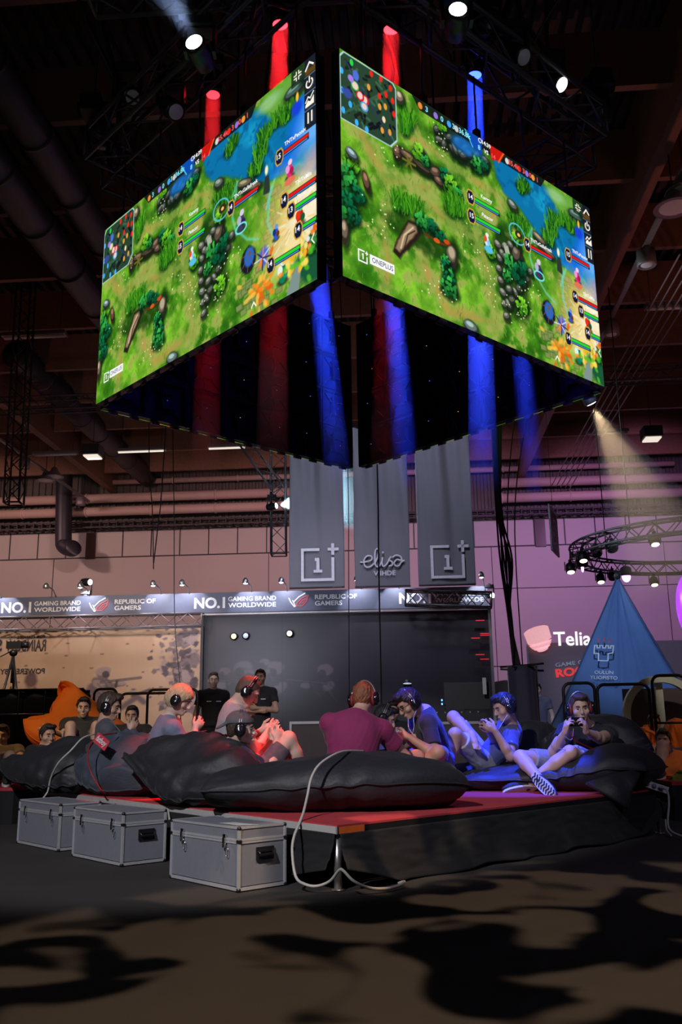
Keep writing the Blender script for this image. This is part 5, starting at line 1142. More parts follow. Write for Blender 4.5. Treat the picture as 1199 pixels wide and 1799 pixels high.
    # neckband
    m = MB(); a1 = hd.orthogonal().normalized(); a2 = hd.cross(a1); nc = Nk+hd*.028
    m.tube([nc+a1*.056*math.cos(x)+a2*.056*math.sin(x) for x in np.linspace(0, 6.28, 20)[:-1]], .006, 6, closed=True); m.build('collar', sm, t)
    # shorts
    sm2 = mat('shorts_%d_%d_%d' % tuple(int(c*999) for c in shorts), shorts, .85, var=.25, scale=14, bump=.35, bscale=30)
    g = Field(*bounds([Pv, J['hipl'], J['hipr'], J['knl'], J['knr']]+([J['anl'], J['anr']] if long_pants else []), .2), vox)
    g.ell(Pv, (.168*fat+.008, .122*fat+.008, .135), tb, .05, [(Pv+spine*.06, spine)])
    for s in 'lr':
        hp, kn, an = J['hip'+s], J['kn'+s], J['an'+s]; d = (kn-hp).normalized(); en = hp+(kn-hp)*(.80 if not long_pants else 1)
        g.cap(hp, kn, .088*fat+.014, .080, .03, None if long_pants else [(en, d)])
        if long_pants: g.cap(kn, an, .074, .058, .03)
    g.rough(.002, 30, 7); g.build('trousers' if long_pants else 'shorts', sm2, t)
    # shoes
    if shoe is not None:
        for s in 'lr':
            an, toe = J['an'+s], J['toe'+s]; d = (toe-an).normalized(); so_ = Vector(J.get('sole'+s, (0, 0, -1))); so_ = (so_-d*so_.dot(d)).normalized(); lat = d.cross(so_)
            g = Field(*bounds([an, toe], .12), .006); c = an.lerp(toe, .52)+so_*.0
            g.cap(an-d*.035, toe, .042, .036, .02); g.ell(c, (.15, .048, .034), (d, lat, so_), .02); g.cap(an, an-so_*.05, .044, .042, .02, [(an-so_*.045, -so_)])
            sh_ = g.build('shoe', mat('shoe_%d' % int(shoe[0]*999), shoe, .6, bump=.3, bscale=200), t)
            m = MB(); F = Matrix((d, lat, so_)).transposed().to_4x4(); F.translation = c+so_*.028
            P = [(.155*math.cos(a), .050*math.sin(a)*(1+.12*math.cos(a))) for a in np.linspace(0, 6.283, 29)[:-1]]
            m.shape(P, F, .018); o = m.build('sole', mat('shoe_sole', (.62, .62, .60), .6), t)
            if sole_out == s:
                m = MB(); F.translation = c+so_*.0465
                for i in range(9): x = -.13+i*.032; m.stroke([(x, -.036), (x+.016, -.012), (x, .012), (x+.016, .036)], F, .012, .004)
                m.build('sole_tread', M['rubber'], t)
    if barefoot:
        for s in 'lr':
            if s not in barefoot: continue
            an, toe = J['an'+s], J['toe'+s]; d = (toe-an).normalized(); m = MB(); F = frame(an.lerp(toe, .55)+Vector((0, 0, -.042)), d, Vector((0, 0, 1)).cross(d))
            m.shape([(.14*math.cos(a), .050*math.sin(a)*(1+.1*math.cos(a))) for a in np.linspace(0, 6.283, 25)[:-1]], F, .016)
            q = an.lerp(toe, .72); l_ = F.to_3x3() @ Vector((0, 1, 0)); m.tube([q+l_*.045-Vector((0, 0, .025)), q+l_*.02+Vector((0, 0, .018))+d*.03, q+d*.05+Vector((0, 0, .0)), q-l_*.02+Vector((0, 0, .018))+d*.03, q-l_*.045-Vector((0, 0, .025))], .007, 6)
            m.build('flip_flop', mat('flip_flop', (.10, .10, .22), .6), t)
    if glasses:
        m = MB()
        for s in (1, -1): m.tube([Hp(.098, .033*s+.021*math.cos(a), .004+.017*math.sin(a)) for a in np.linspace(0, 6.28, 15)[:-1]], .0022, 5, closed=True); m.tube([Hp(.096, .054*s, .008), Hp(.0, .080*s, .006)], .002, 5)
        m.tube([Hp(.098, .012, .006), Hp(.098, -.012, .006)], .002, 5); o = m.build('glasses', M['gloss_black'], None); tag(o, 'thin framed glasses worn by the seated player in the black shirt', 'glasses')
    return t, Hp, (fw, lf, up)
def headset(lab, Hp, B, accent=(.25, .02, .03), cable=None):
    fw, lf, up = B; c = Hp(-.01, 0, 0); t = thing('headset', lab, 'headset', loc=c, group='gaming headsets on the players')
    Bm = Matrix((fw, lf, up)).transposed()
    for s in (1, -1):
        F = Matrix((fw, up.cross(fw)*1.0, up)).transposed(); ax = lf*s; a1 = fw; a2 = up
        Q = Matrix((a1, ax.cross(a1), ax)).transposed().to_4x4(); Q.translation = Hp(-.008, .072*s, -.012)
        m = MB(); m.lathe([(.030, .0), (.044, .004), (.048, .014), (.047, .024)], Q @ Matrix.Diagonal((.92, 1.12, 1, 1)), 24); m.build('ear_cushion', mat('cushion_red', accent, .6), t)
        m = MB(); m.lathe([(.047, .022), (.050, .032), (.046, .048), (.030, .056), (.0, .058)], Q @ Matrix.Diagonal((.92, 1.12, 1, 1)), 24); o = m.build('ear_cup', M['gloss_black'], t)
    m = MB(); P = [Hp(-.005, .100*math.cos(a), -.012+.150*math.sin(a)*(1 if math.sin(a) > 0 else .4)) for a in np.linspace(-.15, math.pi+.15, 19)]
    m.tube(P, .0045, 6); m.tube([p-fw*.016 for p in P], .0045, 6); m.build('headband_wire', M['steel'], t)
    m = MB(); P = [Hp(-.013, .094*math.cos(a), -.010+.132*math.sin(a)) for a in np.linspace(.75, math.pi-.75, 11)]
    for i in range(10): m.bar(P[i], P[i+1], .038, .012)
    m.build('headband_pad', M['black_plastic'], t)
    if cable:
        m = MB(); m.tube(smooth_path([Hp(-.0, .10*cable[0], -.06)]+[Vector(p) for p in cable[1]], 8), .0028, 5); m.build('headset_cable', cable[2], t)
    return t
def phone(lab, c, right, up, w=.152, h=.076):
    c = Vector(c); F = frame(c, right, up); t = thing('smartphone', lab, 'phone', loc=c, group='phones in the players hands')
    m = MB(); P = []
    for (x, y, a0) in ((w/2-.01, h/2-.01, 0), (-w/2+.01, h/2-.01, 90), (-w/2+.01, -h/2+.01, 180), (w/2-.01, -h/2+.01, 270)): P += [(x+.01*math.cos(R(a0+k*22.5)), y+.01*math.sin(R(a0+k*22.5))) for k in range(5)]
    G = F @ Matrix.Translation((0, 0, -.004)); m.shape(P, G, .008); m.build('case', M['gloss_black'], t)
    m = MB(); G = F @ Matrix.Translation((0, 0, .0042)); m.shape([(x*.93, y*.90) for x, y in P], G, .0006); m.build('screen', M['screen_on'], t)
    m = MB(); m.cyl(F @ Vector((-w/2+.015, h/2-.015, -.004)), F @ Vector((-w/2+.015, h/2-.015, -.0055)), .005, n=12); m.build('camera_lens', M['chrome'], t)
    return t
# ------------------------------------------------------------------ stage under the screens
M['red_carpet'] = mat('red_carpet', (.46, .035, .045), .95, var=.18, scale=6, bump=.4, bscale=300)
M['skirt'] = mat('skirt_cloth', (.007, .007, .009), .85, var=.2, scale=3, sheen=.08)
M['orange_tape'] = mat('orange_tape', (.85, .16, .03), .5)
DZ = .355
SN, SL, SR_ = Vector((-.046, 5.48, 0)), Vector((-2.93, 9.20, 0)), Vector((2.66, 8.08, 0)); SF = SL+SR_-SN
stg = thing('stage_platform', 'low red carpeted stage with black cloth skirts under the players', 'stage', loc=(SN+SF)/2)
m = MB(); m.prism([p+Vector((0, 0, DZ-.012)) for p in (SN, SR_, SF, SL)], (0, 0, .012)); m.build('carpet', M['red_carpet'], stg)
m = MB(); ins = lambda p, k: p+((SN+SF)/2-p).normalized()*k
m.prism([Vector((p.x, p.y, DZ-.075)) for p in (SN, SR_, SF, SL)], (0, 0, .062)); m.build('deck', M['black_plastic'], stg)
m = MB()
for a, b in ((SN, SL),):
    n = Vector(((b-a).y, -(b-a).x, 0)).normalized()*(1 if a is SN and b is SR_ else -1)
    m.bar(a+n*.006+Vector((0, 0, DZ-.028)), b+n*.006+Vector((0, 0, DZ-.028)), .008, .032) if False else m.prism([a+Vector((0, 0, DZ-.048)), b+Vector((0, 0, DZ-.048)), b+n*.012+Vector((0, 0, DZ-.048)), a+n*.012+Vector((0, 0, DZ-.048))], (0, 0, .040))
m.build('edge_profile', mat('edge_alu', (.62, .60, .58), .5, .3), stg)
m = MB(); a, b = SN, SN.lerp(SR_, .055); n = Vector(((SR_-SN).y, -(SR_-SN).x, 0)).normalized(); m.prism([a+n*.013+Vector((0, 0, DZ-.047)), b+n*.013+Vector((0, 0, DZ-.047)), b+n*.014+Vector((0, 0, DZ-.047)), a+n*.014+Vector((0, 0, DZ-.047))], (0, 0, .038)); m.build('tape_mark', M['orange_tape'], stg)
def skirt(a, b, sgn, lift, seed, lab):
    d = (b-a); L = d.length; d.normalize(); n = Vector((d.y, -d.x, 0))*sgn; nx, nz = 150, 24; v = []
    for j in range(nz+1):
        w = j/nz
        for i in range(nx+1):
            u = i/nx; zt = DZ-.045; zb = .012+lift(u); z = zt+(zb-zt)*w
            q = (.012+.05*w*w)+.022*w*math.sin(u*L*9+2*math.sin(u*7+seed))+.03*w*(noise.noise(Vector((u*9, w*2, seed))))+.008*noise.noise(Vector((u*30, w*8, seed)))
            v.append(a+d*(u*L)+n*(q+.01)+Vector((0, 0, z+.008*w*math.sin(u*22))))
    m = MB(); m.smooth = True; m.add(v, [(j*(nx+1)+i, j*(nx+1)+i+1, (j+1)*(nx+1)+i+1, (j+1)*(nx+1)+i) for j in range(nz) for i in range(nx)])
    o = m.build('skirt', M['skirt'], stg); md = o.modifiers.new('thickness', 'SOLIDIFY'); md.thickness = .004
skirt(SN, SR_, 1, lambda u: .11*max(0, 1-u*9)+.22*max(0, (u-.90)/.10)**1.5, 3, '')
skirt(SN, SL, -1, lambda u: .11*max(0, 1-u*9), 8, '')
def leg(p, z1=DZ-.07): m = MB(); m.cyl((p[0], p[1], .0), (p[0], p[1], z1), .024, n=16); m.cyl((p[0], p[1], 0), (p[0], p[1], .008), .04, n=16); m.build('leg', M['steel'], stg)
leg((SN.x+.0, SN.y+.03)); leg((SR_.x-.01, SR_.y-.04)); leg((SR_.x-.12, SR_.y+.08)); leg((SL.x+.1, SL.y)); leg((SF.x, SF.y-.1))
leg(((SN.x+SR_.x)/2-.05, (SN.y+SR_.y)/2+.1)); leg(((SN.x+SL.x)/2+.1, (SN.y+SL.y)/2+.1))
# ------------------------------------------------------------------ aluminium flight cases
M['case_panel'] = mat('case_panel', (.30, .31, .36), .42, .35, var=.08, scale=30, bump=.04, bscale=400)
M['case_edge'] = mat('case_edge', (.52, .52, .54), .35, .3)
def case(lab, c, ang, L=.745, Wd=.345, Hh=.352):
    """c: floor corner nearest the camera; long front runs to the left, short side to the right"""
    mt = Matrix.Translation(c) @ Matrix.Rotation(ang, 4, 'Z'); t = thing('aluminium_case', lab, 'case', mtx=mt, group='aluminium cases beside the stage')
    X = MB(mt); X.box((-L/2, Wd/2, .02+(Hh*.76)/2), (L-.012, Wd-.012, Hh*.76-.02)); X.build('body', M['case_panel'], t)
    X = MB(mt); zl = Hh*.785; X.box((-L/2, Wd/2, (zl+Hh)/2), (L-.012, Wd-.012, Hh-zl-.004)); X.build('lid', M['case_panel'], t)
    X = MB(mt); e = .016
    for x in (-e/2, -L+e/2):
        for y in (e/2, Wd-e/2): X.box((x, y, .018+(Hh*.76-.02)/2), (e, e, Hh*.76-.02)); X.box((x, y, (zl+Hh)/2), (e, e, Hh-zl))
    for z in (.016, Hh*.755, Hh*.795, Hh-.006):
        h = .012 if z > .02 else .018
        X.box((-L/2, e/2, z), (L, e*.8, h)); X.box((-L/2, Wd-e/2, z), (L, e*.8, h)); X.box((-e/2, Wd/2, z), (e*.8, Wd, h)); X.box((-L+e/2, Wd/2, z), (e*.8, Wd, h))
    X.build('edge_trim', M['case_edge'], t)
    for x in (-e/2, -L+e/2):
        for y in (e/2, Wd-e/2):
            for z in (.012, Hh-.008):
                X = MB(mt); X.ell((x, y, z), (.014, .014, .012), None, 10, 6); X.build('corner_cap', M['black_plastic'], t)
            X = MB(mt); X.box((x, y, Hh*.775), (.024, .024, .016)); X.build('corner_stop', M['black_plastic'], t)
    for x in (-L*.18, -L*.80):
        X = MB(mt); X.box((x, -.006, Hh*.80), (.028, .010, .05)); X.box((x, -.012, Hh*.74), (.022, .008, .055)); X.tube([(x-.008, -.012, Hh*.78), (x-.008, -.016, Hh*.70), (x+.008, -.016, Hh*.70), (x+.008, -.012, Hh*.78)], .003, 5); X.build('latch', M['chrome'], t)
        X = MB(mt); X.tube([(x+.03+.014*math.cos(a), -.010, Hh*.60+.026*math.sin(a)) for a in np.linspace(0, 6.28, 13)[:-1]], .002, 5, closed=True); X.tube([(x+.03, -.009, Hh*.66), (x+.01, -.010, Hh*.73)], .0018, 5); X.build('key_ring', M['chrome'], t)
    X = MB(mt); X.box((.002, Wd*.54, Hh*.56), (.008, .125, .072)); X.box((.007, Wd*.54, Hh*.60), (.012, .115, .010)); X.box((.007, Wd*.54, Hh*.52), (.010, .100, .008)); X.build('handle_recess', M['black_plastic'], t)
    X = MB(mt); X.tube([(.008, Wd*.54-.052, Hh*.60), (.020, Wd*.54-.045, Hh*.545), (.020, Wd*.54+.045, Hh*.545), (.008, Wd*.54+.052, Hh*.60)], .008, 8); X.build('handle', M['gloss_black'], t)
    return t
A0 = math.atan2(-.50, .625)
case('silver aluminium case with paper on its lid, nearest the stage corner', (-.611, 5.47, 0), R(-48.5)); 
case('silver aluminium case in the middle of the row of three', (-1.527, 6.53, 0), R(-48.5), .76)
case('silver aluminium case at the left end of the row, farthest from the camera', (-2.215, 7.37, 0), R(-48.5), .80)
for i, P in enumerate(([(.30, .55), (.62, .60), (.66, .86), (.42, .88)], [(.70, .12), (.78, .10), (.79, .2), (.71, .22)])):
    mt = Matrix.Translation((-.611, 5.47, .352)) @ Matrix.Rotation(R(-48.5), 4, 'Z'); m = MB()
    m.prism([mt @ Vector((-x*.745+.2*(i == 0), (1-y)*.345*(1 if i else .9)+.02, .001)) for x, y in P], (0, 0, .001))
    tag(m.build('paper_sheet', M['white_plastic']), ['sheet of white paper lying on the lid of the nearest case', 'small white slip on the lid of the nearest case'][i], 'paper')
# ------------------------------------------------------------------ bean bags
M['bag_black'] = mat('bag_black', (.020, .021, .026), .58, var=.15, scale=5, bump=.3, bscale=35, sheen=.06)
M['bag_navy'] = mat('bag_navy', (.050, .062, .085), .66, var=.2, scale=7, bump=.35, bscale=30, sheen=.15, stretch=(1, 1, 3))
M['bag_orange'] = mat('bag_orange', (.80, .19, .02), .7, var=.12, scale=5, bump=.3, bscale=30)
def bag(name, lab, path, mtl, group, seed=1, n=110, k=56, floor=DZ, wr=.018, power=1.0, seam=True, taper=.16):
    """pillow along a path of (x, y, z, half width, half height, roll degrees)"""
    Q = [Vector(p[:3]) for p in path]; E_ = [list(p[3:])+[0]*(3-len(p[3:])) for p in path]
    def cr(a, b, c, d, t): return .5*((2*b)+(c-a)*t+(2*a-5*b+4*c-d)*t*t+(3*b-a-3*c+d)*t**3)
    C, Pm = [], []
    N_ = len(Q)-1
    for i in range(n+1):
        s = i/n; s = .5-.5*math.cos(math.pi*s) if True else s; x = s*N_; j = min(int(x), N_-1); t = x-j; g = lambda L, q: L[min(max(q, 0), N_)]
        C.append(cr(g(Q, j-1), g(Q, j), g(Q, j+1), g(Q, j+2), t)); Pm.append([cr(g(E_, j-1)[c], g(E_, j)[c], g(E_, j+1)[c], g(E_, j+2)[c], t) for c in range(3)]+[s])
    v = []; R0 = random.Random(seed); ph = [R0.uniform(0, 6.28) for _ in range(8)]; seams = [[], []]
    for i, (c, (w, h, rl, s)) in enumerate(zip(C, Pm)):
        a, b = C[max(0, i-1)], C[min(n, i+1)]; t = (b-a).normalized(); lat = t.cross(UP).normalized(); up = lat.cross(t)
        if rl: q = Matrix.Rotation(R(rl), 3, t); lat = q @ lat; up = q @ up
        e = max(0.0, 1-abs(2*s-1)**(1/taper*1.0)) ; e = e**.55; ew = 1-.10*(abs(2*s-1)**6)+.06*abs(2*s-1)**12
        for kk in range(k):
            th = 2*math.pi*kk/k; cx, sz = math.cos(th), math.sin(th)
            px = w*ew*math.copysign(abs(cx)**.78, cx); pz = h*e*math.copysign(abs(sz)**.92, sz)*(1-.18*abs(cx)**6)
            ed = abs(cx)**3; en = abs(2*s-1)**3
            cre = wr*(math.sin(38*s+4*math.sin(9*s+ph[0])+ph[1]+3*cx)*ed+.8*math.sin(16*cx+ph[2]+4*math.sin(5*cx+ph[3]))*en)+wr*1.4*noise.noise(Vector((s*5+seed, cx*2.2, sz*1.5)))+wr*.55*noise.noise(Vector((s*14, cx*5+seed, sz*4)))
            fold = wr*.9*math.sin(9*(s*1.7+cx*.6)+ph[4]+2.2*noise.noise(Vector((s*3, cx*2, seed+.5))))*abs(sz)
            m_ = (e if abs(sz) > .1 else .4)
            P = c+lat*px+up*(pz+(cre+fold)*math.copysign(1, sz)*m_*.8)
            if P.z < floor+.004: P.z = floor+.004+.004*(kk % 2 == 0)
            v.append(P)
            if kk in (0, k//2): seams[0 if kk == 0 else 1].append(P+lat*(.006 if kk == 0 else -.006))
    f = [(i*k+q, i*k+(q+1) % k, (i+1)*k+(q+1) % k, (i+1)*k+q) for i in range(n) for q in range(k)]+[tuple(range(k-1, -1, -1)), tuple(n*k+q for q in range(k))]
    cs = sum(v, Vector())/len(v); t_ = thing(name, lab, 'bean bag', loc=(cs.x, cs.y, floor), group=group)
    m = MB(); m.smooth = True; m.add(v, f); m.build('cover', mtl, t_)
    if seam:
        m = MB(); [m.tube(sm_[1:-1], .007, 6) for sm_ in seams[:1]]; m.build('seam', mtl, t_); m = MB(); m.tube(seams[1][1:-1], .007, 6); m.build('seam', mtl, t_)
    return t_
GB = 'black bean bags on the stage'
a_ = lambda px, py, Y: tuple(at(px, py, Y))
BAGS = True
bag('bean_bag', 'long black bean bag along the near stage edge under the purple shirt', [(-.98, 6.60, .50, .30, .10), (-.55, 6.62, .50, .38, .155), (-.12, 6.60, .53, .44, .19), (.28, 6.66, .535, .46, .185), (.66, 6.86, .50, .44, .17)], M['bag_black'], GB, 3, taper=.10)
bag('bean_bag', 'tall creased black bean bag behind the player with the backwards cap', [a_(238, 1322, 7.75)+(.13, .03, 20), a_(290, 1330, 7.45)+(.25, .12, 35), a_(345, 1350, 7.15)+(.33, .17, 38), a_(405, 1362, 6.92)+(.30, .14, 30), a_(455, 1375, 6.85)+(.20, .08, 20)], M['bag_black'], GB, 7, wr=.042)
bag('bean_bag', 'creased navy bean bag with a red tag, behind the leftmost player', [a_(150, 1320, 8.75)+(.20, .05, 25), a_(190, 1335, 8.45)+(.31, .17, 40), a_(240, 1345, 8.2)+(.31, .18, 40), a_(300, 1365, 7.95)+(.20, .12, 20)], M['bag_navy'], GB, 12, wr=.042)
bag('bean_bag', 'flat black bean bag at the left stage corner', [a_(8, 1338, 9.5)+(.10, .03, 0), a_(60, 1345, 9.1)+(.27, .13, 20), a_(115, 1345, 8.75)+(.33, .20, 30), a_(170, 1350, 8.55)+(.28, .16, 30)], M['bag_black'], GB, 15, wr=.034)
bag('bean_bag', 'big black bean bag under the rightmost player, its corner hanging over the edge', [(1.02, 8.45, .44, .36, .07), (1.45, 8.42, .45, .46, .10), (1.95, 8.30, .47, .52, .13), (2.38, 8.05, .54, .44, .20), (2.62, 7.88, .54, .30, .12)], M['bag_black'], GB, 21, wr=.018)
bag('bean_bag', 'black bean bag standing upright behind the rightmost player', [a_(960, 1335, 8.9)+(.20, .06, 55), a_(1020, 1325, 8.85)+(.34, .15, 66), a_(1075, 1325, 8.7)+(.36, .17, 70), a_(1122, 1355, 8.5)+(.24, .08, 60)], M['bag_black'], GB, 24, wr=.024)
bag('bean_bag', 'dark bean bag hump between the two blue lit players', [a_(905, 1322, 9.2)+(.20, .05, 30), a_(940, 1310, 9.2)+(.30, .14, 50), a_(985, 1318, 9.2)+(.24, .08, 50)], M['bag_black'], GB, 27)
bag('bean_bag', 'low black bean bag under the player with the flip flop', [(.98, 9.0, .43, .28, .06), (1.2, 8.98, .46, .40, .11), (1.5, 8.95, .46, .40, .11), (1.8, 8.95, .44, .32, .08)], M['bag_black'], GB, 31)
bag('bean_bag', 'low black bean bag under the player wearing glasses', [(.30, 8.50, .43, .25, .06), (.55, 8.48, .46, .34, .10), (.82, 8.50, .46, .34, .10), (1.02, 8.55, .43, .24, .06)], M['bag_black'], GB, 35)
bag('bean_bag', 'low black bean bag under the grey shirt and blond players', [(-1.75, 8.55, .46, .35, .09), (-1.35, 8.35, .48, .42, .13), (-.95, 8.05, .48, .42, .12), (-.6, 7.9, .45, .30, .07)], M['bag_black'], GB, 37)
# hanging corner of the big bag over the stage edge
m = MB(); v = []; n_ = 18
p0, p1, p2 = at(1030, 1378, 7.62), at(1128, 1352, 7.75), at(1100, 1421, 7.50)
for i in range(n_+1):
    for j in range(n_+1-i):
        u, w = i/n_, j/n_; P = p0*(1-u-w)+p1*u+p2*w; P = P+Vector((-.03, -.10, .02))*(4*u*(1-u-w)+3*w*(1-w))+Vector((0, 1, 0))*.012*math.sin(14*u+5*w); v.append(P)
f = []; ix = lambda i, j: sum(n_+1-q for q in range(i))+j
for i in range(n_):
    for j in range(n_-i):
        f.append((ix(i, j), ix(i+1, j), ix(i, j+1)))
        if j < n_-i-1: f.append((ix(i+1, j), ix(i+1, j+1), ix(i, j+1)))
big = bpy.data.objects['bean_bag.004']
m.smooth = True; m.add(v, f); o = m.build('hanging_corner', M['bag_black'], big); md = o.modifiers.new('thickness', 'SOLIDIFY'); md.thickness = .03; md.offset = 0
# red tag with white lettering on the navy bag
nb = bpy.data.objects['bean_bag.002']
c = at(179, 1303, 7.98); F = frame(c, (.80, -.50, -.30), (.28, .10, .9)); F2 = F @ Matrix.Rotation(R(-10), 4, 'Z')
m = MB(); m.shape([(-.085, -.045), (.085, -.045), (.085, .045), (-.085, .045)], F2, .006); m.build('sewn_tag', mat('tag_red', (.55, .04, .06), .7), nb)
m = MB(); m.text('fatboy', .05, F2 @ Matrix.Translation((0, -.018, .0075)), 'C', .02, width=.14, shear=.3); m.build('tag_lettering', M['print_white'], nb)
# ------------------------------------------------------------------ cables on and beside the stage
def cab(lab, pts, r, mtl, name='cable'): m = MB(); m.tube(smooth_path(pts, 8), r, 8); return tag(m.build(name, mtl), lab, 'cable')
cab('white cable draped over the near bean bag and looping down to the floor', [at(640, 1320, 6.70), at(600, 1321, 6.32), at(565, 1340, 6.12), at(548, 1365, 6.02), at(540, 1400, 5.95), at(532, 1432, 5.80), at(517, 1470, 5.62), at(514, 1500, 5.56), at(520, 1540, 5.50), at(535, 1553, 5.44), at(556, 1557, 5.42), at(580, 1548, 5.40), at(596, 1529, 5.36), at(604, 1530, 5.34), at(622, 1548, 5.30), at(650, 1560, 5.36), at(680, 1561, 5.42), at(704, 1555, 5.52), at(711, 1549, 5.6), at(700, 1552, 5.62)], .0085, M['cable_white'])
cab('white cable draped over the left black bean bag', [at(165, 1290, 8.5), at(145, 1297, 8.35), at(125, 1318, 8.25), at(103, 1340, 8.3), at(90, 1365, 8.4), at(84, 1390, 8.45), at(76, 1402, 8.40)], .008, M['cable_white'])
cab('thin red cable curling down the navy bean bag', [at(205, 1288, 8.3), at(175, 1293, 8.1), at(158, 1310, 8.0), at(154, 1335, 7.92), at(162, 1362, 7.85), at(178, 1388, 7.85), at(186, 1394, 7.9)], .006, M['cable_red'])
cab('short white cable hanging between the middle and nearest case', [at(291, 1392, 7.35), at(294, 1412, 7.2), at(298, 1440, 6.95)], .007, M['cable_white'])
cab('red cable curling over the end of the near bean bag', [at(712, 1364, 6.6), at(735, 1358, 6.55), at(755, 1366, 6.6), at(760, 1384, 6.65), at(754, 1396, 6.7)], .006, M['cable_red'])
cab('white power lead running down from the power strip at right', [at(1158, 1383, 7.95), at(1172, 1388, 7.9), at(1176, 1410, 7.85), at(1174, 1445, 7.75), at(1180, 1460, 7.7), at(1199, 1469, 7.6), at(1230, 1476, 7.5)], .009, M['cable_white'])
cab('thin grey cable beside the stage leg at right', [at(1170, 1440, 8.0), at(1172, 1458, 7.9), at(1180, 1468, 7.75)], .007, M['cable_white'])
c = at(1146, 1380, 8.0); F = frame(c, (.94, -.10, -.32), (.3, .0, .95)); t = thing('power_strip', 'white power strip lying on the right stage corner', 'power strip', loc=c-Vector((0, 0, .02)))
m = MB(); m.shape([(-.13, -.028), (.13, -.028), (.13, .028), (-.13, .028)], F, .035); m.build('housing', M['white_plastic'], t)
for k in range(3): m = MB(); m.cyl(F @ Vector((-.05+.06*k, 0, .034)), F @ Vector((-.05+.06*k, 0, .038)), .021, n=16); m.build('socket', mat('socket_grey', (.25, .25, .26), .5), t)
m = MB(); m.box(F @ Vector((-.155, 0, .02)), (.05, .05, .045)); m.build('plug', M['rubber'], t)
# ------------------------------------------------------------------ the players on the bean bags
A_ = lambda px, py, Y: at(px, py, Y)
PG = 'players on the stage'
def hips(J, w=.095):
    """hip and default side joints from pelvis and shoulders"""
    d = (Vector(J['shl'])-Vector(J['shr'])).normalized(); p = Vector(J['pelvis']); J.setdefault('hipl', p+d*w); J.setdefault('hipr', p-d*w); return J
def toes(J, d, l=.14):
    for s in 'lr': J.setdefault('toe'+s, Vector(J['an'+s])+Vector(d).normalized()*l)
    return J
def grip(J, pc, right, up, w=.16):
    """put both wrists and hand directions around a phone centred at pc; right = player's right seen from behind the phone"""
    pc, r, u = Vector(pc), Vector(right).normalized(), Vector(up).normalized(); n = r.cross(u)
    J['wrr'] = pc+r*.085-u*.095-n*.02; J['hdr'] = (pc+r*.060-u*.0-Vector(J['wrr'])); J['pnr'] = (-r*.9+n*.3)
    J['wrl'] = pc-r*.085-u*.095-n*.02; J['hdl'] = (pc-r*.060-u*.0-Vector(J['wrl'])); J['pnl'] = (r*.9+n*.3)
    return J
def play(J, pc, face, up=(0, 0, 1), **k):
    """phone at pc facing the player's face direction; returns phone frame"""
    pc = Vector(pc); n = Vector(face).normalized(); u = Vector(up); u = (u-n*u.dot(n)).normalized(); r = u.cross(n)   # r: x axis of the phone seen from the player
    # seen by the player x runs to the player's right
    J['wrr'] = pc+r*.088-u*.085+n*.015; J['hdr'] = (pc+r*.072+u*.012-n*.012)-Vector(J['wrr']); J['pnr'] = -r*1.0+n*.25
    J['wrl'] = pc-r*.088-u*.085+n*.015; J['hdl'] = (pc-r*.072+u*.012-n*.012)-Vector(J['wrl']); J['pnl'] = r*1.0+n*.25
    return r, u
def elbow(J, s, pole, l1=.29, l2=.26):
    """two bone elbow between shoulder and wrist, bent towards the pole"""
    a, b = Vector(J['sh'+s]), Vector(J['wr'+s]); d = b-a; L = d.length
    if L > l1+l2-.005: k = L/(l1+l2-.005); l1 *= k; l2 *= k
    x = (l1*l1-l2*l2+L*L)/(2*L); h = math.sqrt(max(0, l1*l1-x*x)); d.normalize(); p = Vector(pole); p = (p-d*p.dot(d)).normalized()
    J['el'+s] = a+d*x+p*h
def knee(J, s, pole, l1=.44, l2=.43):
    a, b = Vector(J['hip'+s]), Vector(J['an'+s]); d = b-a; L = d.length
    if L > l1+l2-.01: k = L/(l1+l2-.01); l1 *= k; l2 *= k
    x = (l1*l1-l2*l2+L*L)/(2*L); h = math.sqrt(max(0, l1*l1-x*x)); d.normalize(); p = Vector(pole); p = (p-d*p.dot(d)).normalized()
    J['kn'+s] = a+d*x+p*h
def sitter(lab, head, neck, chest, pelvis, side, shw=.19, shdrop=.05, pc=None, face=None, pu=(0, 0, 1), poles=((0, 0, -1), (0, 0, -1)), legs=None, look=None, headup=(0, 0, 1), plab=None, hs=None, **kw):
    """side = unit vector to the person's left"""
    sd = Vector(side).normalized(); neck = Vector(neck); pelvis = Vector(pelvis); sp = (neck-pelvis).normalized(); sd = (sd-sp*sd.dot(sp)).normalized()
    J = dict(head=head, neck=neck, chest=chest, pelvis=pelvis, shl=neck-sp*shdrop+sd*shw, shr=neck-sp*shdrop-sd*shw)
    if 'sho' in kw: o = kw.pop('sho'); J['shl'] = J['shl']+Vector(o); J['shr'] = J['shr']+Vector(o)
    hips(J)
    if legs:
        for s in 'lr':
            an, pole, toe = legs[s]; J['an'+s] = Vector(an)
            if toe is not None: J['toe'+s] = Vector(an)+Vector(toe).normalized()*.15
            knee(J, s, pole)
    if pc is not None:
        r, u = play(J, pc, face, pu)
        for s, p in zip('lr', poles): elbow(J, s, p)
    J.update(kw.pop('over', {}))
    for k in [q for q in kw if q.startswith('J_')]: J[k[2:]] = kw.pop(k)
    cab_ = kw.pop('hcable', None); acc = kw.pop('accent', (.25, .02, .03))
    t, Hp, B = person(lab, J, look, headup, group=kw.pop('grp', PG), **kw)
    if hs: headset(hs, Hp, B, acc, cab_)
    if pc is not None and plab: phone(plab, pc, r, u)
    return t, J
ZS = DZ
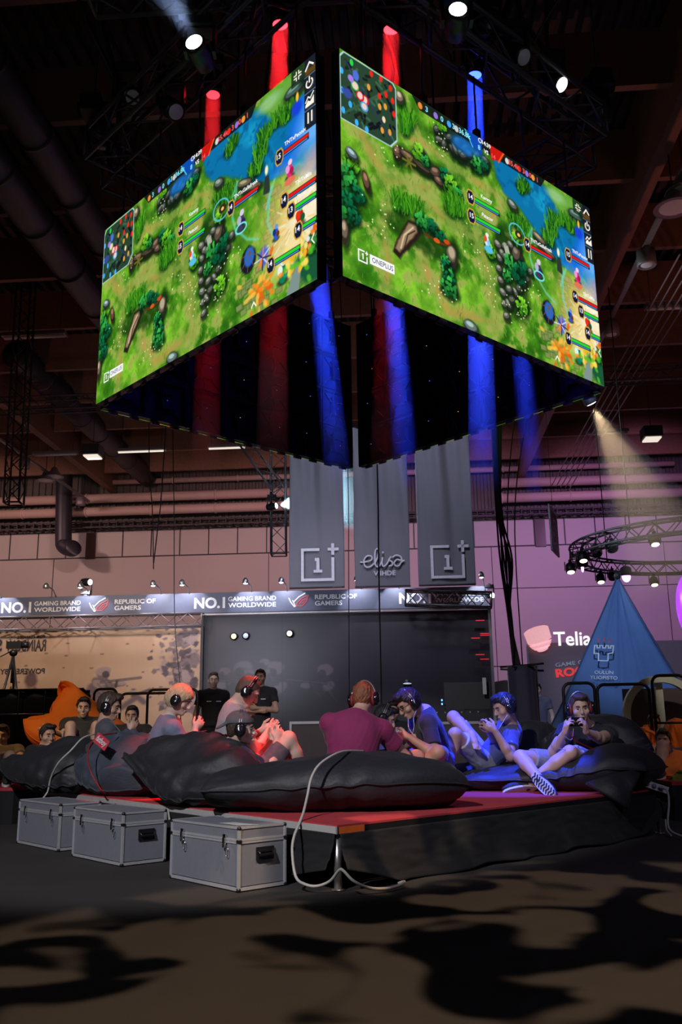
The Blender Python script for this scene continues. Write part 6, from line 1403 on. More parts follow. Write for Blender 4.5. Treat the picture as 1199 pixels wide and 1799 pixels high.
# 1 leftmost player, dark wavy hair, seen from behind right
sitter('person in a dark grey shirt with dark wavy hair, leftmost player, holding a phone up', A_(193, 1241, 8.75), A_(183, 1272, 8.72), A_(192, 1300, 8.72), A_(215, 1345, 8.8), (-.25, 1, 0),
       pc=A_(238, 1268, 8.8), face=(-.95, -.10, .25), poles=((0, .2, -1), (.1, -.5, -1)), look=(.96, -.05, -.22), plab='phone held up by the leftmost player', hs='black headset on the leftmost player with wavy hair',
       legs=dict(l=(A_(300, 1365, 9.25)+Vector((0, 0, 0)), (0, 0, 1), (1, .1, 0)), r=(A_(290, 1368, 9.05), (.1, 0, 1), (1, .1, 0))), skn='tan', hair='brown', shirt=(.075, .080, .095), shorts=(.05, .05, .06), hstyle='swept', shoe=(.03, .03, .03))
# 2 blond player
sitter('person with blond hair in a blue grey shirt, hunched over a raised phone', A_(317, 1230, 8.15), A_(294, 1263, 8.18), A_(290, 1292, 8.2), A_(275, 1345, 8.2), (-.22, 1, 0), sho=(.06, -.0, -.02),
       pc=A_(352, 1266, 8.25), face=(-.88, -.18, .35), poles=((0, .2, -1), (.1, -.5, -1)), look=(.90, -.12, -.42), headup=(.3, 0, 1), plab='phone held by the blond player', hs='black headset on the blond player',
       legs=dict(l=(A_(368, 1368, 8.75), (0, 0, 1), (1, .1, 0)), r=(A_(372, 1372, 8.5), (0, 0, 1), (1, 0, 0))), skn='pale', hair='blond', shirt=(.17, .21, .30), shorts=(.05, .05, .06), hstyle='medium', sleeve=.45, shoe=(.03, .03, .03), fat=1.08)
# 3 grey shirt
sitter('person with short cropped hair in a light grey shirt bowing over a phone', A_(436, 1214, 7.75), A_(410, 1242, 7.78), A_(410, 1272, 7.8), A_(398, 1338, 7.85), (-.30, 1, 0), sho=(.03, 0, -.02),
       pc=A_(482, 1274, 7.85), face=(-.55, -.25, .8), poles=((0, .3, -1), (-.1, -.6, -1)), look=(.78, .12, -.60), headup=(.6, 0, 1), plab='phone held low by the player in the light grey shirt', hs='black headset on the player in the light grey shirt',
       legs=dict(l=(A_(515, 1378, 8.2), (0, .2, 1), (1, .1, 0)), r=(A_(530, 1380, 7.95), (0, 0, 1), (1, 0, 0))), skn='pale', hair='short', shirt=(.38, .36, .39), shorts=(.14, .12, .10), hstyle='buzz', sleeve=.60, shoe=(.03, .03, .03), fat=1.15, shw=.205)
# 4 backwards cap
sitter('person wearing a grey cap backwards and a navy shirt, leaning on the creased bean bag', A_(424, 1279, 7.15), A_(405, 1312, 7.2), A_(415, 1338, 7.25), A_(440, 1372, 7.35), (-.35, 1, -.05), shw=.185,
       pc=A_(488, 1282, 7.45), face=(-.93, -.25, .1), poles=((0, .2, -1), (0, -.3, -1)), look=(.93, .12, -.10), headup=(.1, 0, 1), plab='phone held up by the player with the backwards cap', hs='black headset over the grey backwards cap', accent=(.20, .02, .03),
       legs=dict(l=(A_(560, 1385, 7.75), (0, .1, 1), (1, .1, 0)), r=(A_(545, 1385, 7.5), (0, 0, 1), (1, 0, 0))), skn='pale', hair='brown', shirt=(.035, .035, .10), shorts=(.12, .10, .12), hstyle='short', cap_=(.10, .11, .12), shoe=(.03, .03, .03))
# 5 purple shirt, seen from behind
sitter('person in a magenta shirt seated with the back to the camera', A_(640, 1227, 7.15), A_(628, 1258, 7.02), A_(622, 1290, 6.98), A_(618, 1343, 6.98), (-.95, .05, 0), shw=.20, shdrop=.06, sho=(0, .03, -.02),
       pc=A_(662, 1290, 7.42), face=(-.1, -.75, .65), poles=((-.5, 0, -1), (.75, -.25, -.8)), look=(.38, .90, -.30), headup=(.1, .4, 1), plab='phone held in front of the player in the magenta shirt', hs='black and red headset on the player in the magenta shirt', accent=(.45, .03, .04),
       over=dict(anr=A_(700, 1392, 7.85), knr=A_(733, 1331, 7.30), toer=A_(690, 1396, 7.9), anl=A_(640, 1395, 7.8), knl=A_(585, 1345, 7.5), toel=A_(655, 1398, 7.85)), skn='light', hair='ginger', shirt=(.25, .022, .10), shorts=(.06, .06, .085), hstyle='short', sleeve=.58, shoe=(.03, .03, .03), fat=1.12)
# 6 glasses
sitter('person with black hair and glasses in a black shirt, bending over a phone', A_(718, 1236, 7.95), A_(748, 1251, 8.02), A_(755, 1282, 8.05), A_(772, 1333, 8.15), (.10, -1, 0), shw=.195, sho=(-.04, 0, 0),
       pc=A_(697, 1292, 7.80), face=(.30, .02, .95), pu=(-.9, -.1, .3), poles=((.3, -.5, -1), (.3, .5, -1)), look=(-.76, -.32, -.56), headup=(-.5, -.1, 1), plab='phone held flat by the player with glasses', hs='black and red headset on the player with glasses', accent=(.45, .03, .05),
       over=dict(anl=A_(722, 1372, 7.75), knl=A_(770, 1322, 7.62), toel=A_(708, 1378, 7.7), anr=A_(735, 1375, 8.2), knr=A_(705, 1335, 8.3), toer=A_(750, 1380, 8.15)), skn='tan', hair='black', shirt=(.022, .024, .034), shorts=(.10, .16, .42), hstyle='swept', sleeve=.72, glasses=True, shoe=(.03, .03, .03))
# 7 blue lit player with the flip flop
sitter('person in a blue shirt with one leg crossed over the other knee', A_(886, 1243, 8.50), A_(900, 1276, 8.62), A_(890, 1300, 8.66), A_(852, 1338, 8.72), (.15, -1, 0), shw=.19,
       pc=A_(851, 1272, 8.28), face=(.75, .15, .62), pu=(-.3, -.05, .9), poles=((.2, -.5, -1), (.1, .5, -1)), look=(-.86, -.28, -.32), headup=(-.2, 0, 1), plab='phone held by the player in the blue shirt', hs='black headset on the player in the blue shirt',
       over=dict(anl=A_(785, 1371, 8.30), knl=A_(800, 1290, 8.28), toel=A_(772, 1385, 8.22), anr=A_(830, 1294, 8.38), knr=A_(797, 1260, 8.72), toer=A_(838, 1312, 8.32)), skn='tan', hair='black', shirt=(.07, .08, .20), shorts=(.40, .40, .42), hstyle='swept', sleeve=.62, barefoot='l')
# 8 rightmost player
sitter('person in a black shirt and light shorts, rightmost of the players', A_(1020, 1243, 8.15), A_(1034, 1278, 8.30), A_(1038, 1304, 8.36), A_(1028, 1345, 8.36), (.98, .15, 0), shw=.20,
       pc=A_(1012, 1268, 7.88), face=(.05, .95, .15), poles=((.55, -.1, -1), (-.75, -.1, -1)), look=(-.12, -.96, -.16), headup=(-.08, 0, 1), plab='phone held before the mouth by the rightmost player', hs='black headset on the rightmost player',
       over=dict(anr=A_(952, 1374, 7.72), knr=A_(915, 1330, 8.02), toer=A_(968, 1389, 7.62), soler=(-.1, -1, -.25), anl=A_(925, 1380, 7.98), knl=A_(1002, 1322, 7.86), toel=A_(898, 1384, 7.95), solel=(-.2, -.6, -.6)), skn='light', hair='short', shirt=(.020, .022, .030), shorts=(.30, .30, .31), hstyle='short', sleeve=.5, shoe=(.02, .02, .02), sole_out='r', fat=1.15)
# 9 player hidden behind the magenta shirt
sitter('person in a blue shirt almost hidden behind the magenta shirt player', A_(676, 1262, 8.75), A_(660, 1287, 8.8), A_(655, 1310, 8.8), A_(645, 1348, 8.85), (-.35, 1, 0), pc=A_(703, 1286, 8.7), face=(-.8, -.3, .5), poles=((0, .3, -1), (.2, -.4, -1)), look=(.9, -.1, -.4), headup=(.3, 0, 1),
       plab='phone held by the player behind the magenta shirt', hs='black headset on the player behind the magenta shirt', legs=dict(l=(A_(700, 1372, 9.3), (0, 0, 1), (1, .1, 0)), r=(A_(705, 1375, 9.1), (0, 0, 1), (1, 0, 0))), skn='tan', hair='black', shirt=(.06, .08, .25), shorts=(.08, .1, .25), shoe=(.03, .03, .03))
# chest prints, lanyard and earphones of the player with glasses
def mark(name, lab, cat, fn, mtl): m = MB(); fn(m); return tag(m.build(name, mtl), lab, cat)
E_w = M['cable_white']
m = MB(); m.tube(smooth_path([A_(732, 1248, 7.84), A_(727, 1262, 7.78), A_(728, 1275, 7.74), A_(725, 1290, 7.72)], 6), .0028, 5); m.tube(smooth_path([A_(718, 1262, 7.84), A_(718, 1276, 7.76), A_(725, 1290, 7.72)], 6), .0028, 5); tag(m.build('earphone_cable', E_w), 'white earphone cable hanging from the player with glasses', 'cable')
m = MB(); m.tube(smooth_path([A_(892, 1256, 8.38), A_(882, 1272, 8.32), A_(874, 1283, 8.26), A_(864, 1280, 8.2)], 6), .0028, 5); tag(m.build('earphone_cable', E_w), 'white earphone cable of the player in the blue shirt', 'cable')
m = MB(); m.tube(smooth_path([A_(1008, 1280, 7.86), A_(1004, 1300, 7.80), A_(985, 1290, 7.75), A_(978, 1312, 7.76), A_(1000, 1318, 7.84)], 6), .0028, 5); tag(m.build('earphone_cable', E_w), 'white earphone cable of the rightmost player', 'cable')
m = MB(); m.tube(smooth_path([A_(1004, 1285, 7.8), A_(1010, 1300, 7.82), A_(1048, 1318, 7.98), A_(1085, 1330, 8.0), A_(1110, 1345, 7.98), A_(1122, 1370, 7.92)], 8), .0055, 6); tag(m.build('cable', M['cable_red']), 'thin red cable running over the bean bag from the rightmost player', 'cable')
for nm, px, py, Y in (('leftmost player', 243, 1292, 8.72), ('blond player', 357, 1285, 8.17)):
    c = A_(px, py, Y); m = MB(); m.tube([c+Vector((.030*math.cos(a), .030*math.sin(a), .004*math.cos(a))) for a in np.linspace(0, 6.28, 15)[:-1]], .0045, 6, closed=True); tag(m.build('wristband', mat('wristband_dark', (.16, .01, .02), .5)), 'dark red wristband of the '+nm, 'wristband')
c = A_(1040, 1293, 8.02); m = MB(); m.tube([c+Vector((.030*math.cos(a), .012*math.sin(a), .026*math.sin(a))) for a in np.linspace(0, 6.28, 15)[:-1]], .007, 6, closed=True); m.ell(c+Vector((0, -.028, .004)), (.018, .008, .018)); tag(m.build('wristwatch', M['steel']), 'metal wristwatch on the rightmost player', 'wristwatch')
# ------------------------------------------------------------------ people behind the stage
def stander(lab, px, py, Y, face, skn, hair, shirt, arms='folded', h=1.80, prints=True, grp=None, vox=.009, low=False):
    top = A_(px, py, Y); x, y = top.x, top.y; f = Vector(face).normalized(); l = UP.cross(f); k = h/1.80; b = Vector((x, y, 0))
    V = lambda a, s, z: b+f*a+l*s+UP*z*k
    J = dict(head=V(.02, 0, 1.665), neck=V(-.01, 0, 1.50), chest=V(0, 0, 1.27), pelvis=V(0, 0, .95), shl=V(0, .19, 1.43), shr=V(0, -.19, 1.43), hipl=V(0, .09, .92), hipr=V(0, -.09, .92), knl=V(.02, .11, .50), knr=V(.02, -.11, .50), anl=V(0, .12, .08), anr=V(0, -.12, .08), toel=V(.16, .15, .04), toer=V(.16, -.15, .04))
    if arms == 'folded': J.update(ell=V(.10, .27, 1.16), elr=V(.10, -.27, 1.16), wrl=V(.22, -.02, 1.20), wrr=V(.20, .04, 1.15), hdl=-l+UP*.1, hdr=l+UP*.1, pnl=-f, pnr=-f)
    else: J.update(ell=V(-.02, .26, 1.14), elr=V(-.02, -.26, 1.14), wrl=V(.05, .27, .90), wrr=V(.05, -.27, .90), hdl=-UP+f*.2, hdr=-UP+f*.2, pnl=-l, pnr=l)
    t, Hp, B = person(lab, J, f-UP*.05, skn=skn, hair=hair, shirt=shirt, shorts=(.02, .02, .025), vox=vox, long_pants=True, shoe=(.03, .03, .03), group=grp)
    if prints:
        m = MB()
        for s in (1, -1):
            F = frame(V(.128, .085*s, 1.335), l, UP) if False else frame(V(.150, .075*s, 1.33), UP.cross(f) if False else f.cross(UP)*-1, UP)
            F = frame(V(.152, .075*s, 1.33), UP.cross(f), UP); m.box(F @ Vector((0, 0, 0)), (.075, .008, .014), math.atan2(l.y, l.x))
        m.build('chest_print', M['print_white'], t)
    return t
SG = 'people standing behind the stage'
stander('person standing in a black shirt before the dark wall, left of the cropped hair player', 375, 1187, 14.6, (.25, -1, 0), 'light', 'brown', (.016, .016, .02), 'down', 1.80, grp=SG)
stander('person standing with folded arms in a black shirt behind the cropped hair player', 458, 1184, 14.3, (-.1, -1, 0), 'tan', 'brown', (.016, .016, .02), 'folded', 1.82, grp=SG)
stander('person standing far off beside the black cable column', 945, 1214, 18.5, (-.4, -1, 0), 'light', 'brown', (.12, .11, .16), 'down', 1.72, False, grp=SG, vox=.014)
def lounger(lab, head, d, skn, hair, shirt, shorts, seat, knee_up=.28, grp=None, armup=False, glasses=False, vox=.012):
    """someone reclining on a bean bag; d = horizontal direction the feet point to"""
    H = Vector(head); d = Vector(d).normalized(); l = UP.cross(d); z0 = seat
    nk = H-d*.06-UP*.15; pv = Vector((H.x, H.y, 0))+d*.34+UP*(z0+.16); ch = nk.lerp(pv, .42)
    J = dict(head=H, neck=nk, chest=ch, pelvis=pv); sp = (nk-pv).normalized()
    J['shl'] = nk+l*.185-sp*.06; J['shr'] = nk-l*.185-sp*.06; hips(J)
    for s, g in (('l', 1), ('r', -1)):
        J['an'+s] = pv+d*.52+l*g*.14+UP*(-.08); J['kn'+s] = pv+d*.36+l*g*.14+UP*knee_up; J['toe'+s] = J['an'+s]+d*.14-UP*.02
        J['wr'+s] = pv+d*.10+l*g*.07+UP*.16; J['hd'+s] = (-l*g*.8+d*.6); J['pn'+s] = -UP; elbow(J, s, -UP*.6+l*g)
    if armup: J['ell'] = J['shl']+l*.20+UP*.10+d*.1; J['wrl'] = H-d*.10+l*.10+UP*.06; J['hdl'] = -l; J['pnl'] = -d
    return person(lab, J, d*.9-UP*.10+Vector((0, -.25, 0)), skn=skn, hair=hair, shirt=shirt, shorts=shorts, vox=vox, shoe=(.03, .03, .03), group=grp, glasses=False)[0]
BGP = 'people lounging beside the stage'
# platforms and orange bags left and right of the stage
for nm, P, lab in (('left', [(-7.5, 9.55), (-3.35, 9.55), (-2.9, 10.6), (-2.9, 13.2), (-7.5, 13.2)], 'low black platform with red top at the left edge'), ('right', [(3.12, 9.0), (6.5, 9.0), (6.5, 12.5), (3.0, 12.5)], 'low black platform with red top at the right edge')):
    c = sum((Vector((*p, 0)) for p in P), Vector())/len(P); t = thing('side_platform', lab, 'stage', loc=c); m = MB(); m.prism([Vector((*p, DZ-.03)) for p in P], (0, 0, .03)); m.build('carpet', M['red_carpet'], t)
    m = MB(); m.prism([Vector((*p, .0)) for p in P], (0, 0, DZ-.032)); m.build('skirt', M['skirt'], t)
OB = 'orange bean bags beside the stage'
bag('bean_bag', 'big orange bean bag at left with a person leaning on it', [a_(48, 1262, 11.6)+(.10, .04, 10), a_(85, 1280, 11.6)+(.38, .20, 30), a_(140, 1272, 11.8)+(.55, .26, 55), a_(163, 1258, 12.0)+(.60, .18, 62), a_(176, 1240, 12.1)+(.50, .05, 66)], M['bag_orange'], OB, 41)
bag('bean_bag', 'orange bean bag at the right edge on the side platform', [a_(1128, 1362, 9.9)+(.12, .04, 0), a_(1160, 1352, 9.8)+(.26, .13, 10), a_(1195, 1350, 9.8)+(.30, .16, 10), a_(1235, 1350, 9.8)+(.28, .12, 0)], M['bag_orange'], OB, 43)
bag('bean_bag', 'orange bean bag corner standing behind the rightmost bean bag', [a_(1106, 1276, 11.2)+(.08, .04, 60), a_(1112, 1292, 11.2)+(.24, .12, 60), a_(1128, 1310, 11.2)+(.30, .14, 60), a_(1140, 1325, 11.2)+(.26, .10, 60)], M['bag_orange'], OB, 45)
bag('bean_bag', 'orange bean bag behind the lounging person at the right edge', [a_(1170, 1305, 11.4)+(.16, .05, 40), a_(1190, 1305, 11.4)+(.34, .14, 50), a_(1220, 1305, 11.4)+(.36, .14, 50)], M['bag_orange'], OB, 47)
bag('bean_bag', 'olive and yellow bean bag tip at the right edge', [a_(1186, 1360, 9.3)+(.05, .02, 60), a_(1196, 1372, 9.25)+(.14, .06, 60), a_(1215, 1385, 9.2)+(.22, .12, 60)], mat('bag_olive', (.22, .25, .03), .7, bump=.3, bscale=30), OB, 49, floor=.1)
lounger('person in a black shirt leaning on the big orange bean bag, knee raised', A_(147, 1243, 11.0), (.3, -1, 0), 'tan', 'black', (.02, .02, .02), (.05, .05, .05), DZ+.12, .32, BGP)
lounger('person lying at left with one arm raised behind the head', A_(84, 1292, 10.3), (.8, -.6, 0), 'tan', 'black', (.015, .015, .015), (.05, .05, .05), DZ-.02, .16, BGP, True)
lounger('person in a checked brown shirt at the left edge', A_(3, 1292, 10.6), (.3, -1, 0), 'tan', 'brown', (.16, .11, .07), (.05, .04, .04), DZ+.0, .14, BGP)
lounger('dark haired person in a black shirt seated behind the two leftmost players', A_(232, 1257, 11.6), (.1, -1, 0), 'dark', 'black', (.012, .012, .014), (.02, .02, .02), DZ+.10, .10, BGP)
lounger('dark haired person seated behind the player with glasses', A_(690, 1250, 11.3), (.1, -1, 0), 'dark', 'black', (.012, .012, .016), (.02, .02, .02), DZ-.01, .10, BGP)
lounger('person reclining between orange bean bags at the right edge', A_(1166, 1300, 10.4), (-.6, -1, 0), 'tan', 'brown', (.09, .07, .06), (.10, .08, .07), DZ-.02, .18, BGP)
lounger('person lounging deeper behind the reclining person at the right edge', A_(1150, 1270, 12.6), (-.2, -1, 0), 'tan', 'brown', (.20, .16, .17), (.05, .05, .05), DZ+.10, .15, BGP)
# ------------------------------------------------------------------ right side: tent, sponsor board, round truss, balloon
M['tent'] = mat('tent_cloth', (.085, .16, .34), .7, var=.15, scale=3, bump=.15, bscale=20)
ap = ath(1087, 1012, 16.4); tc_ = Vector((ap.x-.02, 16.4, 0)); TH = ap.z
t = thing('pyramid_tent', 'tall blue pyramid tent with white printed emblem', 'tent', mtx=HM @ Matrix.Translation(tc_))
v = []; nr, ns = 26, 144; corners = [R(a) for a in (-148, -62, 32, 118)]
def tent_r(a, h):
    """plan radius of the four sided tent with soft folds"""
    best = 0
    C_ = [Vector((math.cos(q), math.sin(q))) for q in corners]; d = Vector((math.cos(a), math.sin(a)))
    for i in range(4):
        p, q = C_[i], C_[(i+1) % 4]; e = q-p; den = d.x*e.y-d.y*e.x
        if abs(den) > 1e-6:
            s = (p.x*e.y-p.y*e.x)/den; u = (p.x*d.y-p.y*d.x)/den
            if s > 0 and -1e-6 <= u <= 1+1e-6: best = s-.10*math.sin(math.pi*u)*(.3+.7*h)
    return best
for j in range(nr+1):
    h = j/nr; z = .02+(TH-.02)*h
    for i in range(ns):
        a = 2*math.pi*i/ns; r = 2.45*(1-h)**1.06*tent_r(a, h)*(1-.05*math.sin(math.pi*h)); r *= 1+.035*math.sin(a*15+1.2)*h+.02*math.sin(a*31)*h
        v.append((tc_.x+r*math.cos(a), tc_.y+r*math.sin(a), z))
m = MB(HM); m.smooth = True; m.add(v, [(j*ns+i, j*ns+(i+1) % ns, (j+1)*ns+(i+1) % ns, (j+1)*ns+i) for j in range(nr) for i in range(ns)]); m.build('tent_cloth', M['tent'], t)
for a in corners:
    m = MB(HM); m.tube([(tc_.x+2.45*(1-h)**1.06*tent_r(a, h)*(1-.05*math.sin(math.pi*h))*1.0*math.cos(a), tc_.y+2.45*(1-h)**1.06*tent_r(a, h)*(1-.05*math.sin(math.pi*h))*math.sin(a), .02+(TH-.02)*h) for h in np.linspace(0, .99, 20)], .016, 6); m.build('seam', mat('tent_seam', (.04, .06, .13), .7), t)
m = MB(HM); m.ell((tc_.x, tc_.y, TH), (.06, .06, .08)); m.build('tip', M['black_metal'], t)
# emblem on the front left face
c0, c1 = corners[0], corners[1]
q0 = Vector((2.45*math.cos(c0), 2.45*math.sin(c0), 0)); q1 = Vector((2.45*math.cos(c1), 2.45*math.sin(c1), 0)); apx = Vector((0, 0, TH))
ex = (q1-q0).normalized(); mid = (q0+q1)/2; ey = (apx-mid).normalized(); nrm = ex.cross(ey).normalized()
e_ = ath(1063, 1155, 15.6); 
def onface(px, py):
    """point of the tent face seen in a direction, in hall coordinates"""
    o = HI @ Vector((0, 0, CAM_H)); d = HI.to_3x3() @ ray(px, py); pl = tc_+q0-nrm*.0; k = (pl-o).dot(nrm)/d.dot(nrm); return o+d*k
pe = onface(1062, 1150)+nrm*.06; F = Matrix((ex, (ey-ex*ey.dot(ex)).normalized(), nrm)).transposed().to_4x4(); F.translation = pe; F = F @ Matrix.Rotation(R(-4), 4, 'Z')
m = MB(HM); k = .92
P = [(-.17, .15), (-.12, .15), (-.12, .10), (-.075, .10), (-.075, .15), (-.02, .15), (-.02, .10), (.03, .10), (.03, .15), (.08, .15), (.08, .10), (.12, .10), (.12, .15), (.17, .15), (.16, .0), (.08, -.02), (.08, -.17), (-.09, -.17), (-.09, -.02), (-.17, -.02)]
m.stroke([(x*k, y*k) for x, y in P], F, .020, .004, closed=True); m.build('emblem', M['print_white'], t)
m = MB(HM); [m.stroke([(x0*k, y0*k), (x1*k, y1*k)], F, .022, .004) for x0, y0, x1, y1 in ((-.12, .30, -.08, .21), (.0, .33, .0, .23), (.12, .30, .08, .21))]; m.build('emblem_rays', M['red_print'], t)
pe = onface(1062, 1190)+nrm*.06; F.translation = pe
m = MB(HM); m.text('OULUN', .065, F @ Matrix.Translation((0, .03, 0)), 'C', .01, width=.30); m.text('YLIOPISTO', .065, F @ Matrix.Translation((0, -.07, 0)), 'C', .01, width=.44); m.build('tent_lettering', M['print_white'], t)
# arched white door in front of the tent
ac = ath(1168, 1270, 13.6); r_ = .50
t = thing('arched_doorway', 'white rounded doorway frame with a middle post at the right edge', 'doorway', mtx=HM @ Matrix.Translation((ac.x, 13.6, DZ)))
def arch_pts(r): return [(ac.x-r, .0)]+[(ac.x-r*math.cos(a), 1.02+r*1.0*math.sin(a)) for a in np.linspace(0, math.pi, 22)]+[(ac.x+r, .0)]
m = MB(HM); o_, i_ = arch_pts(.56), arch_pts(.46); n = len(o_)
v = [(x, 13.6+dy, z) for dy in (0, .12) for L_ in (o_, i_) for x, z in L_]
f = [(i, i+1, n+i+1, n+i) for i in range(n-1)]+[(2*n+i+1, 2*n+i, 3*n+i, 3*n+i+1) for i in range(n-1)]+[(i+1, i, 2*n+i, 2*n+i+1) for i in range(n-1)]+[(n+i, n+i+1, 3*n+i+1, 3*n+i) for i in range(n-1)]
m.add(v, f); m.build('arch_frame', mat('arch_white', (.62, .66, .60), .5), t)
m = MB(HM); m.box((ac.x-.02, 13.66, .72), (.10, .06, 1.5)); m.build('middle_post', mat('arch_white'), t) if False else m.build('middle_post', MATS['arch_white'], t)
m = MB(HM); m.box((ac.x, 13.85, .70), (1.0, .02, 1.40)); m.build('inner_panel', mat('door_inner', (.10, .08, .09), .4), t)
# sponsor board
bx = ath(928, 1130, 20); t = thing('sponsor_board', 'mauve brown sponsor wall with white word logo and pink ball sign', 'sign', mtx=HM @ Matrix.Translation((bx.x+2.2, 20, 0)))
m = MB(HM); m.box((bx.x+2.4, 20.05, bx.z/2), (4.8, .10, bx.z)); m.build('board', mat('board_mauve', (.26, .17, .19), .6), t)
F = frame((ath(974, 1134, 19.98)), (1, 0, 0), (0, 0, 1)); m = MB(HM); m.text('Telia', .30, F, 'L', .018, width=.80); m.build('word_logo', mat('lit_white', (1, .95, .90), emit=.95), t)
F = frame(ath(977, 1172, 19.98), (1, 0, .10), (0, 0, 1)); m = MB(HM); m.text('GAME CHANGER', .085, F, 'L', .02, width=1.25); m.build('slogan', M['print_white'], t)
F = frame(ath(978, 1190, 19.98), (1, 0, .10), (0, 0, 1)); m = MB(HM); m.text('ROG', .17, F, 'L', .04, width=.62); m.build('slogan', mat('lit_red', (.9, .06, .05), emit=.5), t)
bc = ath(947, 1119, 19.9)
m = MB(HM); v = []; nu, nv = 32, 14                    # bowl shaped ball with two swooping gaps
F = Matrix.Translation(bc) @ Matrix.Rotation(R(-16), 4, 'Y')
for (z0, z1) in ((-.08, .24), (-.19, -.125), (-.27, -.225)):
    P = []; up_, lo_ = [], []
    for i in range(25):
        a = math.pi*i/24; x = -math.cos(a)
        w = lambda z: .27*math.sqrt(max(.02, 1-(max(0, -z)/.30)**2))
        up_.append((x*w(z1)*1.0, z1*(1 if z0 < -.1 else .62)+(.08*math.sin(a) if z0 > -.10 else -.05*math.sin(a)))); lo_.append((x*w(z0), z0-.05*math.sin(a)))
    m.prism([F @ Vector((x, 0, z)) for x, z in up_+lo_[::-1]], (0, .10, 0))
m.build('ball_logo', mat('lit_pink', (.95, .45, .48), emit=.75), t)
m = MB(HM); m.box((bx.x-.02, 19.98, 1.3), (.04, .04, 2.6)); m.build('edge_post', M['truss_alu'], t)
# a pale rounded display left of the board
c = ath(888, 1205, 21); m = MB(HM); m.lathe([(.02, 1.0), (.3, .95), (.42, .7), (.34, .45), (.25, .3), (.25, 0), (.3, -.895)], Matrix.Translation(HM.inverted() @ (HM @ Vector((c.x, 21, .9)))), 24)
tag(m.build('display_figure', mat('display_pale', (.40, .33, .34), .6)), 'pale rounded display form behind the black cable column', 'display')
# round truss with spot lamps
rc, rr_, rz_ = Vector((6.05, 18.9, 4.42)), 2.62, 4.42
t = thing('round_truss', 'large round lighting truss hanging at right above the tent', 'truss', mtx=HM @ Matrix.Translation(rc))
P = lambda a, r, z: Vector((rc.x+r*math.cos(a), rc.y+r*math.sin(a), z))
for r, z in ((rr_, rz_+.13), (rr_, rz_-.13), (rr_-.26, rz_+.13), (rr_-.26, rz_-.13)): m = MB(HM); m.tube([P(a, r, z) for a in np.linspace(0, 2*math.pi, 65)[:-1]], .024, 7, closed=True); m.build('chord', M['truss_black'], t)
m = MB(HM); n = 60
for i in range(n):
    a, b = 2*math.pi*i/n, 2*math.pi*(i+1)/n; z0, z1 = (rz_+.13, rz_-.13) if i % 2 else (rz_-.13, rz_+.13)
    m.cyl(P(a, rr_, z0), P(b, rr_, z1), .012, n=5); m.cyl(P(a, rr_-.26, z0), P(b, rr_-.26, z1), .012, n=5); m.cyl(P(a, rr_, z1), P(b, rr_-.26, z1), .012, n=5); m.cyl(P(a, rr_, z0), P(a, rr_-.26, z0), .012, n=5)
m.build('bracing', M['truss_black'], t)
for a in (2.2, 3.9, 5.4): m = MB(HM); q = P(a, rr_-.13, rz_); m.cyl(q+Vector((0, 0, .1)), (q.x, q.y, 11.2), .012, n=6); m.build('hanging_cable', M['cable_black'], t)
M['spot_on'] = mat('spot_glow', (1, .78, .48), emit=5)
for i, (px, py, Y, on) in enumerate(((1003, 1000, 18.6, 1), (1025, 980, 18.2, 1), (1056, 1018, 20.6, 1), (1077, 1013, 21.0, 0), (1150, 1023, 21.3, 1), (1151, 951, 17.2, 1), (1076, 963, 17.8, 0), (1049, 972, 19.6, 0))):
    c = ath(px, py, Y); lt = thing('spot_lamp', ['lit spot lamp at the left end of the round truss, outermost', 'lit spot lamp hanging inside the left end of the round truss', 'lit spot lamp under the far side of the round truss, left one', 'dark spot lamp above the tent tip', 'lit spot lamp under the far side of the round truss, right one', 'lit spot lamp under the near side of the round truss', 'unlit boxy spot lamp under the near side of the round truss', 'unlit lamp inside the left curve of the round truss'][i], 'stage lamp', mtx=HM @ Matrix.Translation(c), group='spot lamps on the round truss')
    zt_ = rz_-.14 if Y > 17.5 else rz_-.14
    m = MB(HM); m.box((c.x, c.y, c.z+.17), (.06, .06, .05)); ra_ = math.atan2(c.y-rc.y, c.x-rc.x); rq_ = P(ra_, rr_-.02, rz_-.13); m.tube([(c.x, c.y, c.z+.1), (c.x, c.y, c.z+.24), tuple(rq_)], .012, 6); [m.box((c.x+s*.11, c.y, c.z+.06), (.015, .04, .18)) for s in (1, -1)]; m.build('yoke', M['black_metal'], lt)
    m = MB(HM); Q = Matrix.Translation(c) @ Matrix.Rotation(R(-20), 4, 'X'); m.lathe([(.05, .14), (.09, .10), (.10, -.06), (.085, -.07)], Q, 16); m.build('can', M['black_metal'], lt)
    m = MB(HM); m.ell(Q @ Vector((0, 0, -.075)), (.075, .075, .015), Q.to_3x3()); m.build('lens', M['spot_on'] if on else M['gloss_black'], lt)
for i, (px, py, Y) in enumerate(((1101, 1013, 20.8), (1024, 998, 18.9))):
    c = ath(px, py, Y); lt = thing('spot_lamp', ['round lamp glowing violet right of the tent tip', 'small lamp glowing magenta at the left end of the round truss'][i], 'stage lamp', mtx=HM @ Matrix.Translation(c)); m = MB(HM); m.ell(c, (.10, .06, .13) if i == 0 else (.03, .03, .09)); m.build('lens', mat('lens_violet', (.62, .25, 1), emit=5), lt)
    m = MB(HM); m.lathe([(.05, .24), (.12, .2), (.13, .1), (.11, .02)], Matrix.Translation(c), 14); m.cyl(c+Vector((0, 0, .2)), (c.x, c.y, rz_-.12), .012, n=6); m.build('can', M['black_metal'], lt)
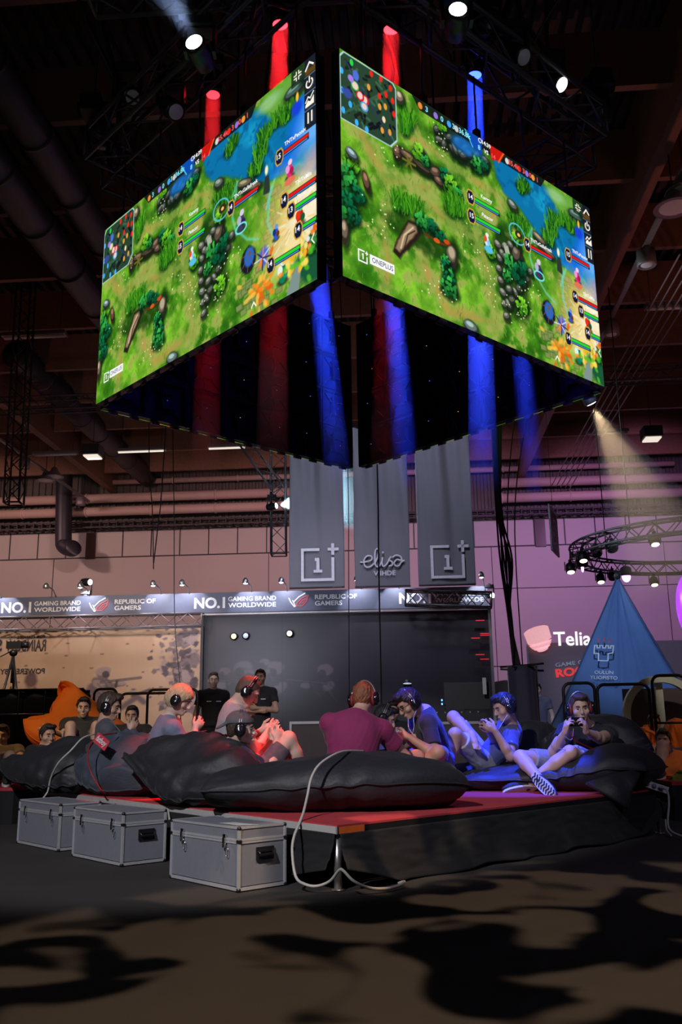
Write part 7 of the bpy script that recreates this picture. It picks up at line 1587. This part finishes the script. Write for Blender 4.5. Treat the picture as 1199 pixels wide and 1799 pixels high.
# purple balloon
c = ath(1216, 1065, 17.0); t = thing('big_balloon', 'glowing purple balloon cut by the right edge', 'balloon', mtx=HM @ Matrix.Translation(c))
m = MB(HM); m.ell(c, (.27, .27, .62), None, 28, 20); m.build('skin', mat('balloon_purple', (.42, .05, .95), .3, emit=1.0, var=.3, scale=2), t)
m = MB(HM); m.cyl((c.x, c.y, c.z-.6), (c.x, c.y, 0), .02, n=8); m.build('stand_pole', M['black_metal'], t)
# hanging square sign seen edge-on
c = ath(974, 933, 19.5); t = thing('hanging_sign', 'black square sign with white border hanging at an angle right of the cables', 'sign', mtx=HM @ Matrix.Translation(c))
F = frame(c, (.30, .95, 0), (0, 0, 1)); S_ = .5
m = MB(HM); m.shape([(-S_, -S_), (S_, -S_), (S_, S_), (-S_, S_)], F @ Matrix.Translation((0, 0, -.02)), .03); m.build('board', M['black_plastic'], t)
m = MB(HM); m.stroke([(-.45, -.45), (.45, -.45), (.45, .45), (-.45, .45)], F @ Matrix.Translation((0, 0, .011)), .08, .003, closed=True); m.stroke([(.15, .22), (-.15, .22), (-.15, .02), (.12, .02), (.12, -.2), (-.15, -.2)], F @ Matrix.Translation((0, 0, .011)), .09, .003); m.build('printed_sign', M['print_white'], t)
m = MB(HM); m.cyl((c.x, c.y, c.z+.5), (c.x, c.y, 11.2), .006, n=5); m.build('wire', M['cable_black'], t)
# ------------------------------------------------------------------ crowd barriers
def barrier(lab, x0, x1, y, z0, z1, hall=True, cloth=None, n_mid=1, rails=(.45,)):
    t = thing('tube_barrier', lab, 'barrier', mtx=HM @ Matrix.Translation(((x0+x1)/2, y, z0)), group='black tube barriers'); r = .09
    P = [(x0, y, z0), (x0, y, z1-r)]+[(x0+r-r*math.cos(a), y, z1-r+r*math.sin(a)) for a in np.linspace(0, math.pi/2, 6)][1:]+[(x1-r+r*math.sin(a), y, z1-r+r*math.cos(a)) for a in np.linspace(0, math.pi/2, 6)]+[(x1, y, z0)]
    m = MB(HM); m.tube(P, .019, 8); m.build('frame', M['black_metal'], t)
    for q in rails: m = MB(HM); z = z0+(z1-z0)*q; m.cyl((x0, y, z), (x1, y, z), .013, n=8); m.build('rail', M['black_metal'], t)
    for x in (x0, x1): m = MB(HM); m.box((x, y, z0+.01), (.05, .45, .02)); m.build('foot', M['black_metal'], t)
h_ = lambda px, py, Y: ath(px, py, Y)
barrier('black tube barrier in front of the tent, left one', h_(990, 1210, 11.6).x, h_(1045, 1210, 11.6).x, 11.6, DZ if False else 0, 1.40)
barrier('black tube barrier in front of the tent, middle one', h_(1049, 1205, 11.45).x, h_(1140, 1205, 11.45).x, 11.45, 0, 1.37)
barrier('black tube barrier at the right edge before the doorway', h_(1146, 1195, 11.3).x, h_(1205, 1195, 11.3).x, 11.3, 0, 1.46, rails=(.62,))
barrier('black tube barrier behind the leftmost player, left one', h_(166, 1208, 13.2).x, h_(206, 1204, 13.2).x, 13.2, 0, 1.50)
barrier('black tube barrier behind the blond player, middle one', h_(212, 1214, 13.0).x, h_(300, 1214, 13.0).x, 13.0, 0, 1.42)
barrier('black tube barrier behind the blond player, right one', h_(260, 1210, 12.8).x, h_(348, 1212, 12.8).x, 12.8, 0, 1.46)
# cloth covered fence at far left with thin light rail
a, b = h_(-60, 1200, 13.4), h_(158, 1205, 13.4)
t = thing('cloth_fence', 'black cloth covered fence behind the orange bean bag at left', 'fence', mtx=HM @ Matrix.Translation(((a.x+b.x)/2, 13.4, 0)))
m = MB(HM); v = []; nx = 80
for j in range(13):
    w = j/12
    for i in range(nx+1):
        u = i/nx; v.append((a.x+(b.x-a.x)*u, 13.42+.03*math.sin(u*30)*math.sin(w*3)+.03*noise.noise(Vector((u*12, w*3, 1))), .02+(1.50-.02)*w+(-.0)))
m.smooth = True; m.add(v, [(j*(nx+1)+i, j*(nx+1)+i+1, (j+1)*(nx+1)+i+1, (j+1)*(nx+1)+i) for j in range(12) for i in range(nx)]); o = m.build('cloth', mat('fence_cloth', (.018, .015, .015), .6, sheen=.2), t); md = o.modifiers.new('t', 'SOLIDIFY'); md.thickness = .005
m = MB(HM); m.tube([(a.x, 13.40, 1.51), (b.x-.1, 13.40, 1.51), (b.x, 13.40, 1.42), (b.x, 13.40, 0)], .022, 8); m.build('frame', M['black_metal'], t)
for z in (1.16,): m = MB(HM); m.cyl((a.x, 13.36, z), (b.x-.35, 13.36, z), .014, n=8); m.build('rail', M['steel'], t)
for px in (28, -20, 75): m = MB(HM); q = h_(px, 1300, 13.36).x; m.cyl((q, 13.36, 0), (q, 13.36, 1.5), .016, n=8); m.build('post', M['black_metal'], t)
# camera tripod on the left
c = h_(24, 1142, 15.0); t = thing('camera_tripod', 'tripod with a camera silhouetted against the tan mural at far left', 'tripod', mtx=HM @ Matrix.Translation((c.x, 15, 0)))
for dx, dy in ((-.42, -.1), (.42, -.1), (0, .4)): m = MB(HM); m.cyl((c.x, 15, c.z-.1), (c.x+dx, 15+dy, 0), .022, .016, 8); m.build('leg', M['black_metal'], t)
m = MB(HM); m.cyl((c.x, 15, c.z-.55), (c.x, 15, c.z), .02, n=8); m.ell((c.x, 15, c.z-.05), (.07, .06, .06)); m.cyl((c.x, 15, c.z), (c.x-.12, 14.7, c.z-.15), .010, n=6); m.build('head', M['black_metal'], t)
m = MB(HM); m.box((c.x+.02, 15, c.z+.08), (.26, .12, .12)); m.cyl((c.x+.15, 15, c.z+.08), (c.x+.26, 15, c.z+.08), .05, .055, 14); m.build('camera', M['black_plastic'], t)
m = MB(HM); [m.cyl((c.x, 15, c.z-.6), (c.x+s*.28, 14.93, .55), .008, n=5) for s in (-1, 1)]; m.build('spreader', M['black_metal'], t)
# ------------------------------------------------------------------ road case and mixing desk behind the players
def road_case(lab, px0, px1, py, Y, dz=.8, dark=(.045, .028, .03)):
    a, b = h_(px0, py, Y), h_(px1, py, Y); L = b.x-a.x; z1 = a.z; t = thing('road_case', lab, 'road case', mtx=HM @ Matrix.Translation(((a.x+b.x)/2, Y+.3, 0)))
    m = MB(HM); m.box(((a.x+b.x)/2, Y+.3, (z1+.08)/2), (L-.02, .58, z1-.10)); m.build('body', mat('road_case_ply', dark, .5), t); m = MB(HM)
    for z in (.10, z1): m.box(((a.x+b.x)/2, Y+.005, z), (L, .03, .035)); m.box(((a.x+b.x)/2, Y+.6, z), (L, .03, .035)); m.box((a.x, Y+.3, z), (.03, .6, .035)); m.box((b.x, Y+.3, z), (.03, .6, .035))
    for x in (a.x, b.x): m.box((x, Y, (z1+.1)/2), (.03, .03, z1-.1)); m.box((x, Y+.6, (z1+.1)/2), (.03, .03, z1-.1))
    m.build('edge_profile', M['truss_alu'], t)
    for x in (a.x+.1, b.x-.1):
        for y in (Y+.1, Y+.5): m = MB(HM); m.cyl((x-.02, y, .045), (x+.02, y, .045), .045, n=14); m.build('wheel', M['rubber'], t)
    return t, a, b, z1
road_case('dark road case with pale metal edges behind the magenta shirt player', 511, 640, 1270, 12.6)
t_, a, b, z1 = road_case('long dark road case carrying the mixing desk behind the players', 655, 886, 1272, 12.4)
md_ = thing('mixing_desk', 'black mixing desk with small monitor and tiny lights behind the players', 'mixing desk', mtx=HM @ Matrix.Translation((b.x-.7, 12.6, z1)))
m = MB(HM); m.box((b.x-.75, 12.65, z1+.07), (1.05, .42, .10)); m.build('console', M['black_plastic'], md_)
for k in range(9): m = MB(HM); m.cyl((b.x-1.2+k*.11, 12.52, z1+.12), (b.x-1.2+k*.11, 12.52, z1+.15), .014, n=10); m.build('knob', M['steel'], md_)
m = MB(HM); m.box((b.x-.45, 12.7, z1+.36), (.62, .04, .36)); m.box((b.x-.45, 12.74, z1+.17), (.08, .08, .16)); m.build('monitor', M['black_plastic'], md_)
for k, (dx, dz, c) in enumerate(((-.95, .18, (1, .7, .2)), (-.80, .25, (.1, .4, 1)), (-.80, .30, (.1, .4, 1)), (-1.05, .14, (1, .8, .5)))): m = MB(HM); m.ell((b.x+dx, 12.5, z1+dz), (.010, .006, .014)); m.build('indicator', mat('desk_led%d' % (k % 3 if c[0] < .5 else 7), c, emit=3), md_)
m = MB(HM); m.box((b.x-.22, 12.55, z1+.48), (.05, .04, .22)); tag(m.build('phone_stand', M['steel']), 'small pale stand on the mixing desk case', 'stand') if False else m.build('side_panel', M['steel'], md_)
